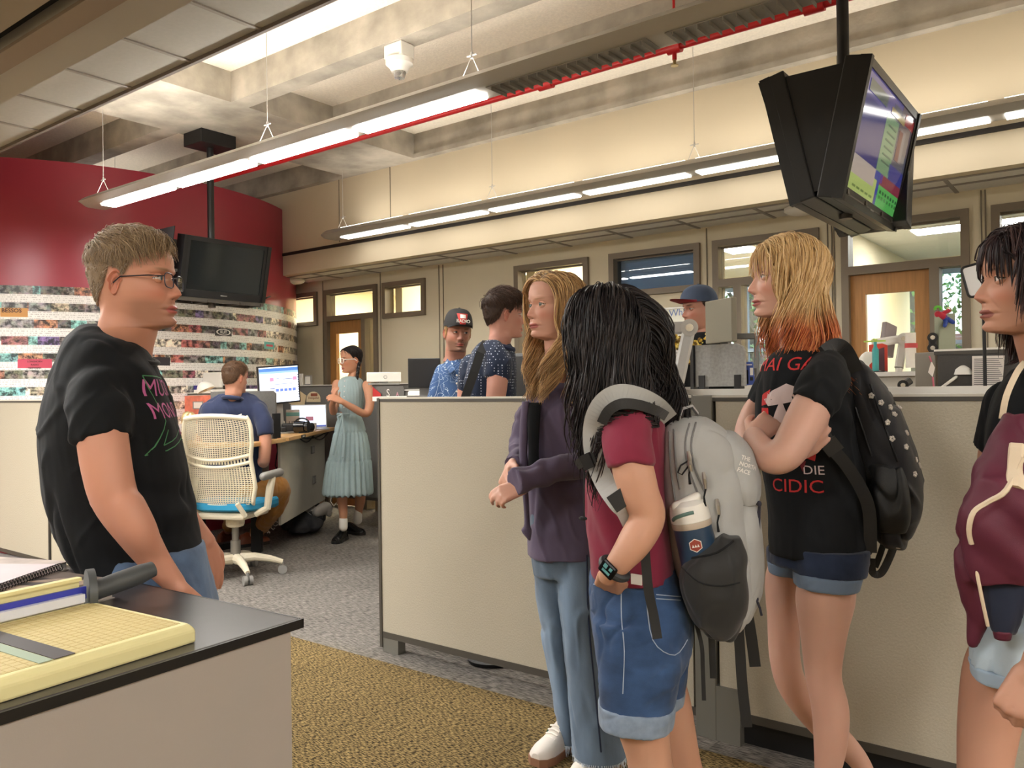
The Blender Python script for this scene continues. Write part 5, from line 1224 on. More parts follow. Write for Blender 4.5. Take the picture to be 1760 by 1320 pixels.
for s in (-1, 1): obj('collar', MB().add([at(786+s*3, 634, 4.80), at(786+s*17, 616, 4.86), at(786+s*23, 626, 4.85), at(786+s*12, 642, 4.80)]+[at(786+s*3, 635, 4.82), at(786+s*17, 617, 4.88), at(786+s*23, 627, 4.87), at(786+s*12, 643, 4.82)], [(0, 1, 2, 3), (7, 6, 5, 4), (0, 4, 5, 1), (1, 5, 6, 2), (2, 6, 7, 3), (3, 7, 4, 0)]), flo, P)
for i in range(3): obj('button', MB().ell(at(785, 645+i*14, 4.80), (.006, .006, .006), n=8, k=6), white, P)
garment('trousers', P, (lambda g_: (limb(g_, [(773, 790, 4.97, 26), (775, 900, 4.97, 22), (775, 1015, 4.97, 18)], ends=(1, 0)), limb(g_, [(808, 790, 4.97, 26), (806, 900, 4.97, 22), (806, 1015, 4.97, 18)], ends=(1, 0)), g_)[2])(MB()), denimd, .01, 3, .003)
short_hair(P, h, (176, 136, 88), (208, 172, 118), n=1500, length=.05, lift=.016, thick=.002, maxel=14, shell=.2, hl=lambda a: np.interp(a, [0, 25, 45, 60, 78, 95, 120, 180], [46, 42, 34, 16, -24, -26, -38, -44]), flow=lambda D, top: D*0+np.stack([np.sign(D[:, 0])*.3, np.zeros(len(D)), np.full(len(D), -1.)], 1))
def cap_hat(P, h, crown, brim, panel=None, label=None, tilt=0, brimtilt=0, high=1.0):
    """baseball cap in head coordinates"""
    mb = MB(); n = 40; R = []
    for i in range(15):
        t = i/14; el = t*PI/2; r = math.cos(el)**(.62 if high > 1 else .8); z = .036+(.098*high)*math.sin(el)**.95; R.append([h.w([(.086*r*math.cos(q), -.006+.108*r*math.sin(q)+(.004 if math.sin(q) > 0 else 0), z+tilt*(math.sin(q))*.01)])[0] for q in np.linspace(0, 2*PI, n+1)[:-1]])
    mb.rings(R); k = obj('cap', mb, crown, P, smooth='auto', fixn=True)
    b = MB(); top = []; bot = []
    for i in range(9):
        u = i/8; row = []
        for j in range(17):
            a = math.radians(20+140*j/16); x = .084*math.cos(a); y = .0+.103*math.sin(a); L = .07*math.sin(PI*j/16)**.7; row.append((x*(1-.05*u), y+L*u, .038-.010*u*brimtilt-.014*(abs(x)/.08)**2*u+.006*u))
        top.append(h.w(row)); bot.append(h.w([(x, y, z-.004) for x, y, z in row]))
    b.rings(top, closed=False, cap=False).rings(bot, closed=False, cap=False); obj('brim', b, brim, k, smooth=True)
    obj('top_button', MB().ell(h.w([(0, -.006, .036+.098*high)])[0], (.008, .008, .006), n=10, k=6), crown, k)
    return k
capb = mat('cap_black', (28, 28, 30), .8); capr = mat('cap_red', (190, 60, 56), .8)
k = cap_hat(P, h, capb, capb, high=1.12)
pa = MB(); rows = []
for z in np.linspace(.048, .112, 8): rows.append(h.w([(.052*math.sin(a), -.006+(.1145-.9*max(0, z-.085)**1.2)*math.cos(a*.9), z) for a in np.linspace(-1, 1, 13)]))
pa.rings(rows, closed=False, cap=False); obj('cap_panel', pa, capr, k, smooth=True)
pa = MB(); put_text(pa, 'RADIO', .027, h.w([(0, .116, .066)])[0], -1*Vector(h.M[:, 0]), UP, .001, None, bold=True)
rows = [h.w([(.045*math.sin(a), -.006+(.1165-.9*max(0, z-.085)**1.2)*math.cos(a*.9), z) for a in np.linspace(-1, 1, 13)]) for z in np.linspace(.084, .106, 5)]
pa.rings(rows, closed=False, cap=False); obj('cap_lettering', pa, mat('white_print', (232, 228, 220), .8), k)

# 5 --- man in navy dotted shirt with a bag strap
P = person(846, 4.260, 'young man in a navy dotted shirt with a black shoulder strap, seen from behind')
h = Head(867, 541, 4.240, -18, sc=1.07, neck=(848, 612, 4.260), skin=(214, 158, 140), neck_r=.062, scalp=(60, 46, 40), brow=(60, 44, 36), hres=.8)
bd = MB(); loft(bd, [(808, 884, 622, 4.260, .2), (802, 884, 680, 4.260, .24), (806, 882, 800, 4.260, .24)], shrink=.9)
limb(bd, [(858, 622, 4.140, 20), (854, 665, 4.100, 18), (850, 720, 4.100, 15), (862, 770, 3.960, 11)]); limb(bd, [(806, 640, 4.41, 18), (800, 720, 4.41, 15), (806, 780, 4.36, 11)])
for px in (825, 865): limb(bd, [(px, 800, 4.260, 26), (px, 950, 4.260, 20), (px, 1120, 4.260, 13)])
make_body(P, h, bd, .007, 3)
g = MB(); loft(g, [(828, 876, 586, 4.260, .13), (812, 884, 604, 4.260, .24), (803, 888, 635, 4.260, .30), (797, 888, 680, 4.260, .31), (800, 886, 800, 4.260, .3)]); limb(g, [(848, 605, 4.180, 24), (856, 628, 4.130, 25), (853, 652, 4.110, 22)], ends=(1, 0)); limb(g, [(812, 630, 4.38, 22), (804, 670, 4.42, 20)], ends=(1, 0))
dot = cloth('navy_dotted', (34, 44, 66)); overlay(dot, (196, 204, 222), 70, .15, 'vor', .22); garment('shirt', P, g, dot, .008, 4, .004, 13)
garment('trousers', P, (lambda g_: (limb(g_, [(823, 790, 4.260, 32), (825, 950, 4.260, 26), (825, 1120, 4.260, 20)], ends=(1, 0)), limb(g_, [(866, 790, 4.260, 32), (865, 950, 4.260, 26), (865, 1120, 4.260, 20)], ends=(1, 0)), g_)[2])(MB()), blk, .01, 3, .003)
pts = [h.w([(.070*math.cos(q), -.03+.068*math.sin(q), -.160-.012*math.sin(q))])[0] for q in np.linspace(0, 2*PI, 30)]
sub('collar', P, MB().tube([Vector(p) for p in pts], .014, 8, cap=False), navy, smooth='auto')
short_hair(P, h, (52, 38, 32), (84, 62, 50), n=5200, length=.048, lift=.022, thick=.0014, clump=.5, flow=lambda D, top: top[:, None]*np.array([.3, .9, 0])+(1-top)[:, None]*np.array([0, -.4, -1]))
bag = thing('shoulder_bag', (at(840, 700, 4.160).x, at(840, 700, 4.160).y, 0), 'black shoulder bag strap across the back of the man in the dotted navy shirt', 'bag')
st_ = MB(); ps = [(849, 588, 4.260), (836, 588, 4.180), (826, 606, 4.095), (815, 640, 4.075), (800, 682, 4.070), (790, 730, 4.080), (786, 780, 4.100)]
vv = []
for i, (x, y, d_) in enumerate(ps): c0 = at(x, y, d_); w = at(x+7, y+3, d_)-c0; vv += [c0-w, c0+w, c0+w-FW*.006, c0-w-FW*.006]
st_.add(vv, [(i*4+j, i*4+(j+1) % 4, i*4+4+(j+1) % 4, i*4+4+j) for i in range(len(ps)-1) for j in range(4)])
nyl = mat('black_nylon', (24, 24, 25), .6, bump=.2, bscale=500); obj('strap', st_, nyl, bag); obj('bag_body', MB().box(tuple(at(785, 770, 4.080)-Vector((.12, .0, .28))), tuple(at(785, 770, 4.080)+Vector((.14, .09, .02)))), nyl, bag, bevel=.02)

# 8 --- man in the navy and red cap, right
P = person(1200, 4.5, 'man in a navy cap with red brim and yellow garland, behind the grey monitor arm')
h = Head(1201, 531, 4.5, 148, pitch=-3, neck=(1206, 582, 4.5), skin=(204, 150, 130), neck_r=.064, scalp=(60, 44, 38), brow=(60, 42, 34), hres=.7, jaw=1.08, full=1)
s_gaze[P.name] = (.1, 1, -.15)
bd = MB(); loft(bd, [(1165, 1250, 620, 4.5, .2), (1162, 1254, 700, 4.5, .26), (1168, 1250, 790, 4.5, .26)], shrink=.9)
limb(bd, [(1158, 640, 4.45, 12), (1152, 680, 4.4, 14), (1150, 660, 4.2, 11)]); limb(bd, [(1258, 640, 4.53, 12), (1258, 700, 4.5, 14)])
for px in (1190, 1230): limb(bd, [(px, 800, 4.5, 22), (px, 920, 4.5, 18), (px, 1060, 4.5, 12)])
make_body(P, h, bd, .008, 3)
g = MB(); loft(g, [(1186, 1226, 572, 4.5, .14), (1166, 1250, 590, 4.5, .24), (1156, 1262, 620, 4.5, .3), (1158, 1262, 700, 4.5, .31), (1160, 1258, 800, 4.5, .3)]); limb(g, [(1166, 612, 4.46, 19), (1156, 650, 4.43, 18)], ends=(1, 0)); limb(g, [(1256, 612, 4.52, 19), (1262, 660, 4.5, 18)], ends=(1, 0)); garment('t_shirt', P, g, blk, .009, 4, .004, 12)
garment('trousers', P, (lambda g_: (limb(g_, [(1188, 790, 4.5, 28), (1190, 920, 4.5, 22), (1190, 1060, 4.5, 18)], ends=(1, 0)), limb(g_, [(1232, 790, 4.5, 28), (1230, 920, 4.5, 22), (1230, 1060, 4.5, 18)], ends=(1, 0)), g_)[2])(MB()), denimd, .01, 3, .003)
short_hair(P, h, (52, 38, 32), (78, 58, 46), n=1100, length=.022, lift=.006, thick=.0016, maxel=16, shell=.3)
k = cap_hat(P, h, mat('cap_navy', (62, 76, 100), .8, var=.08), mat('cap_brim_red', (150, 40, 52), .8), brimtilt=-1.5)
r_ = random.Random(5); lei = MB()
for i in range(260):
    t = r_.random(); s_ = t*2-1; px = 1152+70*t; y = 572+20*(1-abs(s_))+r_.uniform(0, 34); lei.ell(at(px+r_.uniform(-5, 5), y, 4.33+.10*abs(s_)), (.013, .008, .009), M=Matrix.Rotation(r_.random()*3, 3, 'Y'), n=6, k=4, col=((206, 172, 60), (230, 206, 110), (120, 92, 30))[r_.randrange(3)])
obj('garland', lei, mat('lei_yellow', (210, 180, 60), .7, attr='col'), P, colors=True)
# 6 --- woman in the purple cardigan
P = person(965, 2.85, 'young woman with long honey-blonde hair in a purple cardigan and flared jeans')
sk = (222, 172, 150); s_gaze[P.name] = (-.25, 1, .0); eye_kw[P.name] = dict(iris=(110, 120, 110), lid=.36)
h = Head(950, 527, 2.78, 146, pitch=1, neck=(966, 690, 2.87), fem=1, skin=sk, lip=(192, 112, 108), brow=(160, 124, 92), neck_r=.052, scalp=(170, 132, 88), smile=.5, full=1, sc=.98)
bd = MB(); loft(bd, [(935, 1000, 690, 2.87, .12), (912, 1026, 712, 2.86, .20), (902, 1032, 760, 2.85, .24), (912, 1018, 860, 2.85, .22), (905, 1030, 950, 2.85, .26)], shrink=.9)
limb(bd, [(908, 755, 2.93, 15), (893, 790, 2.92, 17), (880, 806, 2.72, 14)]); limb(bd, [(1020, 740, 2.8, 16), (1010, 794, 2.71, 14), (955, 808, 2.62, 13), (897, 832, 2.56, 12)])
w_ = at(878, 799, 2.70); hand(bd, w_, at(860, 832, 2.60)-w_, RT*-.75-FW*.6, .92, .6, side=-1, thumb=.4, curls=(.6, .65, .7, .75)); w_ = at(899, 836, 2.56); hand(bd, w_, at(874, 845, 2.55)-w_, UP*.65-FW*.7, .88, .8, side=1, thumb=.35, curls=(.5, .6, .7, .8))
limb(bd, [(948, 1010, 2.9, 16), (960, 1130, 2.94, 14), (974, 1240, 2.95, 10), (976, 1275, 2.95, 10)]); limb(bd, [(998, 1010, 2.78, 20), (1008, 1150, 2.75, 22), (1030, 1260, 2.75, 14), (1030, 1300, 2.75, 12)])
make_body(P, h, bd, .0055, 4)
# jeans: two flared legs
g = MB(); loft(g, [(908, 1030, 850, 2.85, .24), (912, 1030, 900, 2.85, .27), (914, 1034, 950, 2.85, .27), (918, 1030, 985, 2.85, .24)], n=44)
loft(g, [(914, 972, 930, 2.90, .19), (920, 974, 1010, 2.91, .18), (931, 976, 1080, 2.93, .17), (943, 978, 1150, 2.94, .17), (953, 988, 1215, 2.95, .18), (961, 996, 1268, 2.96, .2)], n=36, e=2.2); loft(g, [(956, 1032, 940, 2.80, .2), (958, 1028, 1010, 2.79, .19), (966, 1024, 1080, 2.77, .17), (974, 1040, 1150, 2.76, .18), (980, 1058, 1215, 2.76, .2), (986, 1076, 1296, 2.76, .23)], n=36, e=2.2)
jn = garment('jeans', P, g, denimw, .006, 5, .0035, 14, (1, 1, .45), 3)
fr_ = MB(); r_ = random.Random(2)
for (l, r, y, d, th) in ((961, 996, 1267, 2.96, .2), (986, 1076, 1295, 2.76, .23)):
    R = ring(l, r, y, d, th, 90)
    for p in R: fr_.tube([p+UP*.01, p-UP*r_.uniform(.0, .012)+Vector((r_.uniform(-.004, .004), r_.uniform(-.004, .004), 0)), p-UP*r_.uniform(.012, .030)+Vector((r_.uniform(-.012, .012), r_.uniform(-.012, .012), 0))], [.0016, .0012, .0005], 4)
fo = sub('frayed_hem', P, fr_, mat('frayed_thread', (196, 204, 214), .9)); tag(fo, kind='stuff')
b = MB(); limb(b, [(1009, 955, 2.705, 1.6), (1010, 1030, 2.70, 1.6), (1016, 1120, 2.685, 1.6), (1026, 1220, 2.66, 1.6), (1033, 1292, 2.645, 1.6)], 6); sub('side_seam', P, b, denimd, smooth='auto')
# cardigan
pur = cloth('purple_jersey', (88, 78, 98), sheen=.1, var=.04); g = MB()
loft(g, [(934, 996, 656, 2.87, .14), (908, 1028, 680, 2.85, .22, -.05), (899, 1038, 710, 2.85, .27), (897, 1040, 760, 2.85, .28), (904, 1036, 820, 2.85, .27), (908, 1034, 870, 2.85, .28), (906, 1038, 920, 2.85, .30), (906, 1040, 952, 2.85, .31)], n=44)
cardi_body = g; 
limb(g, [(1018, 712, 2.82, 25), (1022, 760, 2.76, 26), (1008, 795, 2.71, 25), (955, 806, 2.62, 23), (915, 820, 2.57, 22), (884, 828, 2.535, 25)], ends=(1, 0)); limb(g, [(910, 715, 2.93, 24), (898, 765, 2.93, 23), (888, 792, 2.78, 18), (880, 797, 2.72, 17)], ends=(1, 0))
cg = garment('cardigan', P, g, pur, .006, 5, .0032, 15, (1, 1, .5), 8, folds=[(tuple(at(930, 820, 2.6)), .09, (1, .2, .3), .004, 90)])
# black top showing in the opening, front flap of the cardigan
b = MB(); loft(b, [(907, 930, 692, 2.735, .03), (906, 928, 730, 2.705, .03), (908, 926, 775, 2.70, .03), (908, 928, 812, 2.70, .03)], n=20); sub('black_top', P, b, blk, smooth=True)
b = MB(); loft(b, [(897, 910, 690, 2.74, .04), (893, 908, 740, 2.72, .04), (893, 906, 800, 2.72, .04), (899, 909, 860, 2.72, .04), (901, 911, 900, 2.72, .03), (896, 914, 912, 2.72, .03), (908, 912, 928, 2.72, .02)], n=20); obj('front_flap', b, pur, cg, smooth=True)
blond = [(168, 130, 84), (192, 152, 102), (146, 112, 74), (208, 172, 122), (128, 98, 66)]
sh = [(at(965, 742, 2.86), (.20, .14, .20)), (at(965, 860, 2.86), (.17, .14, .22))]
long_hair(P, h, 6200, .36, blond, off=(.005, .026), body=sh, wave=.014, wf=40, part=-.02, thick=.0014, infall=1, face=(.062, .05), hl=lambda a: np.interp(a, [0, 25, 45, 60, 75, 90, 110, 140, 180], [40, 39, 33, 20, 2, -4, -20, -34, -38]))
white_s = mat('white_leather_shoe', (222, 214, 204), .5); gsole = mat('gum_rubber', (142, 102, 78), .6)
def trainer(P, toe, heel):
    u = shoe(P, toe, heel, white_s, gsole, .098, .085, 'sneaker'); a = Vector(heel); b = Vector(toe); d = b-a; t = d.normalized().cross(UP); m = MB()
    for i in range(6):
        c = a+d*(.50+.055*i)+UP*(.095-.009*i); m.tube([c-t*.024, c+UP*.006, c+t*.024], .003, 6)
    obj('laces', m, mat('white_lace', (238, 232, 222), .8), u, smooth='auto')
    m = MB()
    for s in (-1, 1):
        c = a+d*.44; m.add([c+t*s*.041+UP*.035, c+d*.10+t*s*.043+UP*.035, c+d*.05+t*s*.036+UP*.075, c-d*.05+t*s*.036+UP*.075]+[c+t*s*.045+UP*.034, c+d*.10+t*s*.047+UP*.034, c+d*.05+t*s*.040+UP*.075, c-d*.05+t*s*.040+UP*.075], [(0, 1, 2, 3), (7, 6, 5, 4), (0, 4, 5, 1), (1, 5, 6, 2), (2, 6, 7, 3), (3, 7, 4, 0)])
    obj('side_patch', m, mat('green_patch', (40, 84, 68), .6), u, fixn=True)
q = at(960, 1300, 2.9); q.z = 0; trainer(P, q-RT*.085-FW*.10, q+RT*.07+FW*.10)
q = at(1030, 1320, 2.74); q.z = 0; trainer(P, q-RT*.09-FW*.09, q+RT*.07+FW*.11)

# 7 --- girl with the grey backpack
P = person(1085, 2.08, 'girl with long wavy black hair in a maroon t-shirt and denim shorts, back turned')
sk = (216, 166, 138); h = Head(1040, 574, 2.08, 212, neck=(1078, 715, 2.09), fem=1, skin=sk, neck_r=.050, scalp=(34, 28, 28), brow=(50, 40, 36), sc=.98)
bd = MB(); loft(bd, [(1030, 1130, 712, 2.1, .16), (1016, 1140, 740, 2.1, .28), (1020, 1140, 850, 2.1, .26), (1022, 1150, 960, 2.1, .28), (1025, 1170, 1040, 2.1, .3)], shrink=.9)
arm = [(1078, 765, 1.91, 28), (1086, 800, 1.88, 36), (1100, 850, 1.87, 34), (1113, 888, 1.87, 31), (1092, 930, 1.86, 30), (1066, 965, 1.86, 23), (1046, 990, 1.87, 18)]
limb(bd, arm); limb(bd, [(1110, 880, 1.87, 28), (1122, 884, 1.88, 22)]); w_ = at(1047, 992, 1.91); hand(bd, w_, at(1046, 1040, 2.08)-w_, RT*-.3-FW*.9, .92, .15, side=-1, thumb=.3)
limb(bd, [(1040, 760, 2.24, 18), (1046, 840, 2.28, 20), (1044, 930, 2.24, 18), (1050, 1000, 2.2, 14)])
limb(bd, [(1097, 1175, 2.0, 48), (1103, 1235, 2.0, 47), (1115, 1300, 2.0, 39), (1122, 1360, 2.0, 41), (1118, 1440, 2.0, 36), (1112, 1530, 2.0, 22), (1112, 1580, 2.0, 20)], n=24)
limb(bd, [(1138, 1165, 2.22, 36), (1150, 1210, 2.22, 38), (1172, 1300, 2.22, 31), (1188, 1370, 2.22, 30), (1190, 1430, 2.22, 22), (1188, 1480, 2.22, 18)], n=24)
make_body(P, h, bd, .005, 5)
mar = cloth('maroon_cotton', (128, 40, 62)); g = MB()
loft(g, [(1050, 1105, 682, 2.08, .13), (1028, 1128, 696, 2.08, .22), (1012, 1142, 722, 2.09, .30), (1006, 1146, 770, 2.1, .31), (1008, 1148, 850, 2.1, .30), (1012, 1152, 920, 2.1, .31), (1016, 1160, 985, 2.1, .33, -.01)], n=44)
limb(g, [(1074, 714, 1.98, 37), (1076, 735, 1.93, 44), (1080, 770, 1.89, 44), (1083, 803, 1.875, 42)], ends=(1, 0)); limb(g, [(1042, 722, 2.2, 28), (1040, 790, 2.25, 29)], ends=(1, 0))
tshirt7 = garment('t_shirt', P, g, mar, .0055, 5, .003, 16, (1, 1, .5), 12, folds=[(tuple(at(1090, 780, 1.86)), .08, (1, 0, 1), .003, 90), (tuple(at(1030, 930, 1.95)), .1, (1, 0, .6), .004, 60)])
# denim shorts
g = MB(); loft(g, [(1017, 1160, 972, 2.1, .30), (1013, 1182, 1010, 2.1, .33), (1016, 1192, 1060, 2.1, .35), (1024, 1188, 1110, 2.1, .33), (1034, 1176, 1140, 2.1, .3)], n=44)
loft(g, [(1018, 1150, 1060, 2.02, .2), (1022, 1172, 1110, 2.01, .21), (1028, 1168, 1160, 2.0, .2), (1031, 1158, 1212, 2.0, .19)], n=36); loft(g, [(1070, 1188, 1080, 2.2, .19), (1090, 1184, 1130, 2.21, .19), (1100, 1176, 1190, 2.22, .18)], n=36)
sh7 = garment('denim_shorts', P, g, denimm, .0055, 5, .003, 16, (1, 1, 1.2), 13)
g = MB(); loft(g, [(1028, 1161, 1205, 2.0, .205, -.02), (1029, 1160, 1222, 2.0, .208, -.02), (1030, 1157, 1242, 2.0, .205, -.02)], n=36, sub=2); loft(g, [(1102, 1178, 1182, 2.22, .19), (1104, 1176, 1202, 2.22, .19)], n=36, sub=2)
me = remesh(g, .004, 2, .001, 20); obj('rolled_cuff', me, cuffm, sh7, smooth=True)
st_m = mat('denim_stitch', (160, 172, 190), .8); b = MB()
def on_front(pts, mb, r, d0=1.8, tgt=None, off=.0015):
    """run a thin cord over a garment's surface along picture points (ray cast)"""
    me = tgt.data; bv = BVHTree.FromPolygons([tuple(v.co) for v in me.vertices], [tuple(p.vertices) for p in me.polygons]); out = []
    pts = cr(pts, 4)
    for (a, c) in zip(pts, pts[1:]):
        n = max(1, int(math.dist(a, c)/6))
        for i in range(n):
            t = i/n; rr = ray(a[0]+(c[0]-a[0])*t, a[1]+(c[1]-a[1])*t).normalized(); hh = bv.ray_cast(CAM, rr)
            if hh[0] is not None: out.append(hh[0]-rr*off)
    if len(out) > 2: mb.tube(out, r, 6)
for pts in ([(1068, 1000), (1068, 1060), (1073, 1120), (1070, 1200)], [(1110, 1020), (1122, 1100), (1160, 1126), (1186, 1092)], [(1128, 1022), (1176, 1026)], [(1128, 1029), (1176, 1032)], [(1020, 1004), (1042, 1008), (1066, 1003)]): on_front(pts, b, .0012, tgt=sh7)
obj('stitching', b, st_m, sh7, smooth='auto')
b = MB(); c0 = at(1094, 996, 1.925); b.box(tuple(c0-Vector((.014, .002, .012))), tuple(c0+Vector((.014, .002, .012)))); sub('shirt_label', P, b, white)
# wrist watch
b = MB(); a_ = at(1057, 976, 1.86); e_ = at(1047, 990, 1.87); ax_ = (e_-a_).normalized(); Rw = .0325
u_ = ax_.cross(FW).normalized(); v_ = ax_.cross(u_); b.tube([a_+ax_*.002+u_*math.cos(q)*Rw+v_*math.sin(q)*Rw*.95 for q in np.linspace(0, 2*PI, 26)], .009, 8, cap=False)
wt = sub('wrist_watch', P, b, mat('watch_strap', (44, 46, 48), .5), smooth='auto'); n_ = (-FW*.8-RT*.5+UP*.1).normalized(); c0 = a_+n_*(Rw+.006); X_ = ax_; Y_ = n_.cross(X_).normalized(); M_ = Matrix((X_, Y_, n_)).transposed().to_4x4(); M_.translation = c0
obj('watch_case', MB().box((-.017, -.021, -.006), (.017, .021, .005), M=M_), mat('watch_case', (30, 30, 32), .2, .7), wt, bevel=.005); ws = MB(); 
for (x0, y0, x1, y1) in ((-.010, -.012, .0, -.002), (.003, -.010, .009, .012), (-.010, .004, -.002, .012)): ws.box((x0, y0, .0055), (x1, y1, .0062), M=M_)
obj('watch_face', ws, mat('watch_dial', (96, 150, 150), .3), wt)
dark = [(30, 26, 27), (42, 36, 36), (22, 19, 21), (52, 44, 42), (36, 30, 32)]
sh = [(at(1095, 800, 2.12), (.13, .12, .16))]
long_hair(P, h, 9000, .43, dark, tight=.045, stop=[(at(1082, 766, 1.92), (.070, .15, .094))], off=(.006, .036), body=sh, wave=.020, wf=30, part=.0, thick=.0019, face=(.066, .045), back=.3, drift=tuple(RT*.2), Lvar=.22, seed=9)
r_ = random.Random(8); b = MB()
for i in range(45):
    x0 = 1100+r_.uniform(-12, 22); pts = []; am = r_.uniform(6, 20); ph = r_.uniform(0, 6); L = r_.uniform(90, 190); dd = r_.uniform(2.0, 2.16)
    for k in range(22): t = k/21; pts.append(at(x0+t*r_.uniform(55, 75)+am*math.sin(ph+t*8)*t, 590+t*L, dd))
    b.tube(pts, [.0011*(1-.6*k/21) for k in range(22)], 4)
obj('loose_hair', b, mat('loose_black_hair', (26, 20, 20), .7), P)

# grey backpack
grey = cloth('backpack_grey', (172, 172, 170), sheen=.05, bscale=900); dkn = cloth('backpack_dark', (46, 46, 46), rough=.6)
bp = at(1220, 900, 2.06); BP = thing('backpack', (bp.x, bp.y, .75), 'light grey backpack with water bottle pocket, worn by the black-haired girl', 'backpack')
g = MB(); loft(g, [(1168, 1212, 716, 2.08, .14), (1142, 1240, 732, 2.08, .22), (1134, 1264, 762, 2.08, .27), (1134, 1278, 810, 2.08, .28), (1140, 1284, 870, 2.08, .28), (1150, 1290, 930, 2.08, .28), (1164, 1296, 990, 2.08, .28), (1180, 1292, 1040, 2.08, .26), (1200, 1276, 1074, 2.08, .18)], n=52, e=3.0)
bpm = garment('pack_body', BP, g, grey, .0055, 4, .0022, 15, (1, 1, .6), 21)
g = MB(); loft(g, [(1214, 1262, 742, 2.08, .17), (1206, 1290, 768, 2.08, .24), (1212, 1306, 806, 2.08, .25), (1234, 1308, 836, 2.08, .25), (1262, 1303, 862, 2.08, .22)], n=44, e=2.8); garment('front_flap', BP, g, grey, .005, 4, .0012, 15, seed=22)
g = MB(); loft(g, [(1236, 1300, 850, 2.08, .22), (1240, 1309, 900, 2.08, .23), (1246, 1312, 960, 2.08, .23), (1250, 1309, 1010, 2.08, .22), (1258, 1292, 1056, 2.08, .18)], n=44, e=2.8); garment('front_pocket', BP, g, grey, .005, 4, .003, 14, seed=23)
g = MB(); loft(g, [(1238, 1272, 922, 1.935, .06), (1190, 1284, 950, 1.94, .15), (1166, 1282, 985, 1.95, .18), (1174, 1284, 1030, 1.97, .19), (1190, 1276, 1062, 2.0, .2), (1215, 1266, 1082, 2.04, .2)], n=44, e=2.6); sp_ = garment('side_pocket', BP, g, dkn, .005, 4, .0035, 14, seed=24)
b = MB(); on_front([(1172, 975), (1200, 1000), (1240, 1008), (1278, 1000)], b, .0022, tgt=sp_); on_front([(1184, 960), (1232, 950), (1266, 925)], b, .003, tgt=sp_); obj('pocket_cord', b, blk2, sp_, smooth='auto')
# piping, zips
zp = mat('zip_grey', (120, 120, 120), .6); b = MB()
for pts in ([(1150, 742), (1152, 800), (1160, 860), (1162, 880)], [(1158, 738), (1162, 800), (1170, 850)], [(1185, 728), (1178, 760), (1182, 800), (1200, 850), (1222, 905), (1238, 960)], [(1196, 726), (1188, 765), (1196, 810), (1216, 856)]): on_front(pts, b, .0024, tgt=bpm)
obj('zip_line', b, zp, bpm, smooth='auto')
slv = mat('zip_silver', (200, 196, 190), .3, .8)
def puller(px, py, d, L=26, cord=True):
    m = MB(); m.tube([at(px, py, d), at(px+2, py+L*.4, d-.006), at(px+4, py+L, d-.004)], [.004, .006, .004], 8); z = obj('zip_puller', m, slv, BP, smooth='auto')
    if cord: m = MB(); m.tube([at(px+4, py+L, d-.004), at(px+1, py+L+14, d-.01), at(px+3, py+L+30, d-.005)], [.0025, .002, .0035], 7); obj('pull_cord', m, blk2, z, smooth='auto')
puller(1183, 776, 1.935); puller(1184, 792, 1.93, 18, False); puller(1209, 812, 1.93, 28); puller(1232, 858, 1.935, 26)
m = MB(); m.tube([at(1186, 790, 1.93), at(1170, 800, 1.93), at(1165, 812, 1.93), at(1172, 816, 1.93), at(1184, 800, 1.93)], .0022, 6); obj('pull_cord', m, blk2, BP, smooth='auto')
# haul loop
m = MB(); c0 = [at(1166, 722, 2.02), at(1172, 704, 2.03), at(1188, 699, 2.08), at(1198, 712, 2.12), at(1196, 730, 2.14)]; vv = []
for p_ in c0: vv += [p_-FW*.0-UP*.0+FW*-.018, p_+FW*.018, p_+FW*.018+UP*.006, p_-FW*.018+UP*.006]
m.add(vv, [(i*4+j, i*4+(j+1) % 4, i*4+4+(j+1) % 4, i*4+4+j) for i in range(4) for j in range(4)]+[(0, 1, 2, 3), (16, 17, 18, 19)]); obj('haul_loop', m, grey, BP, fixn=True)
# bungee cord lacing
m = MB(); 
for pts in ([(1256, 870), (1305, 866)], [(1305, 866), (1300, 905), (1262, 945)], [(1262, 955), (1300, 948)], [(1300, 948), (1300, 985), (1280, 1008)], [(1282, 1010), (1302, 1030)], [(1306, 868), (1304, 948)]):
    m.tube([at(x, y, 1.955 if x < 1290 else 2.0) for x, y in pts], .0024, 7)
for x, y in ((1305, 866), (1301, 948), (1281, 1009), (1300, 1030)): m.ell(at(x, y, 1.99), (.006, .006, .008), n=10, k=6)
m.tube([at(1300, 1030, 1.99), at(1306, 1045, 1.99), at(1309, 1058, 1.99)], .003, 7)
obj('bungee_cord', m, mat('cord_navy', (44, 42, 56), .7), BP, smooth='auto')
# logo patch
bmT = (RT*.9-FW*.0).normalized(); pl = [(*tmesh('THE', .014, -.012, .016, bold=True, align='LEFT'), white), (*tmesh('NORTH', .014, -.012, .001, bold=True, align='LEFT'), white), (*tmesh('FACE', .014, -.012, -.014, bold=True, align='LEFT'), white)]
fl_ = [o for o in BP.children if o.name.startswith('front_flap')][0]
decal(BP, fl_, pl, at(1280, 800, 1.95), RT*.94-UP*.34, UP*.94+RT*.34, None, 'logo')
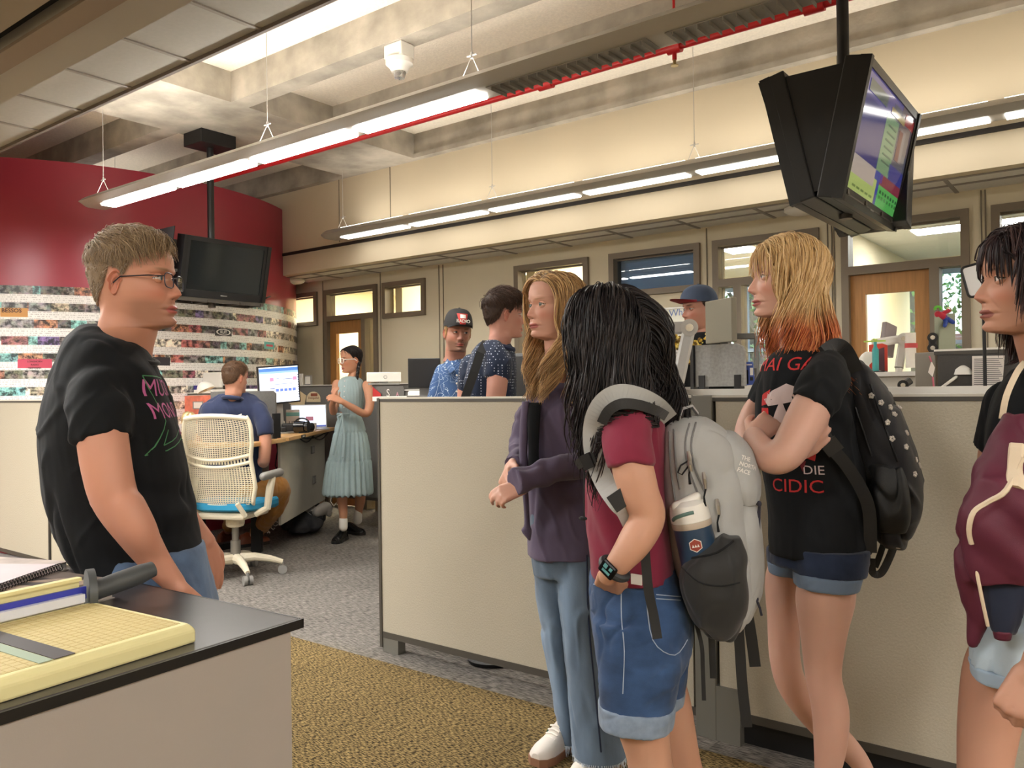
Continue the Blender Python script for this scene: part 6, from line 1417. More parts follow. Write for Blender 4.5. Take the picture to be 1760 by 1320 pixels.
# bottle
bot = thing('water_bottle', tuple(at(1196, 905, 1.95)), 'navy water bottle with white lid in the backpack side pocket', 'water bottle'); axd = (at(1180, 862, 1.95)-at(1206, 985, 1.95)).normalized(); Mb = axd.to_track_quat('Z', 'X').to_matrix()
base = at(1208, 990, 1.95); o_ = base-Vector(bot.location)
local('bottle_body', MB().lathe([(.02, 0), (.04, .004), (.045, .02), (.0455, .12), (.046, .125)], o_, Mb, 36), mat('bottle_navy', (44, 66, 90), .35), bot, smooth='auto')
local('base_ring', MB().lathe([(.0465, .122), (.0472, .124), (.0472, .134), (.0465, .136)], o_, Mb, 36), mat('ring_beige', (186, 170, 152), .5), bot, smooth='auto')
local('lid', MB().lathe([(.046, .136), (.0475, .138), (.047, .158), (.043, .176), (.030, .186), (.010, .188)], o_, Mb, 36), white, bot, smooth='auto')
local('sipper', MB().capsule(o_+Mb@Vector((-.03, -.012, .176)), o_+Mb@Vector((.022, -.012, .190)), .013, .012, 14), white, bot, smooth='auto')
local('carry_loop', MB().tube([o_+Mb@Vector((-.044*math.cos(q), -.02-.026*math.sin(q), .150+.012*math.sin(q))) for q in np.linspace(-.3, 1.6, 12)], .0045, 8), mat('loop_green', (90, 120, 112), .5), bot, smooth='auto')
st = o_+Mb@Vector((0, 0, .085)); nf = -axes(at(1196, 905, 1.95))[1]; nf = (nf-axd*nf.dot(axd)).normalized(); xr = axd.cross(nf).normalized()
hexm = MB(); 
for rr, mm, k in ((.0165, white, .0005), (.0145, mat('sticker_rust', (150, 62, 46), .5), .0010)):
    vs = []
    for q in range(6):
        a = PI/2+q*PI/3; x = rr*math.cos(a); z = rr*math.sin(a); vs.append(st+xr*x+axd*z+nf*(math.sqrt(.0458**2-x*x)+k))
    hexm.add(vs+[st+nf*(.0462+k)], [(q, (q+1) % 6, 6) for q in range(6)], mm)
for q in (-.006, 0, .006): x = q; hexm.add([st+xr*(x-.003)+nf*.0475-axd*.004, st+xr*(x+.003)+nf*.0475-axd*.004, st+xr*x+nf*.0475+axd*.003], [(0, 1, 2)], white)
local('sticker', hexm, None, bot)
# straps
def flat_strap(P, name, pts, w, m, th=.003, par=None):
    P3 = [at(*p) for p in cr(pts, 5)]; vs = []; k = len(P3)
    for i, p in enumerate(P3):
        t = (P3[min(i+1, k-1)]-P3[max(i-1, 0)]).normalized(); v = (p-CAM).normalized(); s = t.cross(v).normalized(); n = s.cross(t).normalized()
        vs += [p-s*w, p+s*w, p+s*w+n*th, p-s*w+n*th]
    return obj(name, MB().add(vs, [(i*4+j, i*4+(j+1) % 4, i*4+4+(j+1) % 4, i*4+4+j) for i in range(k-1) for j in range(4)]+[(0, 1, 2, 3), tuple(range(4*k-4, 4*k))]), m, par or P, fixn=True)
flat_strap(BP, 'shoulder_strap', [(1150, 722, 2.0), (1130, 700, 1.93), (1100, 684, 1.89), (1066, 678, 1.87), (1040, 690, 1.88), (1024, 716, 1.90), (1019, 750, 1.92), (1024, 790, 1.92), (1040, 830, 1.90), (1062, 862, 1.86), (1078, 880, 1.87), (1100, 930, 1.92)], .024, grey, .012)
flat_strap(BP, 'strap_edging', [(1146, 716, 1.97), (1128, 706, 1.90), (1098, 696, 1.865), (1068, 694, 1.85), (1046, 706, 1.86), (1034, 728, 1.88)], .012, dkn, .012)
flat_strap(BP, 'strap_patch', [(1056, 846, 1.852), (1074, 872, 1.852)], .022, dkn)
flat_strap(BP, 'sternum_strap', [(990, 800, 1.98), (1003, 793, 1.92), (1022, 786, 1.90)], .012, nyl, .006); flat_strap(BP, 'buckle', [(1000, 797, 1.91), (1016, 790, 1.895)], .018, tvb, .008)
m = MB(); m.tube([at(1004, 806, 1.9), at(1004, 850, 1.92), at(1004, 890, 1.93)], .0018, 6); m.ell(at(1002, 891, 1.93), (.012, .006, .005), n=10, k=6); obj('dangling_cord', m, blk2, BP)
flat_strap(BP, 'waist_strap', [(1108, 940, 1.86), (1114, 1010, 1.86), (1124, 1060, 1.86), (1130, 1098, 1.855)], .011, nyl)
for i, pts in enumerate(([(1196, 1070, 2.02), (1206, 1110, 2.0), (1208, 1150, 2.0), (1210, 1204, 2.0)], [(1222, 1076, 2.04), (1224, 1120, 2.03), (1226, 1166, 2.03)], [(1268, 1060, 2.06), (1272, 1120, 2.06), (1276, 1180, 2.06), (1284, 1250, 2.06)], [(1284, 1050, 2.08), (1292, 1100, 2.08), (1298, 1146, 2.08)])):
    flat_strap(BP, 'loose_strap', pts, (.005, .008, .013, .014)[i], nyl)

# 9 --- girl with orange hair tips
P = person(1400, 2.25, 'girl with blonde hair fading to orange in a black band t-shirt, arms crossed')
sk = (226, 180, 160); s_gaze[P.name] = (.1, 1, .0); eye_kw[P.name] = dict(iris=(90, 110, 120))
h = Head(1349, 477, 2.30, 164, pitch=0, neck=(1376, 632, 2.29), fem=1, skin=sk, lip=(176, 96, 92), brow=(170, 136, 104), neck_r=.050, scalp=(196, 160, 112), smile=.35, sc=.99, full=.4)
bd = MB(); loft(bd, [(1330, 1440, 620, 2.28, .16), (1306, 1462, 660, 2.28, .28), (1304, 1470, 730, 2.28, .26), (1318, 1480, 850, 2.28, .24), (1322, 1490, 960, 2.28, .27)], shrink=.9)
limb(bd, [(1408, 672, 2.09, 26), (1396, 698, 2.05, 36), (1372, 745, 2.02, 35), (1350, 780, 2.00, 32), (1326, 787, 2.02, 29), (1306, 768, 2.08, 24), (1296, 752, 2.14, 20)]); limb(bd, [(1345, 785, 2.01, 27), (1334, 797, 2.03, 17)])
w_ = at(1298, 750, 2.15); hand(bd, w_, at(1326, 722, 2.19)-w_, RT*-.5-FW*.7, .93, .25, side=-1)
limb(bd, [(1322, 680, 2.44, 22), (1300, 710, 2.44, 26), (1284, 752, 2.36, 23), (1300, 775, 2.22, 21), (1340, 788, 2.11, 19), (1362, 783, 2.08, 15)]); w_ = at(1352, 786, 2.09); hand(bd, w_, at(1380, 768, 2.06)-w_, RT*.2-FW*.9, .9, .2, side=-1)
limb(bd, [(1425, 985, 2.2, 48), (1418, 1030, 2.2, 52), (1415, 1090, 2.2, 41), (1415, 1160, 2.2, 32), (1427, 1220, 2.2, 33), (1427, 1280, 2.2, 29), (1420, 1350, 2.2, 20), (1418, 1430, 2.2, 16), (1418, 1460, 2.2, 16)], n=26)
limb(bd, [(1352, 968, 2.38, 28), (1344, 1000, 2.38, 30), (1347, 1060, 2.36, 29), (1349, 1130, 2.36, 27), (1366, 1185, 2.38, 27), (1420, 1250, 2.42, 27), (1470, 1300, 2.46, 20), (1496, 1345, 2.48, 15), (1500, 1375, 2.48, 15)], n=26)
make_body(P, h, bd, .005, 5)
g = MB(); loft(g, [(1345, 1402, 596, 2.28, .14), (1320, 1440, 612, 2.28, .21), (1303, 1464, 640, 2.28, .29), (1296, 1474, 690, 2.28, .30), (1299, 1480, 760, 2.28, .28), (1309, 1486, 820, 2.28, .27), (1317, 1492, 880, 2.28, .29), (1318, 1497, 925, 2.28, .32), (1318, 1498, 945, 2.28, .33, .04)], n=48)
limb(g, [(1424, 632, 2.14, 34), (1416, 655, 2.09, 43), (1402, 682, 2.06, 45), (1391, 700, 2.05, 42)], ends=(1, 0)); limb(g, [(1330, 650, 2.42, 28), (1312, 695, 2.44, 29)], ends=(1, 0))
t9 = garment('t_shirt', P, g, blk, .0055, 5, .0032, 15, (1, 1, .5), 31, folds=[(tuple(at(1440, 720, 2.1)), .11, (1, 0, .8), .004, 70)])
g = MB(); loft(g, [(1324, 1488, 905, 2.28, .24), (1322, 1492, 935, 2.28, .27), (1322, 1495, 965, 2.28, .30)], n=44, sub=3); loft(g, [(1358, 1496, 940, 2.2, .20), (1362, 1490, 985, 2.2, .20)], n=36, sub=3); loft(g, [(1318, 1400, 940, 2.37, .17), (1319, 1392, 968, 2.37, .17)], n=36, sub=3)
s9 = garment('denim_shorts', P, g, denimd, .0055, 4, .002, 16, seed=33)
g = MB(); loft(g, [(1361, 1484, 982, 2.2, .205, -.05), (1364, 1478, 1006, 2.2, .205, -.05)], n=36, sub=3); loft(g, [(1318, 1390, 964, 2.37, .18, -.05), (1320, 1386, 982, 2.37, .18, -.05)], n=36, sub=3); obj('rolled_cuff', remesh(g, .004, 2, .001, 20), cloth('cuff_greyblue', (104, 120, 142)), s9, smooth=True)
bl2 = [(222, 186, 132), (200, 162, 110), (236, 206, 158), (180, 144, 98), (214, 178, 126)]
or_ = np.array([lin(c) for c in ((206, 116, 66), (180, 92, 54), (224, 146, 92), (150, 78, 52))])
def fade(C, W_, tt):
    r = np.random.RandomState(1); o = or_[(r.rand(C.shape[0])*4).astype(int)]; z = W_[..., 2]; z0 = at(1350, 548, 2.3).z; w = sstep(z0+.035, z0-.045, z+snoise(W_[:, 0], 30, 4)[:, None]*.02)[..., None, None]
    return C*(1-w)+o[:, None, None]*w
sh = [(at(1385, 735, 2.29), (.20, .15, .22))]
long_hair(P, h, 7000, .325, bl2, fade, off=(.005, .022), body=sh, wave=.016, wf=40, part=-.0, thick=.0013, face=(.060, .045), bangs=.5, bangl=.09, Lvar=.14, seed=4, hl=lambda a: np.interp(a, [0, 25, 45, 60, 75, 90, 110, 140, 180], [42, 41, 35, 20, 0, -2, -20, -34, -38]))
# shirt artwork
rdm = mat('print_red', (186, 44, 44), .8); skull = mat('print_bone', (206, 188, 186), .8); dkr = mat('print_dark_red', (104, 26, 34), .8)
O = at(1322, 735, 2.14); N = (-RT*.72-FW*.70).normalized(); X = UP.cross(N).normalized()
blob = lambda pts: (pts, [tuple(range(len(pts)))])
pl = [(*tmesh('MAI GA', .05, .0, .165), rdm), (*tmesh('DIE', .034, .075, -.115), skull), (*tmesh('CIDIC', .05, .03, -.16), rdm),
 (*blob([(-.05, .08), (.02, .115), (.085, .09), (.10, .06), (.05, .07), (.0, .06), (-.03, .055)]), skull), (*blob([(.005, .075), (.02, .03), (.01, -.04), (-.012, -.045), (-.018, .02)]), skull), (*blob([(.03, .02), (.07, .0), (.11, .02), (.10, -.02), (.06, -.03), (.03, -.01)]), skull),
 (*blob([(-.06, .05), (-.03, .05), (-.03, .0), (-.045, -.04), (-.065, .0)]), rdm), (*blob([(.02, -.02), (.09, -.04), (.08, -.09), (.03, -.07)]), rdm), (*blob([(-.05, -.05), (-.02, -.05), (-.03, -.11), (-.04, -.11)]), dkr), (*blob([(-.005, -.06), (.02, -.06), (.02, -.10), (.0, -.12)]), rdm), (*blob([(.04, -.09), (.06, -.09), (.05, -.12)]), dkr), (*blob([(-.055, .085), (-.02, .10), (-.035, .06), (-.06, .055)]), rdm)]
decal(P, t9, pl, O, X, UP, None, 'shirt_print', push=.002)
# black backpack
BP = thing('backpack', (at(1520, 800, 2.3).x, at(1520, 800, 2.3).y, .75), 'black flowered backpack worn by the orange-haired girl', 'backpack')
bkf = cloth('backpack_black', (34, 34, 38), rough=.6); overlay(bkf, (206, 198, 192), 13, 1.0, 'vor', .085)
g = MB(); loft(g, [(1440, 1482, 618, 2.28, .16), (1438, 1504, 645, 2.28, .25), (1442, 1536, 690, 2.28, .29), (1452, 1562, 740, 2.28, .30), (1470, 1580, 790, 2.28, .30), (1488, 1587, 835, 2.28, .30), (1494, 1584, 880, 2.28, .29), (1500, 1570, 918, 2.28, .26), (1510, 1558, 932, 2.28, .18)], n=48, e=2.8); bb = garment('pack_body', BP, g, bkf, .006, 4, .005, 13, (1, 1, .7), 41)
g = MB(); loft(g, [(1500, 1552, 800, 2.16, .07), (1498, 1562, 840, 2.15, .09), (1500, 1566, 885, 2.15, .09), (1506, 1558, 915, 2.18, .08)], n=32); garment('side_pocket', BP, g, nyl, .005, 3, .005, 16, seed=42)
flat_strap(BP, 'shoulder_strap', [(1470, 640, 2.17), (1452, 604, 2.16), (1436, 596, 2.14), (1420, 606, 2.12)], .022, nyl, .012)
flat_strap(BP, 'shoulder_strap', [(1404, 715, 2.14), (1416, 745, 2.11), (1432, 772, 2.10), (1455, 800, 2.10), (1480, 840, 2.11), (1494, 880, 2.12), (1496, 950, 2.14)], .016, nyl, .004); flat_strap(BP, 'buckle', [(1422, 758, 2.09), (1438, 778, 2.085)], .022, tvb, .01)
flat_strap(BP, 'loose_strap', [(1540, 928, 2.2), (1528, 960, 2.2), (1514, 985, 2.2), (1500, 984, 2.2), (1498, 960, 2.2)], .010, nyl); flat_strap(BP, 'loose_strap', [(1520, 930, 2.24), (1512, 955, 2.24), (1504, 975, 2.24)], .008, nyl)
fl = MB(); r_ = random.Random(11)
b_ = MB(); on_front([(1496, 660), (1520, 730), (1545, 800)], b_, .003, tgt=bb); on_front([(1470, 700), (1500, 790)], b_, .003, tgt=bb); obj('zip_line', b_, zp if False else tvb, bb)
me = bb.data; bv = BVHTree.FromPolygons([tuple(v.co) for v in me.vertices], [tuple(p.vertices) for p in me.polygons])
for (x, y) in ((1530, 700), (1514, 692), (1525, 726), (1533, 754), (1558, 744), (1557, 768), (1574, 790), (1572, 815), (1545, 700), (1498, 680), (1580, 800), (1537, 712)):
    rr = ray(x, y).normalized(); hh = bv.ray_cast(CAM, rr)
    if hh[0] is None: continue
    n_ = hh[1]; n_ = n_ if n_.dot(rr) < 0 else -n_; u_ = n_.cross(UP).normalized(); v_ = n_.cross(u_)
    fl = MB(); a_ = r_.random()
    for q in range(5): a = q*2*PI/5+a_; c = hh[0]+n_*.001+u_*math.cos(a)*.0048+v_*math.sin(a)*.0048; fl.ell(c, (.0038, .0038, .0038), n=6, k=4)
    obj('flower_print', fl, mat('flower_white', (216, 208, 200), .7), BP)

# 10 --- girl at the right edge
P = person(1765, 1.80, 'girl with dark hair cut off by the right edge, carrying a maroon jacket')
sk = (206, 156, 132); s_gaze[P.name] = (.15, 1, -.05); eye_kw[P.name] = dict(iris=(70, 52, 40), lid=.28)
h = Head(1766, 482, 1.74, 158, pitch=1, neck=(1810, 664, 1.82), fem=.6, skin=sk, lip=(150, 88, 84), brow=(70, 52, 46), neck_r=.052, scalp=(50, 38, 38), smile=.3, sc=1.0)
bd = MB(); loft(bd, [(1740, 1860, 660, 1.82, .16), (1712, 1890, 700, 1.82, .26), (1704, 1890, 800, 1.82, .25), (1715, 1885, 950, 1.82, .24), (1700, 1900, 1080, 1.82, .28)], shrink=.9)
limb(bd, [(1856, 740, 1.66, 32), (1870, 850, 1.62, 36), (1840, 960, 1.6, 30), (1790, 1100, 1.6, 24), (1764, 1165, 1.6, 18)]); w_ = at(1768, 1160, 1.6); hand(bd, w_, at(1748, 1205, 1.6)-w_, RT*-.7-FW*.7, .95, .9, side=-1)
limb(bd, [(1722, 730, 1.95, 28), (1712, 800, 1.98, 34), (1730, 900, 1.9, 28), (1760, 950, 1.8, 22)])
limb(bd, [(1735, 1100, 1.80, 50), (1716, 1150, 1.80, 62), (1700, 1240, 1.79, 56), (1692, 1320, 1.78, 49), (1690, 1400, 1.78, 46), (1690, 1490, 1.78, 40), (1690, 1600, 1.78, 26), (1690, 1660, 1.78, 24)], n=26); limb(bd, [(1850, 1060, 1.86, 60), (1850, 1200, 1.86, 54), (1850, 1330, 1.86, 46), (1850, 1480, 1.86, 38), (1850, 1600, 1.86, 24)], n=26)
make_body(P, h, bd, .005, 5)
g = MB(); loft(g, [(1765, 1850, 628, 1.81, .14), (1728, 1876, 646, 1.82, .22), (1704, 1896, 685, 1.82, .29), (1688, 1900, 760, 1.82, .30), (1695, 1890, 880, 1.82, .28), (1710, 1890, 1000, 1.82, .28)], n=44); limb(g, [(1840, 680, 1.72, 44), (1862, 780, 1.66, 46)], ends=(1, 0)); limb(g, [(1728, 690, 1.92, 40), (1712, 770, 1.96, 42)], ends=(1, 0))
t10 = garment('t_shirt', P, g, blk, .006, 4, .003, 15, seed=51)
g = MB(); loft(g, [(1702, 1896, 1020, 1.82, .30), (1692, 1900, 1070, 1.82, .33), (1700, 1900, 1110, 1.82, .3)], n=44); loft(g, [(1668, 1800, 1060, 1.80, .24), (1664, 1790, 1110, 1.79, .24), (1664, 1780, 1138, 1.79, .24, -.06)], n=40); loft(g, [(1780, 1910, 1080, 1.86, .22), (1785, 1910, 1150, 1.86, .22)], n=36); s10 = garment('denim_shorts', P, g, deniml, .006, 4, .0035, 18, seed=52)
g = MB(); loft(g, [(1663, 1782, 1132, 1.79, .25, -.06), (1666, 1776, 1156, 1.79, .245, -.06)], n=36, sub=3); obj('rolled_cuff', remesh(g, .004, 2, .001), cloth('cuff_pale', (160, 180, 200)), s10, smooth=True)
jm = cloth('maroon_satin', (92, 40, 56), rough=.55, sheen=0); nav = cloth('navy_lining', (34, 40, 58)); crm = mat('cream_trim', (214, 196, 170), .7)
g = MB(); loft(g, [(1724, 1790, 712, 1.66, .08), (1700, 1800, 760, 1.64, .10), (1676, 1806, 820, 1.63, .12), (1658, 1810, 870, 1.62, .13), (1649, 1806, 920, 1.63, .13), (1650, 1790, 970, 1.64, .12), (1655, 1770, 1000, 1.65, .10)], n=40)
limb(g, [(1668, 880, 1.66, 18), (1656, 950, 1.67, 17), (1668, 1010, 1.68, 20), (1682, 1060, 1.69, 20), (1672, 1104, 1.70, 12)])
jk = garment('jacket', P, g, jm, .0055, 4, .0055, 13, (1, 1, .7), 53, folds=[(tuple(at(1740, 880, 1.6)), .12, (.7, 0, 1), .006, 55)])
g = MB(); loft(g, [(1682, 1770, 940, 1.66, .09), (1684, 1764, 1000, 1.66, .09), (1692, 1756, 1050, 1.66, .08), (1702, 1742, 1086, 1.66, .06)], n=36); ln_ = garment('jacket_lining', P, g, nav, .005, 4, .003, 14, seed=54); ln_.name = 'jacket_lining'
g = MB(); loft(g, [(1704, 1742, 1080, 1.66, .062), (1708, 1738, 1096, 1.66, .05)], n=30, sub=3); obj('jacket_cuff', g, jm, ln_, smooth=True)
b = MB(); on_front([(1758, 786), (1730, 842), (1700, 862), (1674, 880), (1666, 910), (1672, 940)], b, .0055, tgt=jk, off=.001); obj('zip', b, crm, jk, smooth='auto')
b = MB(); on_front([(1742, 842), (1750, 760)], b, .02, tgt=jk, off=-.012); obj('cream_stripe', b, crm, jk)
b = MB(); b.tube([at(1675, 942, 1.63), at(1680, 990, 1.62), at(1690, 1040, 1.63), at(1698, 1076, 1.64)], .0035, 8); obj('piping', b, crm, jk, smooth='auto')
pl = [(*blob([(-.012, -.03), (.006, -.03), (.014, .035), (.0, .035)]), rdm)]
decal(P, t10, pl, at(1706, 706, 1.70), RT, UP, None, 'shirt_stripe')
flat_strap(P, 'tote_strap', [(1722, 720, 1.68), (1730, 680, 1.67), (1748, 640, 1.68), (1762, 622, 1.70)], .006, crm, .004)
drk = [(52, 36, 36), (40, 28, 30), (66, 46, 44), (34, 26, 28)]
sh = [(at(1800, 760, 1.82), (.2, .16, .2))]
long_hair(P, h, 8000, .19, drk, off=(.005, .020), body=sh, wave=.008, wf=30, part=-.01, thick=.0015, face=(.060, .05), bangs=.9, bangl=.075, seed=6, Lvar=.3, hl=lambda a: np.interp(a, [0, 25, 45, 60, 75, 90, 110, 140, 180], [42, 40, 34, 20, 0, -2, -20, -34, -38]))
# ---------------------------------------------------------------- workstations
def qbox(pxa, pxb, pya, pyb, Y, th=.02):       # box on the plane Y spanning picture points, th deep
    a = atY(pxa, (pya+pyb)/2, Y); b = atY(pxb, (pya+pyb)/2, Y); xm = (pxa+pxb)/2; z1 = atY(xm, pya, Y).z; z0 = atY(xm, pyb, Y).z
    return (a.x, Y, z0), (b.x, Y+th, z1)
wood2 = mat('maple_laminate', (214, 170, 112), .45, var=.08, vscale=3, stretch=(2, 30, 30))
lightp = mat('light_panel', (206, 200, 188), .6); gpan = mat('grey_fabric_panel', (112, 110, 106), .9, var=.08, vscale=120); gpan2 = mat('light_grey_felt', (158, 157, 154), .9, var=.14, vscale=90)
scrb = mat('monitor_black', (30, 30, 32), .35); silver = mat('silver_arm', (176, 174, 170), .35, metal=.4); paper = mat('white_paper', (232, 224, 216), .8)
inkm = mat('ink_grey', (120, 116, 116), .8)
def oriented(c, yaw, tiltx=0):   # frame: x right, y = away from viewer's side, z up ; yaw about z
    return Matrix.Translation(Vector(c)) @ Matrix.Rotation(yaw, 4, 'Z') @ Matrix.Rotation(tiltx, 4, 'X')
def lamp_face(c): f = axes(c)[1]; return math.atan2(-f.x, f.y)
# office chair
def office_chair(M, label, seat_m, shell, name='office_chair', back_rows=26):
    t = thing(name, (0, 0, 0), label, 'chair'); t.matrix_world = M     # local: sitter faces +y, backrest at -y
    def bx_(u, z):      # backrest surface, u -1..1
        w = np.interp(z, [.46, .52, .62, .74, .80, .9, 1.0, 1.06, 1.09], [.17, .225, .25, .235, .228, .245, .245, .225, .19]); return Vector((u*w, -.20-.10*(z-.46)+.06*u*u+(.03 if z < .5 else 0), z))
    mb = MB()
    for side in (-1, 1): mb.tube([bx_(side, z) for z in np.linspace(.47, 1.07, 22)], .014, 10)
    mb.tube([bx_(u, 1.075-.02*u*u) for u in np.linspace(-1, 1, 15)], .017, 10); mb.tube([bx_(u, .475) for u in np.linspace(-1, 1, 15)], .019, 10)
    for zc in (.755, .80): mb.tube([bx_(u, zc+.035*(u*u)-.01) for u in np.linspace(-1, 1, 15)], .012, 8)
    local('back_frame', mb, shell, t, smooth='auto')
    for (za, zb) in ((.80, 1.07), (.485, .75)):
        m = MB()
        for i in range(27):
            u = -.92+i*1.84/26; m.tube([bx_(u, z)-Vector((0, .004, 0)) for z in np.linspace(za, zb, 8)], .0032, 4)
        nz = int((zb-za)/.0125)
        for i in range(nz): z = za+i*.0125+.006; m.tube([bx_(u, z+(.03*u*u if za > .7 else .0)) for u in np.linspace(-.96, .96, 12)], .0036, 4)
        local('back_mesh', m, shell, t)
    m = MB()
    for i in range(21): u = -.85+i*.085; m.tube([bx_(u, .765), bx_(u, .80)], .007, 4)
    local('flex_band', m, shell, t)
    local('lumbar_pad', MB().box((-.09, -.205, .66), (.09, -.19, .72)), greyp, t, bevel=.01)
    R = []
    for z, s in ((.455, .9), (.47, 1.), (.50, 1.), (.515, .95)):
        R.append([(s*.235*math.copysign(abs(math.cos(q))**.6, math.cos(q)), .03+s*.235*math.copysign(abs(math.sin(q))**.6, math.sin(q)), z-(.02 if math.sin(q) > .6 else 0)) for q in np.linspace(0, 2*PI, 37)[:-1]])
    local('seat', MB().rings(R), seat_m, t, smooth='auto', fixn=True)
    m = MB(); m.box((-.17, -.17, .40), (.17, .15, .45)); m.cyl((0, 0, .33), (0, 0, .42), .06); local('seat_pan', m, shell, t, bevel=.02)
    m = MB(); m.tube([(-.16, -.12, .42), (-.2, -.2, .44), (-.17, -.24, .52)], .016, 8).tube([(.16, -.12, .42), (.2, -.2, .44), (.17, -.24, .52)], .016, 8); local('back_link', m, shell, t, smooth='auto')
    for s in (-1, 1):
        local('armrest_support', MB().tube([(s*.2, -.08, .43), (s*.275, -.06, .47), (s*.285, -.04, .60), (s*.285, 0, .665)], [.022, .024, .026, .018], 10), shell, t, smooth='auto')
        local('armrest_pad', MB().capsule((s*.285, -.12, .68), (s*.275, .10, .685), .026, .028, 14), greyp, t, smooth='auto')
    local('gas_lift', MB().cyl((0, 0, .10), (0, 0, .24), .032).cyl((0, 0, .22), (0, 0, .38), .022), mat('chair_lift', (150, 146, 138), .4, .4), t, smooth='auto')
    b = MB(); 
    for i in range(5):
        a = i*2*PI/5+.5; d = Vector((math.cos(a), math.sin(a), 0)); P_ = [d*.03+UP*.12, d*.12+UP*.125, d*.22+UP*.105, d*.30+UP*.078]; b.tube(P_, [.036, .028, .022, .016], 10)
    local('star_base', b, shell, t, smooth='auto')
    for i in range(5):
        a = i*2*PI/5+.5; c = Vector((math.cos(a)*.30, math.sin(a)*.30, .03)); n = Vector((-math.sin(a), math.cos(a), 0)); k = MB()
        for s in (-1, 1): k.cyl(c+n*s*.006, c+n*s*.028, .03, n=16)
        k.cyl(c, c+UP*.05, .01, n=8); local('caster', k, greyp, t, smooth='auto')
    return t
cc = at(405, 955, 5.75); cc.z = 0
shellm = mat('chair_shell', (226, 216, 192), .5)
office_chair(Matrix.Translation(cc) @ Matrix.Rotation(YAW+math.radians(-14), 4, 'Z') @ Matrix.Scale(1.06, 4), 'cream mesh-back office chair with a blue seat behind the seated man', mat('seat_blue', (40, 140, 182), .8, bump=.2), shellm)
# stool-height seat carries the sitter: its own swivel chair is the one above
# desks
def desk(name, poly, z, label, th=.03, legs=True, legm=None):
    cx = sum(p[0] for p in poly)/len(poly); cy = sum(p[1] for p in poly)/len(poly); t = thing(name, (cx, cy, 0), label, 'desk')
    local('desk_top', MB().prism([(x-cx, y-cy) for x, y in poly], z-th, z), wood2, t, bevel=.003)
    if legs:
        for s in (-.3, .3):
            m = MB(); m.box((s-.04, -.03, .06), (s+.04, .03, z-th)).box((s-.04, -.33, .0), (s+.04, .33, .05)); local('lift_leg', m, black, t)
    return t
A = at(497, 750, 6.36); B = at(577, 732, 8.03); zd = .94; u_ = Vector((B.x-A.x, B.y-A.y, 0)).normalized(); n_ = Vector((-u_.y, u_.x, 0))     # n_ points to the left/back
Dp = [A, B, B+n_*.62, A+n_*.62]; desk('desk', [(p.x, p.y) for p in Dp], zd, 'raised maple desk with laptop and camera beside the woman in the blue dress', legs=False)
mp = thing('desk_screen', tuple(A), 'light grey panel hanging below the raised desk, with cables in front', 'panel'); mp.location.z = 0; o0_ = Vector((A.x, A.y, 0)); Mu = Matrix((u_, n_, UP)).transposed().to_4x4()
local('panel_board', MB().box((.10, .10, .24), (1.62, .12, .905), M=Mu), mat('modesty_grey', (176, 172, 160), .8, var=.03), mp)
for sx in (.25, 1.3): local('panel_leg', MB().box((sx-.03, .30, 0), (sx+.03, .38, .905), M=Mu), black, mp)
for i, (px, py) in enumerate(((552, 786), (555, 842))):
    s_ = 1.12+.04*i; z_ = .76-.28*i; q = MB().box((s_-.05, .088, z_-.035), (s_+.05, .10, z_+.035), M=Mu); o_ = local('power_outlet', q, mat('outlet_grey', (110, 108, 102), .5), mp); local('socket', MB().box((s_-.04, .085, z_-.025), (s_-.005, .088, z_+.025), M=Mu).box((s_+.005, .085, z_-.025), (s_+.04, .088, z_+.025), M=Mu), greyp, o_)
A2 = A+n_*.10-u_*.55; Dq = [A+n_*.02-u_*.02, A+n_*.62-u_*.02, A2+n_*.62, A2]; d2 = desk('desk', [(p.x, p.y) for p in Dq], .935, 'maple desk corner in front of the seated man in navy', legs=False); _c = sum((Vector((p.x, p.y, 0)) for p in Dq), Vector())/4; _q = Vector((A2.x, A2.y, 0))+n_*.5-_c; local('desk_leg', MB().box((_q.x-.03, _q.y-.03, 0), (_q.x+.03, _q.y+.03, .905)), black, d2)
pl_ = MB(); c = A+u_*.42; c.z = zd-.016; X = u_; put_text(pl_, '1.336.26', .02, c-n_*.0045, X, UP, .0005, white)
q0 = c-n_*.001; M_ = Matrix((u_, -n_, UP)).transposed().to_4x4(); M_.translation = q0; pl_.box((-.065, -.0, -.013), (.065, .003, .013), black, M=M_)
sg = obj('number_plate', pl_, None); tag(sg, 'small black number plate on the front edge of the raised desk', 'sign')
# back partition behind the desks, with white cap
pb2 = partition(-7.35, -4.9, 5.35, 1.36, 'dark grey partition with white cap behind the woman in the blue dress', fabric=gpan, z0=.28, cap_m=white)
def framed(name, px, py, w, h, Y, z, label, fm, im, art=None):
    p = atY(px, py, Y); t = thing(name, (p.x, Y, z), label, 'picture frame'); local('frame', MB().box((-w/2, 0, 0), (w/2, .02, h)), fm, t); local('picture', MB().box((-w/2+.012, -.003, .012), (w/2-.012, 0, h-.012)), im, t); return t
framed('photo_frame', 514, 655, .09, .12, 5.37, 1.36, 'small white photo frame standing on the grey partition, next to the monitor', white, paper); framed('photo_frame', 529, 655, .10, .10, 5.37, 1.36, 'clear square photo frame on the grey partition, between white frame and woman', greyp, white)
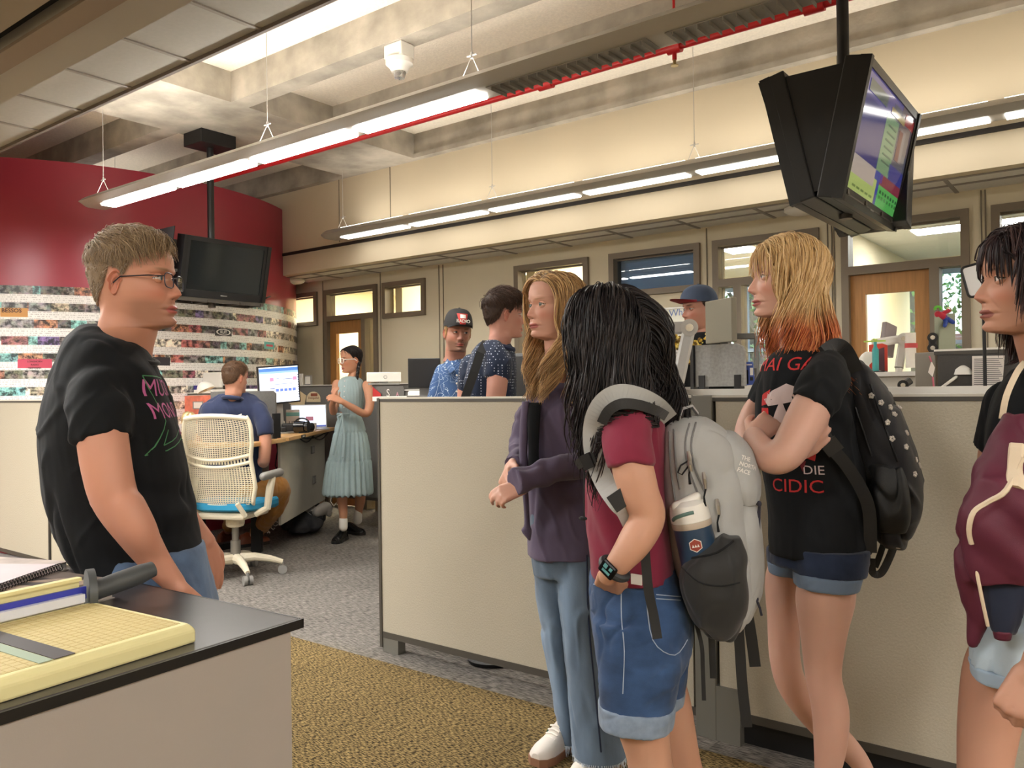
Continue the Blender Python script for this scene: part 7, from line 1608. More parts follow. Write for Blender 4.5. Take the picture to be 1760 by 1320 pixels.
# big monitor showing a document
def monitor(M, w, h, label, screen=None, stand=True, body=scrb, name='monitor', zdrop=.3, th=.03):
    t = thing(name, (0, 0, 0), label, 'monitor'); t.matrix_world = M      # screen faces -y
    local('monitor_case', MB().box((-w/2, 0, -h/2), (w/2, th, h/2)), body, t, bevel=.004)
    if screen is not None:
        s = MB(); s.box((-w/2+.012, -.002, -h/2+.014), (w/2-.012, .001, h/2-.012), col=(222, 230, 246))
        a0, a1, b0, b1 = -w/2+.012, w/2-.012, -h/2+.014, h/2-.012
        for (x0, x1, z0, z1, c, k) in screen: s.add([(a0+(a1-a0)*x, -.002-.0006*k, b0+(b1-b0)*z) for x, z in ((x0, z0), (x1, z0), (x1, z1), (x0, z1))], [(0, 1, 2, 3)], col=c)
        local('screen', s, mat('lit_screen', (220, 230, 246), .3, emit=.45, attr='col'), t, colors=True)
    if stand: local('stand', MB().box((-.03, th, -h/2-zdrop+.01), (.03, th+.02, 0)).box((-.11, th-.08, -h/2-zdrop), (.11, th+.1, -h/2-zdrop+.012)), greyp, t)
    return t
doc = [(0, 1, .88, .97, (70, 110, 170), 1), (0, 1, .82, .88, (130, 160, 206), 1), (.05, .2, .6, .66, (206, 214, 232), 1), (.26, .36, .60, .70, (226, 120, 150), 1), (.86, .96, .60, .70, (226, 120, 150), 1), (.38, .5, .66, .68, (110, 116, 140), 1), (.6, .86, .64, .66, (90, 96, 120), 1), (.36, .84, .5, .52, (120, 126, 150), 1), (.26, .38, .38, .41, (90, 96, 130), 1), (.2, .205, .05, .8, (190, 200, 220), 1)]+[(.40+.11*i, .48+.11*i, .30, .38, (84, 106, 190), 1) for i in range(5)]+[(.98, 1.0, .1+.07*i, .13+.07*i, (60, 60, 70), 1) for i in range(10)]+[(.4, .85, .25, .265, (170, 180, 200), 1)]
c = at(480, 661, 6.9); monitor(oriented(c, lamp_face(c)+math.radians(20), math.radians(3)) @ Matrix.Rotation(math.radians(-4), 4, 'Y'), .36, .325, 'lit monitor showing a spreadsheet beside the seated man', doc, zdrop=.255)
# felt screen between the desks
c = A+n_*.08-u_*.05; M_ = Matrix((n_, -u_, UP)).transposed().to_4x4(); M_.translation = (c.x, c.y, 0)
dv = thing('desk_divider', (c.x, c.y, 0), 'grey felt desk divider at the seated man’s right shoulder'.replace('’', ''), 'desk divider'); p_ = [(0, .93), (0, 1.285), (.02, 1.305), (.5, 1.305), (.5, .93)]
local('divider_panel', MB().add([M_.to_3x3() @ Vector((x, 0, z)) for x, z in p_]+[M_.to_3x3() @ Vector((x, .03, z)) for x, z in p_], [tuple(range(5))[::-1], tuple(range(5, 10))]+[(i, (i+1) % 5, 5+(i+1) % 5, 5+i) for i in range(5)]), gpan, dv, fixn=True)
local('clamp', MB().box((-.02, -.04, .94), (.02, .02, 1.13)), black, dv)
dv['label'] = 'grey felt desk divider right of the seated man in navy'
# things on the raised desk
def P_(s, t_, z=zd): p = A+u_*s+n_*t_; return Vector((p.x, p.y, z))
lp = thing('laptop', tuple(P_(1.35, .18)), 'open silver laptop with a lit screen on the raised desk', 'laptop', rz=lamp_face(P_(1.35, .18))+.1)
local('laptop_base', MB().box((-.16, -.22, 0), (.16, 0, .012)), silver, lp); sc_ = MB(); Mt = Matrix.Rotation(math.radians(-12), 4, 'X')
local('laptop_lid', MB().box((-.165, 0, .01), (.165, .008, .235), M=Mt), silver, lp); sc_.box((-.155, -.002, .02), (.155, 0, .225), M=Mt, col=(214, 224, 250)); sc_.box((-.03, -.004, .08), (.04, -.002, .12), M=Mt, col=(120, 70, 80)); sc_.box((-.155, -.004, .02), (.155, -.002, .035), M=Mt, col=(60, 70, 130)); local('laptop_screen', sc_, mat('lit_screen', (220, 230, 246)), lp, colors=True)
bd_ = thing('notice_card', tuple(P_(1.15, .28)), 'small green and white KUT card leaning behind the camera', 'card', rz=lamp_face(P_(1.1, .3))); k = MB(); k.box((-.06, 0, 0), (.06, .004, .19), paper); k.box((-.06, -.001, .13), (.06, 0, .165), mat('card_teal', (130, 190, 186), .6)); put_text(k, 'UT', .05, (-.005, -.002, .065), (1, 0, 0), UP, .0004, black); local('card', k, None, bd_)
cm = thing('camera', tuple(P_(.62, .14)), 'black camera with a big lens lying on the raised desk', 'camera', rz=lamp_face(P_(.6, .15)))
local('camera_body', MB().box((-.09, -.02, .01), (.02, .05, .085)), black, cm, bevel=.012); local('lens', MB().cyl((.02, -.02, .055), (.10, -.05, .055), .052, .046, n=28).cyl((.10, -.05, .055), (.13, -.06, .055), .04, .05, n=28), mat('lens_black', (16, 16, 18), .15, spec=.8), cm, smooth='auto'); local('grip', MB().box((-.10, -.04, .0), (-.05, .0, .06)), black, cm, bevel=.01)
hp = thing('headphones', tuple(P_(.85, .12)), 'black headphones beside the camera on the raised desk', 'headphones', rz=lamp_face(P_(.8, .15))); local('headband', MB().tube([(.07*math.cos(q), 0, .05+.07*math.sin(q)) for q in np.linspace(-.3, 3.4, 16)], .007, 8), black, hp, smooth='auto'); local('ear_cushion', MB().cyl((.05, -.02, .04), (.085, .01, .04), .038, n=20), black, hp, smooth='auto'); local('ear_cushion', MB().cyl((-.05, -.02, .04), (-.085, .01, .04), .038, n=20), black, hp, smooth='auto')
cb_ = thing('white_camera', tuple(P_(.80, .34)), 'white camera standing behind the black lens on the desk', 'camera', rz=lamp_face(P_(.8, .3))); local('camera_body', MB().box((-.08, 0, 0), (.08, .06, .10)), white, cb_, bevel=.012); local('viewfinder', MB().box((-.04, .0, .10), (.03, .05, .13)), white, cb_, bevel=.008)
cup = thing('paper_cup', tuple(P_(1.0, .06)), 'small printed cup near the desk edge, left of the laptop', 'cup'); local('cup_body', MB().lathe([(.001, 0), (.028, 0), (.035, .07), (.03, .07), (.001, .065)]), paper, cup, smooth='auto')
tb = thing('tablet', tuple(P_(.72, .05)), 'flat black tablet under the camera at the desk edge', 'tablet', rz=math.atan2(u_.y, u_.x)); local('tablet_case', MB().box((-.14, -.03, 0), (.14, .03, .012)), scrb, tb, bevel=.003)
# pinned papers and the round wooden sign on the grey partition
def pinned(name, pts, Y, m, label, cat='paper', art=None, th=.003):
    P3 = [atY(x, y, Y) for x, y in pts]; n = len(P3); k = MB().add(P3+[p-Vector((0, th, 0)) for p in P3], [tuple(range(n)), tuple(range(2*n-1, n-1, -1))]+[(i, (i+1) % n, n+(i+1) % n, n+i) for i in range(n)])
    o = obj(name, k, m, fixn=True); tag(o, label, cat); 
    if art: art(o, Y-th)
    return o
env = mat('manila_paper', (222, 200, 160), .8)
pinned('envelope', [(489, 688), (497, 682), (528, 702), (520, 708)], 5.345, env, 'manila paper strip pinned low on the grey partition under the monitor')
pinned('envelope', [(514, 671), (527, 680), (521, 706), (505, 695)], 5.34, env, 'cream torn paper pinned on the grey partition, beside the round wooden sign')
def beav(o, Y):
    k = MB(); put_text(k, 'Distinguished', .03, tuple(atY(539, 684, Y-.002)), (1, 0, 0), UP, .0004, mat('sign_rust', (150, 84, 60), .7))
    a, b = qbox(534, 545, 676, 681, Y-.004, .003); k.box(a, b, mat('sign_rust', (150, 84, 60), .7)); obj('sign_print', k, None, o)
pinned('wooden_sign', [(539+12*math.cos(q), 686-13*math.sin(q)) for q in np.linspace(0, PI, 14)]+[(527, 691), (551, 691)][::1], 5.34, mat('sign_wood', (226, 208, 172), .6), 'round-topped cream wooden sign behind the laptop', 'sign', beav)
# cables under the desk
k = MB(); 
for s0, s1, dz in ((.5, 1.0, .05), (.55, 1.5, .03), (.9, 1.6, .06)): k.tube([P_(s0+(s1-s0)*q, .05, .905-dz*math.sin(PI*q)) for q in np.linspace(0, 1, 10)], .006, 6)
k.tube([at(475, 758, 6.6), at(477, 775, 6.6), at(473, 800, 6.6), at(480, 815, 6.6), at(478, 820, 6.6)], .005, 6); tag(obj('cable', k, mat('cable_black', (16, 15, 15))), 'black cables hanging below the raised desk', 'cable')
k = MB(); r_ = random.Random(4)
for i in range(4): k.tube([at(480-i*8+8*math.sin(q*2+i), 868+i*8+q*9+4*math.sin(q*5+i), 6.9) for q in np.linspace(0, 3, 14)], .004, 5)
k.tube([at(570, 848, 7.6), at(568, 862, 7.6), at(574, 870, 7.5), at(578, 864, 7.5)], .004, 5); tag(obj('cable', k, white), 'white cables tangled under the desk behind the cream chair', 'cable')
# bags on the floor under the desk
bg = thing('bag', tuple(at(520, 895, 7.5)), 'grey and black backpack lying on the carpet beside the woman', 'backpack'); bg.location.z = 0; bx0 = at(520, 890, 7.5)
g = MB(); loft(g, [(488, 556, 879, 7.5, .30), (480, 560, 890, 7.45, .42), (484, 556, 902, 7.4, .46), (490, 545, 910, 7.38, .40)], n=36); o_ = garment('bag_body', bg, g, mat('bag_black', (34, 34, 38), .7), .012, 4, .012, 9)
g = MB(); loft(g, [(492, 548, 871, 7.6, .22), (488, 556, 880, 7.52, .30), (494, 530, 886, 7.42, .2)], n=30); garment('bag_panel', bg, g, mat('bag_grey', (168, 164, 158), .8), .012, 4, .012, 9, seed=3)
g = MB(); limb(g, [(545, 880, 7.4, 9), (560, 872, 7.5, 11), (566, 880, 7.5, 8)]); garment('bag_wrap', bg, g, MATS['bag_grey'], .012, 3, .008, 12)
b2 = thing('bag', tuple(at(515, 870, 8.0)), 'black bag heaped behind the grey backpack under the desk', 'bag'); b2.location.z = 0; g = MB(); loft(g, [(496, 530, 850, 7.9, .25), (486, 545, 865, 7.9, .4), (484, 560, 885, 7.9, .45), (486, 560, 896, 7.9, .4)], n=30); garment('bag_body', b2, g, MATS['bag_black'], .014, 3, .015, 8)
# left: panel with pink poster, shelf, white computer, lamp
pl2 = partition(-6.86, -5.75, 4.12, 1.30, 'light partition with a pink poster behind the man in black', fabric=lightp, cap_m=white, z0=.3)
def frame_art(o, Y):
    a, b = qbox(331, 349, 690, 703, Y-.004, .003); k = MB().box(a, b, greyp); a, b = qbox(333, 347, 691.5, 701.5, Y-.006, .003); k.box(a, b, paper); obj('small_picture', k, None, o)
pinned('poster', [(296, 681), (372, 679), (372, 728), (296, 728)], 4.115, mat('poster_coral', (218, 120, 96), .7, var=.25, vscale=14), 'coral pink poster pinned between the man in black and the seated man', 'poster', frame_art)
k = MB(); c = at(322, 703, 6.4)
ld = desk('desk', [(-6.72, 3.3), (-5.9, 3.3), (-5.9, 4.1), (-6.72, 4.1)], .935, 'maple desk behind the cream office chair, below the coral poster')
tr = thing('trophy', (c.x, c.y, .935), 'small gold figure on the desk in front of the coral poster', 'ornament'); local('figure', MB().lathe([(.001, .0), (.035, .0), (.03, .03), (.012, .05), (.02, .10), (.045, .13), (.05, .17), (.03, .21), (.001, .22)]), mat('gold_figure', (186, 160, 112), .4, .5), tr, smooth='auto'); local('second_head', MB().ell((.05, .0, .17), (.035, .035, .045)), MATS['gold_figure'], tr, smooth='auto')
pc_ = thing('pen_cup', (at(327, 716, 6.3).x, at(327, 716, 6.3).y, .935), 'metal pen cup on the desk by the gold figure', 'pen cup'); local('cup', MB().lathe([(.001, 0), (.035, 0), (.04, .15), (.036, .15), (.032, .01)]), silver, pc_, smooth='auto')
sh_ = thing('shelf', (-6.5, 4.2, 1.30), 'white shelf unit under the white computer, left of the seated man', 'shelf'); local('shelf_top', MB().box((-.36, -.02, .0), (.62, .32, .025)), white, sh_)
im = at(298, 657, 7.25); iz = 1.325; t_ = thing('computer', (im.x, 4.3, iz), 'white back of a desktop computer on the shelf by the man in black', 'computer'); local('computer_case', MB().box((-.17, 0, .02), (.17, .03, .16)), white, t_, bevel=.008); local('computer_stand', MB().box((-.06, .03, 0), (.06, .10, .02)), silver, t_)
bb_ = atY(326, 669, 4.2); tag(obj('box', MB().box((bb_.x-.07, 4.2, 1.325), (bb_.x+.08, 4.26, 1.365)), mat('box_blue_violet', (66, 58, 140), .5, var=.4, vscale=50)), 'small blue and violet box lying on the shelf left of the lamp', 'box')
def desk_lamp(base, head, ang, label, sc=1.0):
    t = thing('desk_lamp', tuple(base), label, 'desk lamp'); b = Vector(base); h_ = Vector(head)-b; mid = Vector((h_.x*.3, h_.y*.3, h_.z*.9)); h2 = h_
    local('lamp_base', MB().lathe([(.001, 0), (.08, 0), (.08, .012), (.02, .02), (.012, .03)]), white, t, smooth='auto'); local('lamp_arm', MB().tube([(0, 0, .02), tuple(mid), tuple(h2)], .011*sc**.6, 8), white, t, smooth='auto')
    Mh = Matrix.Rotation(ang, 3, Vector(FW)); local('lamp_shade', MB().lathe([(a_*sc, b_*sc) for a_, b_ in ((.02, .06), (.05, .05), (.078, .015), (.088, -.03), (.084, -.03), (.07, .01), (.04, .038), (.015, .045))], tuple(h2), Mh, 30), white, t, smooth='auto', fixn=True); local('bulb', MB().ell(h2+Mh @ Vector((0, 0, -.005)), (.028*sc, .028*sc, .03*sc), n=14, k=8), mat('bulb', (240, 226, 196), .3), t, smooth='auto'); return t
b0 = atY(372, 700, 4.0); b0.z = .935; desk_lamp(b0, at(352, 666, 7.0), math.radians(-25), 'white desk lamp with a dome shade, left of the seated man', .85)
# middle: things showing above the long beige partition, left part
pm = partition(-4.98, -3.2, 4.75, 1.30, 'dark grey low partition behind the woman in the blue dress, right side', fabric=gpan, cap_m=white, z0=.1)
def skype(o, Y):
    k = MB(); put_text(k, 'S', .09, tuple(atY(667, 676, Y-.002)), (1, 0, 0), UP, .0005, white); put_text(k, 'A', .05, tuple(atY(683, 678, Y-.002)), (1, 0, 0), UP, .0005, mat('sticker_pink', (222, 160, 176), .6)); obj('stickers', k, None, o)
pinned('sticker_board', [(646, 664), (692, 663), (695, 668), (695, 684), (646, 684)], 4.74, gpan, 'grey felt board with letter stickers right of the woman in the dress', 'board', skype)
pinned('red_sign', [(641, 665), (655, 677), (655, 684), (641, 684)], 4.72, mat('sign_red', (190, 50, 50), .6), 'red sign with white edge hidden behind the woman in the dress', 'sign')
c = at(660, 648, 5.9); t_ = monitor(oriented(c, lamp_face(c)+.05), .245, .07, 'white monitor seen from behind with a round logo, right of the woman', None, True, white, zdrop=.02)
k = MB(); k.tube([(.012*math.cos(q)+.01, -.002, .0+.012*math.sin(q)) for q in np.linspace(0, 2*PI, 20)], .0012, 5); local('round_logo', k, greyp, t_); pmz = thing('desk_shelf', (c.x, c.y, 0), 'white ledge below the white monitor', 'shelf'); local('ledge', MB().box((-.06, -.06, 1.22), (.42, .30, 1.252)), white, pmz)
local('ledge_panel', MB().box((-.04, .1, 0), (.40, .13, 1.22)), gpan, pmz)
c = at(729, 641, 5.1); monitor(oriented(c, lamp_face(c)+.02), .20, .185, 'black monitor seen from behind, left of the man in the trucker cap', None, True, scrb, zdrop=.06)
t_ = atY(730, 672, 3.9); ws_ = thing('desk_shelf', (t_.x, 3.95, 0), 'white desk ledge with clutter in front of the man in the trucker cap', 'shelf'); local('ledge', MB().box((-.22, -.1, 1.20), (.30, .25, 1.225)), white, ws_); local('ledge_panel', MB().box((-.2, .0, 0), (.28, .04, 1.20)), gpan, ws_)
a, b = qbox(700, 728, 668, 681, 3.9, .1); tag(obj('box', MB().box((a[0], 3.9, 1.225), (b[0], 4.0, 1.29)), white, bevel=.01), 'white carton on the ledge under the black monitor', 'box')
a, b = qbox(729, 741, 664, 682, 3.88, .06); tag(obj('box', MB().box((a[0], 3.88, 1.225), (b[0], 3.94, 1.30)).box((a[0], 3.878, 1.25), (b[0], 3.88, 1.285), mat('box_red', (200, 80, 80), .6)), paper), 'red and white packet on the ledge left of the blue shirt', 'packet')
a, b = qbox(742, 757, 665, 682, 3.9, .08); tag(obj('tissue_box', MB().box((a[0], 3.9, 1.225), (b[0], 3.98, 1.275)).add([(a[0]+.01, 3.94, 1.275), (b[0]-.01, 3.94, 1.275), ((a[0]+b[0])/2+.015, 3.95, 1.31), ((a[0]+b[0])/2-.015, 3.93, 1.30)], [(0, 1, 2, 3)]), mat('box_lilac', (214, 190, 206), .6)), 'lilac tissue box beside the blue patterned shirt', 'box')
# right of the navy man: dark chair top
c = at(908, 640, 4.6); kc = thing('office_chair', (c.x, c.y, 0), 'dark office chair back between the navy-shirted man and the blonde woman', 'chair'); local('backrest', MB().box((-.2, -.02, .85), (.2, .04, 1.50)), scrb, kc, bevel=.02); local('seat', MB().box((-.24, -.5, .42), (.24, .0, .5)), scrb, kc, bevel=.03); local('gas_lift', MB().cyl((0, -.25, .08), (0, -.25, .42), .03).box((-.02, -.02, .45), (.02, .02, .88)), black, kc)
b_ = MB()
for i in range(5): q = i*2*PI/5; b_.tube([(0, -.25, .09), (.28*math.cos(q), -.25+.28*math.sin(q), .03)], [.03, .02], 8)
local('star_base', b_, black, kc)
# right bay: ledge, felt screen, booklet, monitors, silver arm
lg = thing('desk_ledge', (-.9, 3.0, 0), 'white-topped ledge behind the right beige partition', 'shelf'); local('ledge_top', MB().box((-.74, -.02, 1.262), (.62, .22, 1.285)), white, lg); local('ledge_front', MB().box((-.72, .0, .0), (.60, .03, 1.262)), lightp, lg)
c0 = atY(1192, 668, 3.06); c1 = atY(1276, 660, 3.06); fs = thing('desk_divider', ((c0.x+c1.x)/2, 3.08, 1.285), 'light grey felt screen with two black clips, right of the silver arm', 'desk divider'); w = (c1.x-c0.x)/2; zt = atY(1230, 592, 3.08).z-1.285
R = [(-w, .01), (w, .01), (w, zt-.03), (w-.01, zt-.01), (w-.03, zt), (-w, zt)]; local('felt_panel', MB().add([(x, 0, z) for x, z in R]+[(x, .025, z) for x, z in R], [tuple(range(6)), tuple(range(11, 5, -1))]+[(i, (i+1) % 6, 6+(i+1) % 6, 6+i) for i in range(6)]), gpan2, fs, fixn=True)
for x in (-w+.03, w-.025): local('clip', MB().box((x-.012, -.012, 0), (x+.012, .035, .055)), scrb, fs)
local('edge_post', MB().box((-w-.018, -.01, 0), (-w-.004, .03, zt)), scrb, fs)
def bk(o, Y):
    k = MB(); a, b = qbox(1281, 1286, 636, 660, Y-.003, .002); k.box(a, b, scrb); a, b = qbox(1289, 1294, 632, 645, Y-.003, .002); k.box(a, b, white); a, b = qbox(1289, 1294, 648, 654, Y-.003, .002); k.box(a, b, scrb); a, b = qbox(1277, 1292, 626, 628, Y-.003, .002); k.box(a, b, white); obj('cover_print', k, None, o)
pinned('booklet', [(1274, 622), (1294, 622), (1298, 661), (1277, 663)], 3.12, mat('booklet_blue', (70, 92, 170), .5), 'blue booklet standing on the ledge beside the grey felt screen', 'booklet', bk)
def aarm(pts, r, label, m=silver, joints=True, name='articulated_arm', cap='monitor arm', down=None):
    t = thing(name, tuple(at(*pts[0])), label, cap); o0 = at(*pts[0])
    for i, (a, b) in enumerate(zip(pts, pts[1:])):
        A_, B_ = at(*a)-o0, at(*b)-o0; d = (B_-A_).normalized(); v = (at(*a)-CAM).normalized(); s = d.cross(v).normalized(); n = s.cross(d).normalized(); k = MB(); R = []
        for q in (0, 1):
            C = A_+(B_-A_)*q; R.append([C+s*r*x+n*r*.7*y for x, y in ((-1, -.6), (-.6, -1), (.6, -1), (1, -.6), (1, .6), (.6, 1), (-.6, 1), (-1, .6))])
        k.rings(R); local('arm_segment', k, m, t, fixn=True, smooth='auto')
    if down is not None:
        e = at(*pts[-1]); k = MB().cyl((e.x-o0.x, e.y-o0.y, e.z-o0.z), (e.x-o0.x, e.y-o0.y, down-o0.z), r*.8, n=12).cyl((e.x-o0.x, e.y-o0.y, down-o0.z), (e.x-o0.x, e.y-o0.y, down-o0.z+.01), r*2.2, n=18); local('desk_clamp', k, m, t, smooth='auto')
    if joints:
        for p in pts[1:-1]:
            C = at(*p)-o0; v = (at(*p)-CAM).normalized(); k = MB().cyl(C-v*.035, C+v*.03, r*1.35, n=24); local('arm_joint', k, m, t, smooth='auto'); local('joint_cap', MB().cyl(C-v*.040, C-v*.034, r*.6, n=20), mat('joint_steel', (216, 214, 210), .2, .8), t, smooth='auto')
    return t
aarm([(1108, 566, 3.30), (1185, 563, 3.22), (1162, 672, 3.18)], .025, 'large silver monitor arm with a round joint before the man in the navy cap', down=1.285)
c = at(1234, 552, 3.75); M_ = oriented(c, lamp_face(c)-math.radians(56)); tq = monitor(M_, .21, .20, 'grey monitor turned edge-on beside the man in the navy cap', None, True, mat('monitor_grey', (128, 122, 106), .5), zdrop=.12)
aarm([(1262, 578, 3.75), (1300, 578, 3.7)], .014, 'short grey monitor arm behind the head of the orange-haired girl', joints=False, m=mat('arm_grey', (120, 120, 118), .4, .3), down=.74)
# whiteboard with handwriting on the back wall
wbp = atY(1095, 532, 6.08); wb2 = atY(1178, 532, 6.08); wbt = thing('whiteboard', ((wbp.x+wb2.x)/2+.1, 6.07, 0), 'whiteboard with handwriting on the back wall beside the man in the navy cap', 'whiteboard'); zt = atY(1130, 533, 6.07).z; x0 = -.75; x1 = .45
local('board', MB().box((x0, 0, .9), (x1, .02, zt)), mat('board_white', (232, 230, 216), .3), wbt); local('board_frame', MB().box((x0, -.01, zt), (x1, .03, zt+.012)).box((x1, -.01, .9), (x1+.012, .03, zt+.012)), silver, wbt)
k = MB(); wx = wbt.location.x
for s, px, py, sz, c in (('Ratings', 1125, 541, .085, (60, 60, 64)), ('What', 1167, 537, .08, (120, 140, 190)), ('98-64', 1158, 571, .06, (110, 140, 200)), ('70.1', 1160, 584, .06, (110, 140, 200)), ('news', 1117, 556, .05, (200, 120, 110)), ('calls', 1120, 585, .06, (200, 120, 110)), ('shift', 1122, 606, .06, (200, 120, 110))):
    p = atY(px, py, 6.06); put_text(k, s, sz, (p.x-wx, -.003, p.z), (1, 0, .05), UP, .0005, mat('marker_%d' % c[0], c, .7))
local('handwriting', k, None, wbt)
sheet = lambda name, pts, Y, label, lines=9, par=None: pinned(name, pts, Y, paper, label, 'paper', lambda o, Yp: obj('printed_lines', (lambda k: ([k.box(*qbox(min(p[0] for p in pts)+3, max(p[0] for p in pts)-3-(i*7) % 9, min(p[1] for p in pts)+5+i*(max(p[1] for p in pts)-min(p[1] for p in pts)-8)/lines, min(p[1] for p in pts)+6.2+i*(max(p[1] for p in pts)-min(p[1] for p in pts)-8)/lines, Yp-.002, .0015)) for i in range(lines)], k)[1])(MB()), inkm, o))
sheet('sheet_of_paper', [(1150, 601), (1173, 602), (1173, 672), (1150, 672)], 3.17, 'printed sheet held up before the garland of the man in the navy cap', 5); 
# far right bay
lg2 = thing('desk_ledge', (.3, 3.9, 0), 'white window-side ledge behind the orange-haired girl', 'shelf')
p0 = atY(1470, 645, 3.9); p1_ = atY(1580, 636, 3.9); local('ledge_top', MB().box((-1.9, .05, 1.33), (-.75, 1.25, 1.35)), white, lg2); local('ledge_front', MB().box((-1.88, .07, 0), (-.77, .10, 1.33)), lightp, lg2)
desk('desk', [(-1.2, 3.24), (1.6, 3.24), (1.6, 3.52), (-1.2, 3.52)], .74, 'low desk hidden behind the right beige partition', legs=False); dsk_ = thing('pedestal', (.4, 3.4, 0), 'desk pedestal behind the right beige partition', 'cabinet'); local('cabinet_body', MB().box((-.3, -.12, 0), (.3, .1, .70)), lightp, dsk_)
desk('desk', [(-3.0, 3.65), (-1.3, 3.65), (-1.3, 4.0), (-3.0, 4.0)], .74, 'low desk behind the left beige partition', legs=False)
pf = partition(atY(1606, 640, 3.6).x, 1.9, 3.6, 1.43, 'dark charcoal partition with pinned notices at the right', fabric=mat('charcoal_fabric', (78, 76, 74), .9, var=.06, vscale=150), cap_m=white, z0=.1)
sheet('notice', [(1671, 612), (1727, 611), (1722, 673), (1671, 673)], 3.59, 'printed notice pinned to the charcoal partition, left of the girl at the edge', 16)
c = at(1590, 640, 3.35); monitor(oriented(c, lamp_face(c)-math.radians(40)), .10, .165, 'small grey monitor edge-on in front of the charcoal partition', None, True, mat('monitor_warm', (136, 128, 116), .5), name='monitor', zdrop=.46)
aarm([(1563, 655, 3.5), (1552, 662, 3.45), (1548, 676, 3.45)], .016, 'black jointed arm stub low behind the black backpack', scrb, down=.74)
c = at(1628, 576, 4.1); monitor(oriented(c, lamp_face(c)+math.radians(40)), .10, .22, 'grey-green monitor edge-on under the toy figure', None, False, mat('monitor_sage', (150, 156, 136), .5))
aarm([(1612, 577, 4.15), (1603, 580, 4.1), (1603, 598, 4.1), (1604, 612, 4.1)], .018, 'black articulated monitor arm left of the sage monitor', scrb, down=.74)
aarm([(1500, 590, 4.7), (1553, 582, 4.7), (1545, 632, 4.65)], .024, 'white-silver microphone arm seen in front of the oak door glass', mat('arm_white', (214, 212, 206), .4, .2), down=1.35); c = at(1530, 584, 4.72); monitor(oriented(c, lamp_face(c)+math.radians(58)) @ Matrix.Rotation(math.radians(14), 4, 'Y'), .11, .19, 'thin grey monitor seen edge-on in front of the oak door glass', None, False, mat('monitor_lilac', (150, 140, 142), .5))
pp_ = thing('pole', tuple(at(1566, 632, 4.6)), 'white pole with a red collar in front of the oak door glass', 'pole'); k0 = at(1566, 632, 4.6); local('pole_tube', MB().cyl((0, 0, -.0), at(1565, 572, 4.6)-k0, .028, n=16), white, pp_, smooth='auto'); local('red_collar', MB().cyl(at(1566, 598, 4.6)-k0, at(1566, 590, 4.6)-k0, .034, n=16), MATS['box_red'], pp_, smooth='auto')
b0 = at(1492, 637, 4.3); b0.z = 1.35; desk_lamp(b0, at(1490, 617, 4.3), math.radians(-50), 'small cream desk lamp on the window-side ledge', .55); 
sn = thing('snack_bag', tuple(at(1510, 636, 4.35)), 'red and dark snack bag standing on the window-side ledge', 'bag'); a = at(1510, 636, 4.35); F_ = lamp_face(a); sn.rotation_euler.z = F_; sn.location.z = 1.35
local('bag_body', MB().prism([(-.045, 0), (.045, 0), (.045, .15), (.02, .16), (-.045, .155)], -.015, .015, M=Matrix.Rotation(PI/2, 4, 'X')), mat('snack_red', (206, 64, 48), .4), sn); local('bag_print', MB().prism([(-.005, .01), (.03, .01), (.03, .14), (.0, .13)], .015, .017, M=Matrix.Rotation(PI/2, 4, 'X')), mat('snack_dark', (96, 60, 70), .4), sn)
bt = thing('bottle', (at(1505, 633, 4.2).x, at(1505, 633, 4.2).y, 1.362), 'small teal bottle with a yellow top on the window-side ledge', 'bottle'); local('bottle_body', MB().lathe([(.001, 0), (.016, 0), (.016, .11), (.008, .125), (.008, .15)]), mat('bottle_teal', (60, 160, 160), .4), bt, smooth='auto'); local('spinner', MB().box((-.055, -.004, .15), (.05, .004, .158)).box((-.004, -.03, .158), (.004, .03, .166)), mat('toy_lime', (170, 200, 90), .5), bt); local('base', MB().box((-.05, -.03, -.012), (.05, .03, 0)), scrb, bt)
# toy figure lying on the monitor
ty = thing('toy_figure', tuple(at(1625, 548, 4.1)), 'small toy figure in red and blue slumped over the sage monitor', 'toy'); o0 = at(1625, 548, 4.1)
tl = lambda x, y, d=4.1: at(x, y, d)-o0
k = MB(); k.capsule(tl(1612, 540), tl(1622, 545), .016, .018, 12, k=3); k.capsule(tl(1618, 540), tl(1630, 534), .010, .010, 10, k=3); local('red_shirt', k, mat('toy_red', (190, 40, 60), .7), ty, smooth='auto')
k = MB(); k.capsule(tl(1622, 545), tl(1626, 552), .018, .013, 12, k=3).capsule(tl(1626, 552), tl(1624, 560, 4.06), .011, .009, 10, k=3).capsule(tl(1628, 548), tl(1638, 554, 4.08), .012, .010, 10, k=3); local('blue_trousers', k, mat('toy_blue', (44, 70, 150), .7), ty, smooth='auto')
k = MB(); k.tube([tl(1612+5*math.cos(q), 531-4*math.sin(q)) for q in np.linspace(-.5, 3.6, 12)], .007, 8); local('green_arm', k, mat('toy_green', (110, 200, 70), .7), ty, smooth='auto')
k = MB(); k.tube([tl(1631+4*math.cos(q), 533-4*math.sin(q)) for q in np.linspace(0, 2*PI, 14)], .004, 6); local('gold_ring', k, mat('toy_gold', (180, 170, 120), .4, .5), ty, smooth='auto')
b0 = at(1604, 668, 3.2); b0.z = .74; dl = desk_lamp(b0, at(1657, 638, 3.2), 0, 'white desk lamp with a dome shade in front of the charcoal partition', .45)
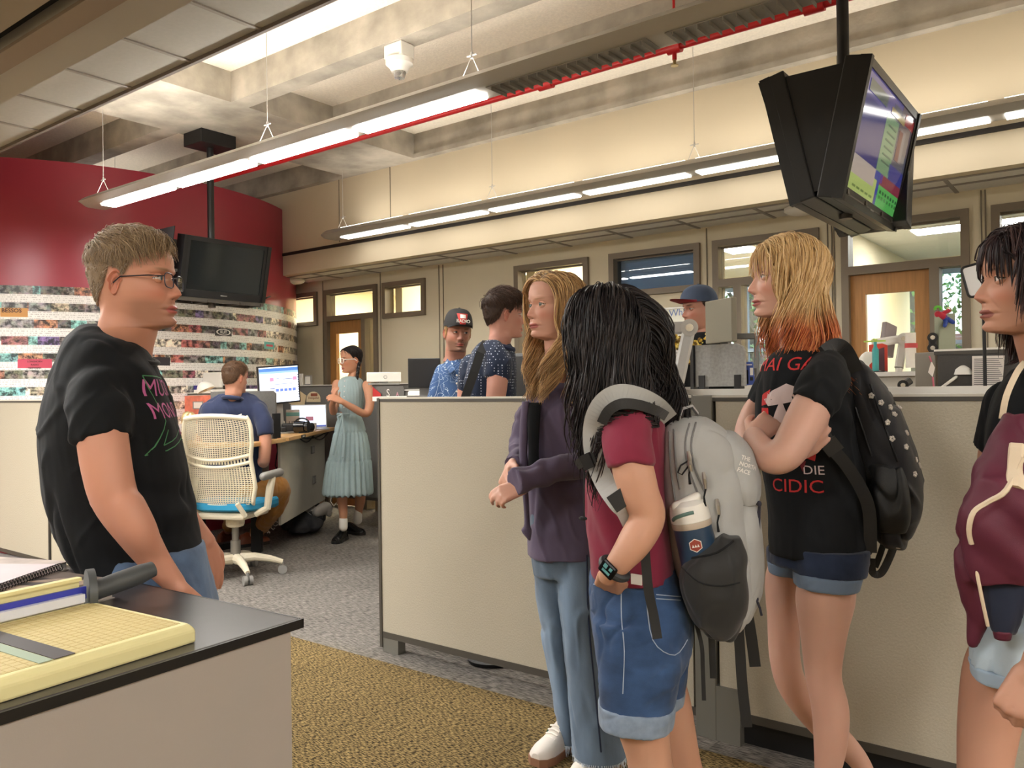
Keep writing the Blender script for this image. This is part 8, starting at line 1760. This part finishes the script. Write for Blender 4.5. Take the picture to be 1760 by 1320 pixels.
tagx = thing('paper_tag', tuple(at(1601, 640, 3.2)), 'white paper tag on a pink ribbon, left of the white desk lamp', 'tag'); o0 = at(1601, 640, 3.2); f_ = axes(o0)[1]; pts = [tl2 for tl2 in (at(1601, 620, 3.2)-o0, at(1607, 632, 3.2)-o0, at(1603, 648, 3.2)-o0, at(1595, 640, 3.2)-o0)]; local('tag_card', MB().add([tuple(p) for p in pts]+[tuple(p+f_*.003) for p in pts], [(0, 1, 2, 3), (7, 6, 5, 4), (0, 4, 5, 1), (1, 5, 6, 2), (2, 6, 7, 3), (3, 7, 4, 0)]), paper, tagx, fixn=True); local('ribbon', MB().tube([at(1597, 612, 3.2)-o0, at(1601, 622, 3.2)-o0], .003, 6).tube([at(1603, 648, 3.2)-o0, at(1606, 676, 3.2)-o0], .0035, 6), mat('ribbon_pink', (214, 110, 130), .6), tagx)
# rounded board on a stalk behind the girl at the edge
rb = thing('desk_mirror', tuple(at(1690, 478, 2.9)), 'rounded white panel with a black rim beside the face of the girl at the edge', 'mirror'); o0 = at(1690, 478, 2.9); R_, F_, _ = axes(o0)
poly = []; 
for (cx, cz, a0_) in ((.045, .042, 0), (-.045, .042, 1), (-.045, -.042, 2), (.045, -.042, 3)):
    for q in np.linspace(0, PI/2, 5): poly.append((cx+.014*math.cos(a0_*PI/2+q), cz+.014*math.sin(a0_*PI/2+q)))
ca, sa = math.cos(.22), math.sin(.22); poly = [(x*ca-z*sa, x*sa+z*ca) for x, z in poly]
n = len(poly); local('panel', MB().add([R_*x+UP*z for x, z in poly]+[R_*x+UP*z+F_*.01 for x, z in poly], [tuple(range(n)), tuple(range(2*n-1, n-1, -1))]+[(i, (i+1) % n, n+(i+1) % n, n+i) for i in range(n)]), mat('panel_white', (226, 226, 228), .3), rb, fixn=True)
local('rim', MB().tube([R_*x+UP*z for x, z in poly+poly[:1]], .0045, 8), black, rb, smooth='auto'); local('stalk', MB().tube([F_*.01, F_*.05+UP*-.15, F_*.07-UP*.5, F_*.12-UP*(o0.z-.0)], .006, 8), black, rb, smooth='auto')
# office contents and outside
pinned('poster', [(1497, 538), (1511, 539), (1511, 582), (1497, 580)], 8.5, mat('poster_white', (226, 226, 230), .6), 'white poster with dark side bars in the office behind the oak door', 'poster', lambda o, Y: obj('dark_bars', (lambda k: (k.box(*qbox(1496, 1499, 538, 581, Y-.01, .005)), k.box(*qbox(1509, 1511.5, 539, 579, Y-.01, .005)), k)[2])(MB()), scrb, o))
grass = mat('lawn', (96, 128, 62), .9, var=.2, vscale=3); struct('ground', MB().box((-14, 9.8, -.2), (14, 40, -.05)), grass)
brick = mat('brick_wall', (176, 118, 104), .8, var=.1, vscale=6)
tag(obj('brick_building', MB().box((-9, 19, -.05), (14, 22, 2.3)), brick), 'low brick building seen through the office windows', 'building')
rf_ = MB(); 
for i in range(26): rf_.box((-9, 18.98, .1+.085*i), (14, 19, .112+.085*i))
obj('brick_courses', rf_, mat('mortar', (214, 190, 180), .8), bpy.data.objects['brick_building'])
leafm = [mat('leaf_a', (120, 158, 76), .6), mat('leaf_b', (78, 120, 60), .6), mat('leaf_c', (150, 182, 110), .6)]
def tree(x, y, h, r, label, seed):
    t = thing('tree', (x, y, -.05), label, 'tree'); rr = random.Random(seed); bark = mat('bark', (110, 100, 90), .9, var=.2, vscale=10)
    k = MB(); k.tube([(0, 0, 0), (.1, .05, h*.25), (-.05, 0, h*.45), (.05, 0, h*.7)], [.2, .15, .12, .05], 12)
    for i in range(7): a = rr.random()*6; z = h*(.3+.07*i); k.tube([(0, 0, z), (math.cos(a)*r*.4, math.sin(a)*r*.4, z+.4), (math.cos(a)*r*.8, math.sin(a)*r*.8, z+.7)], [.07, .045, .015], 8)
    local('trunk', k, bark, t, smooth='auto'); rs = np.random.RandomState(seed); n = 2600; C = rs.randn(n, 3)*np.array([r*.5, r*.5, h*.2])+np.array([0, 0, h*.62]); A = rs.randn(n, 3); A /= np.linalg.norm(A, axis=1)[:, None]; B = np.cross(A, rs.randn(n, 3)); B /= np.linalg.norm(B, axis=1)[:, None]; s = .05
    V = np.stack([C-A*s, C+B*s*.5, C+A*s, C-B*s*.5], 1).reshape(-1, 3); me = fast_mesh('foliage', V, np.arange(4*n).reshape(n, 4), leafm, smooth=False, midx=rs.randint(0, 3, n)); o = bpy.data.objects.new('foliage', me); COL.objects.link(o); o.parent = t
tree(-5.0, 13.2, 5.0, 1.9, 'leafy tree outside, seen through the tall window left of the orange-haired girl', 5); tree(-2.5, 12.6, 4.6, 1.6, 'leafy tree outside, behind the head of the orange-haired girl', 1); tree(.4, 13.2, 5.2, 2.0, 'broad leafy tree outside, seen above the oak door', 2); tree(2.6, 12.4, 4.8, 1.6, 'leafy tree outside, seen through the window at the right edge', 3)
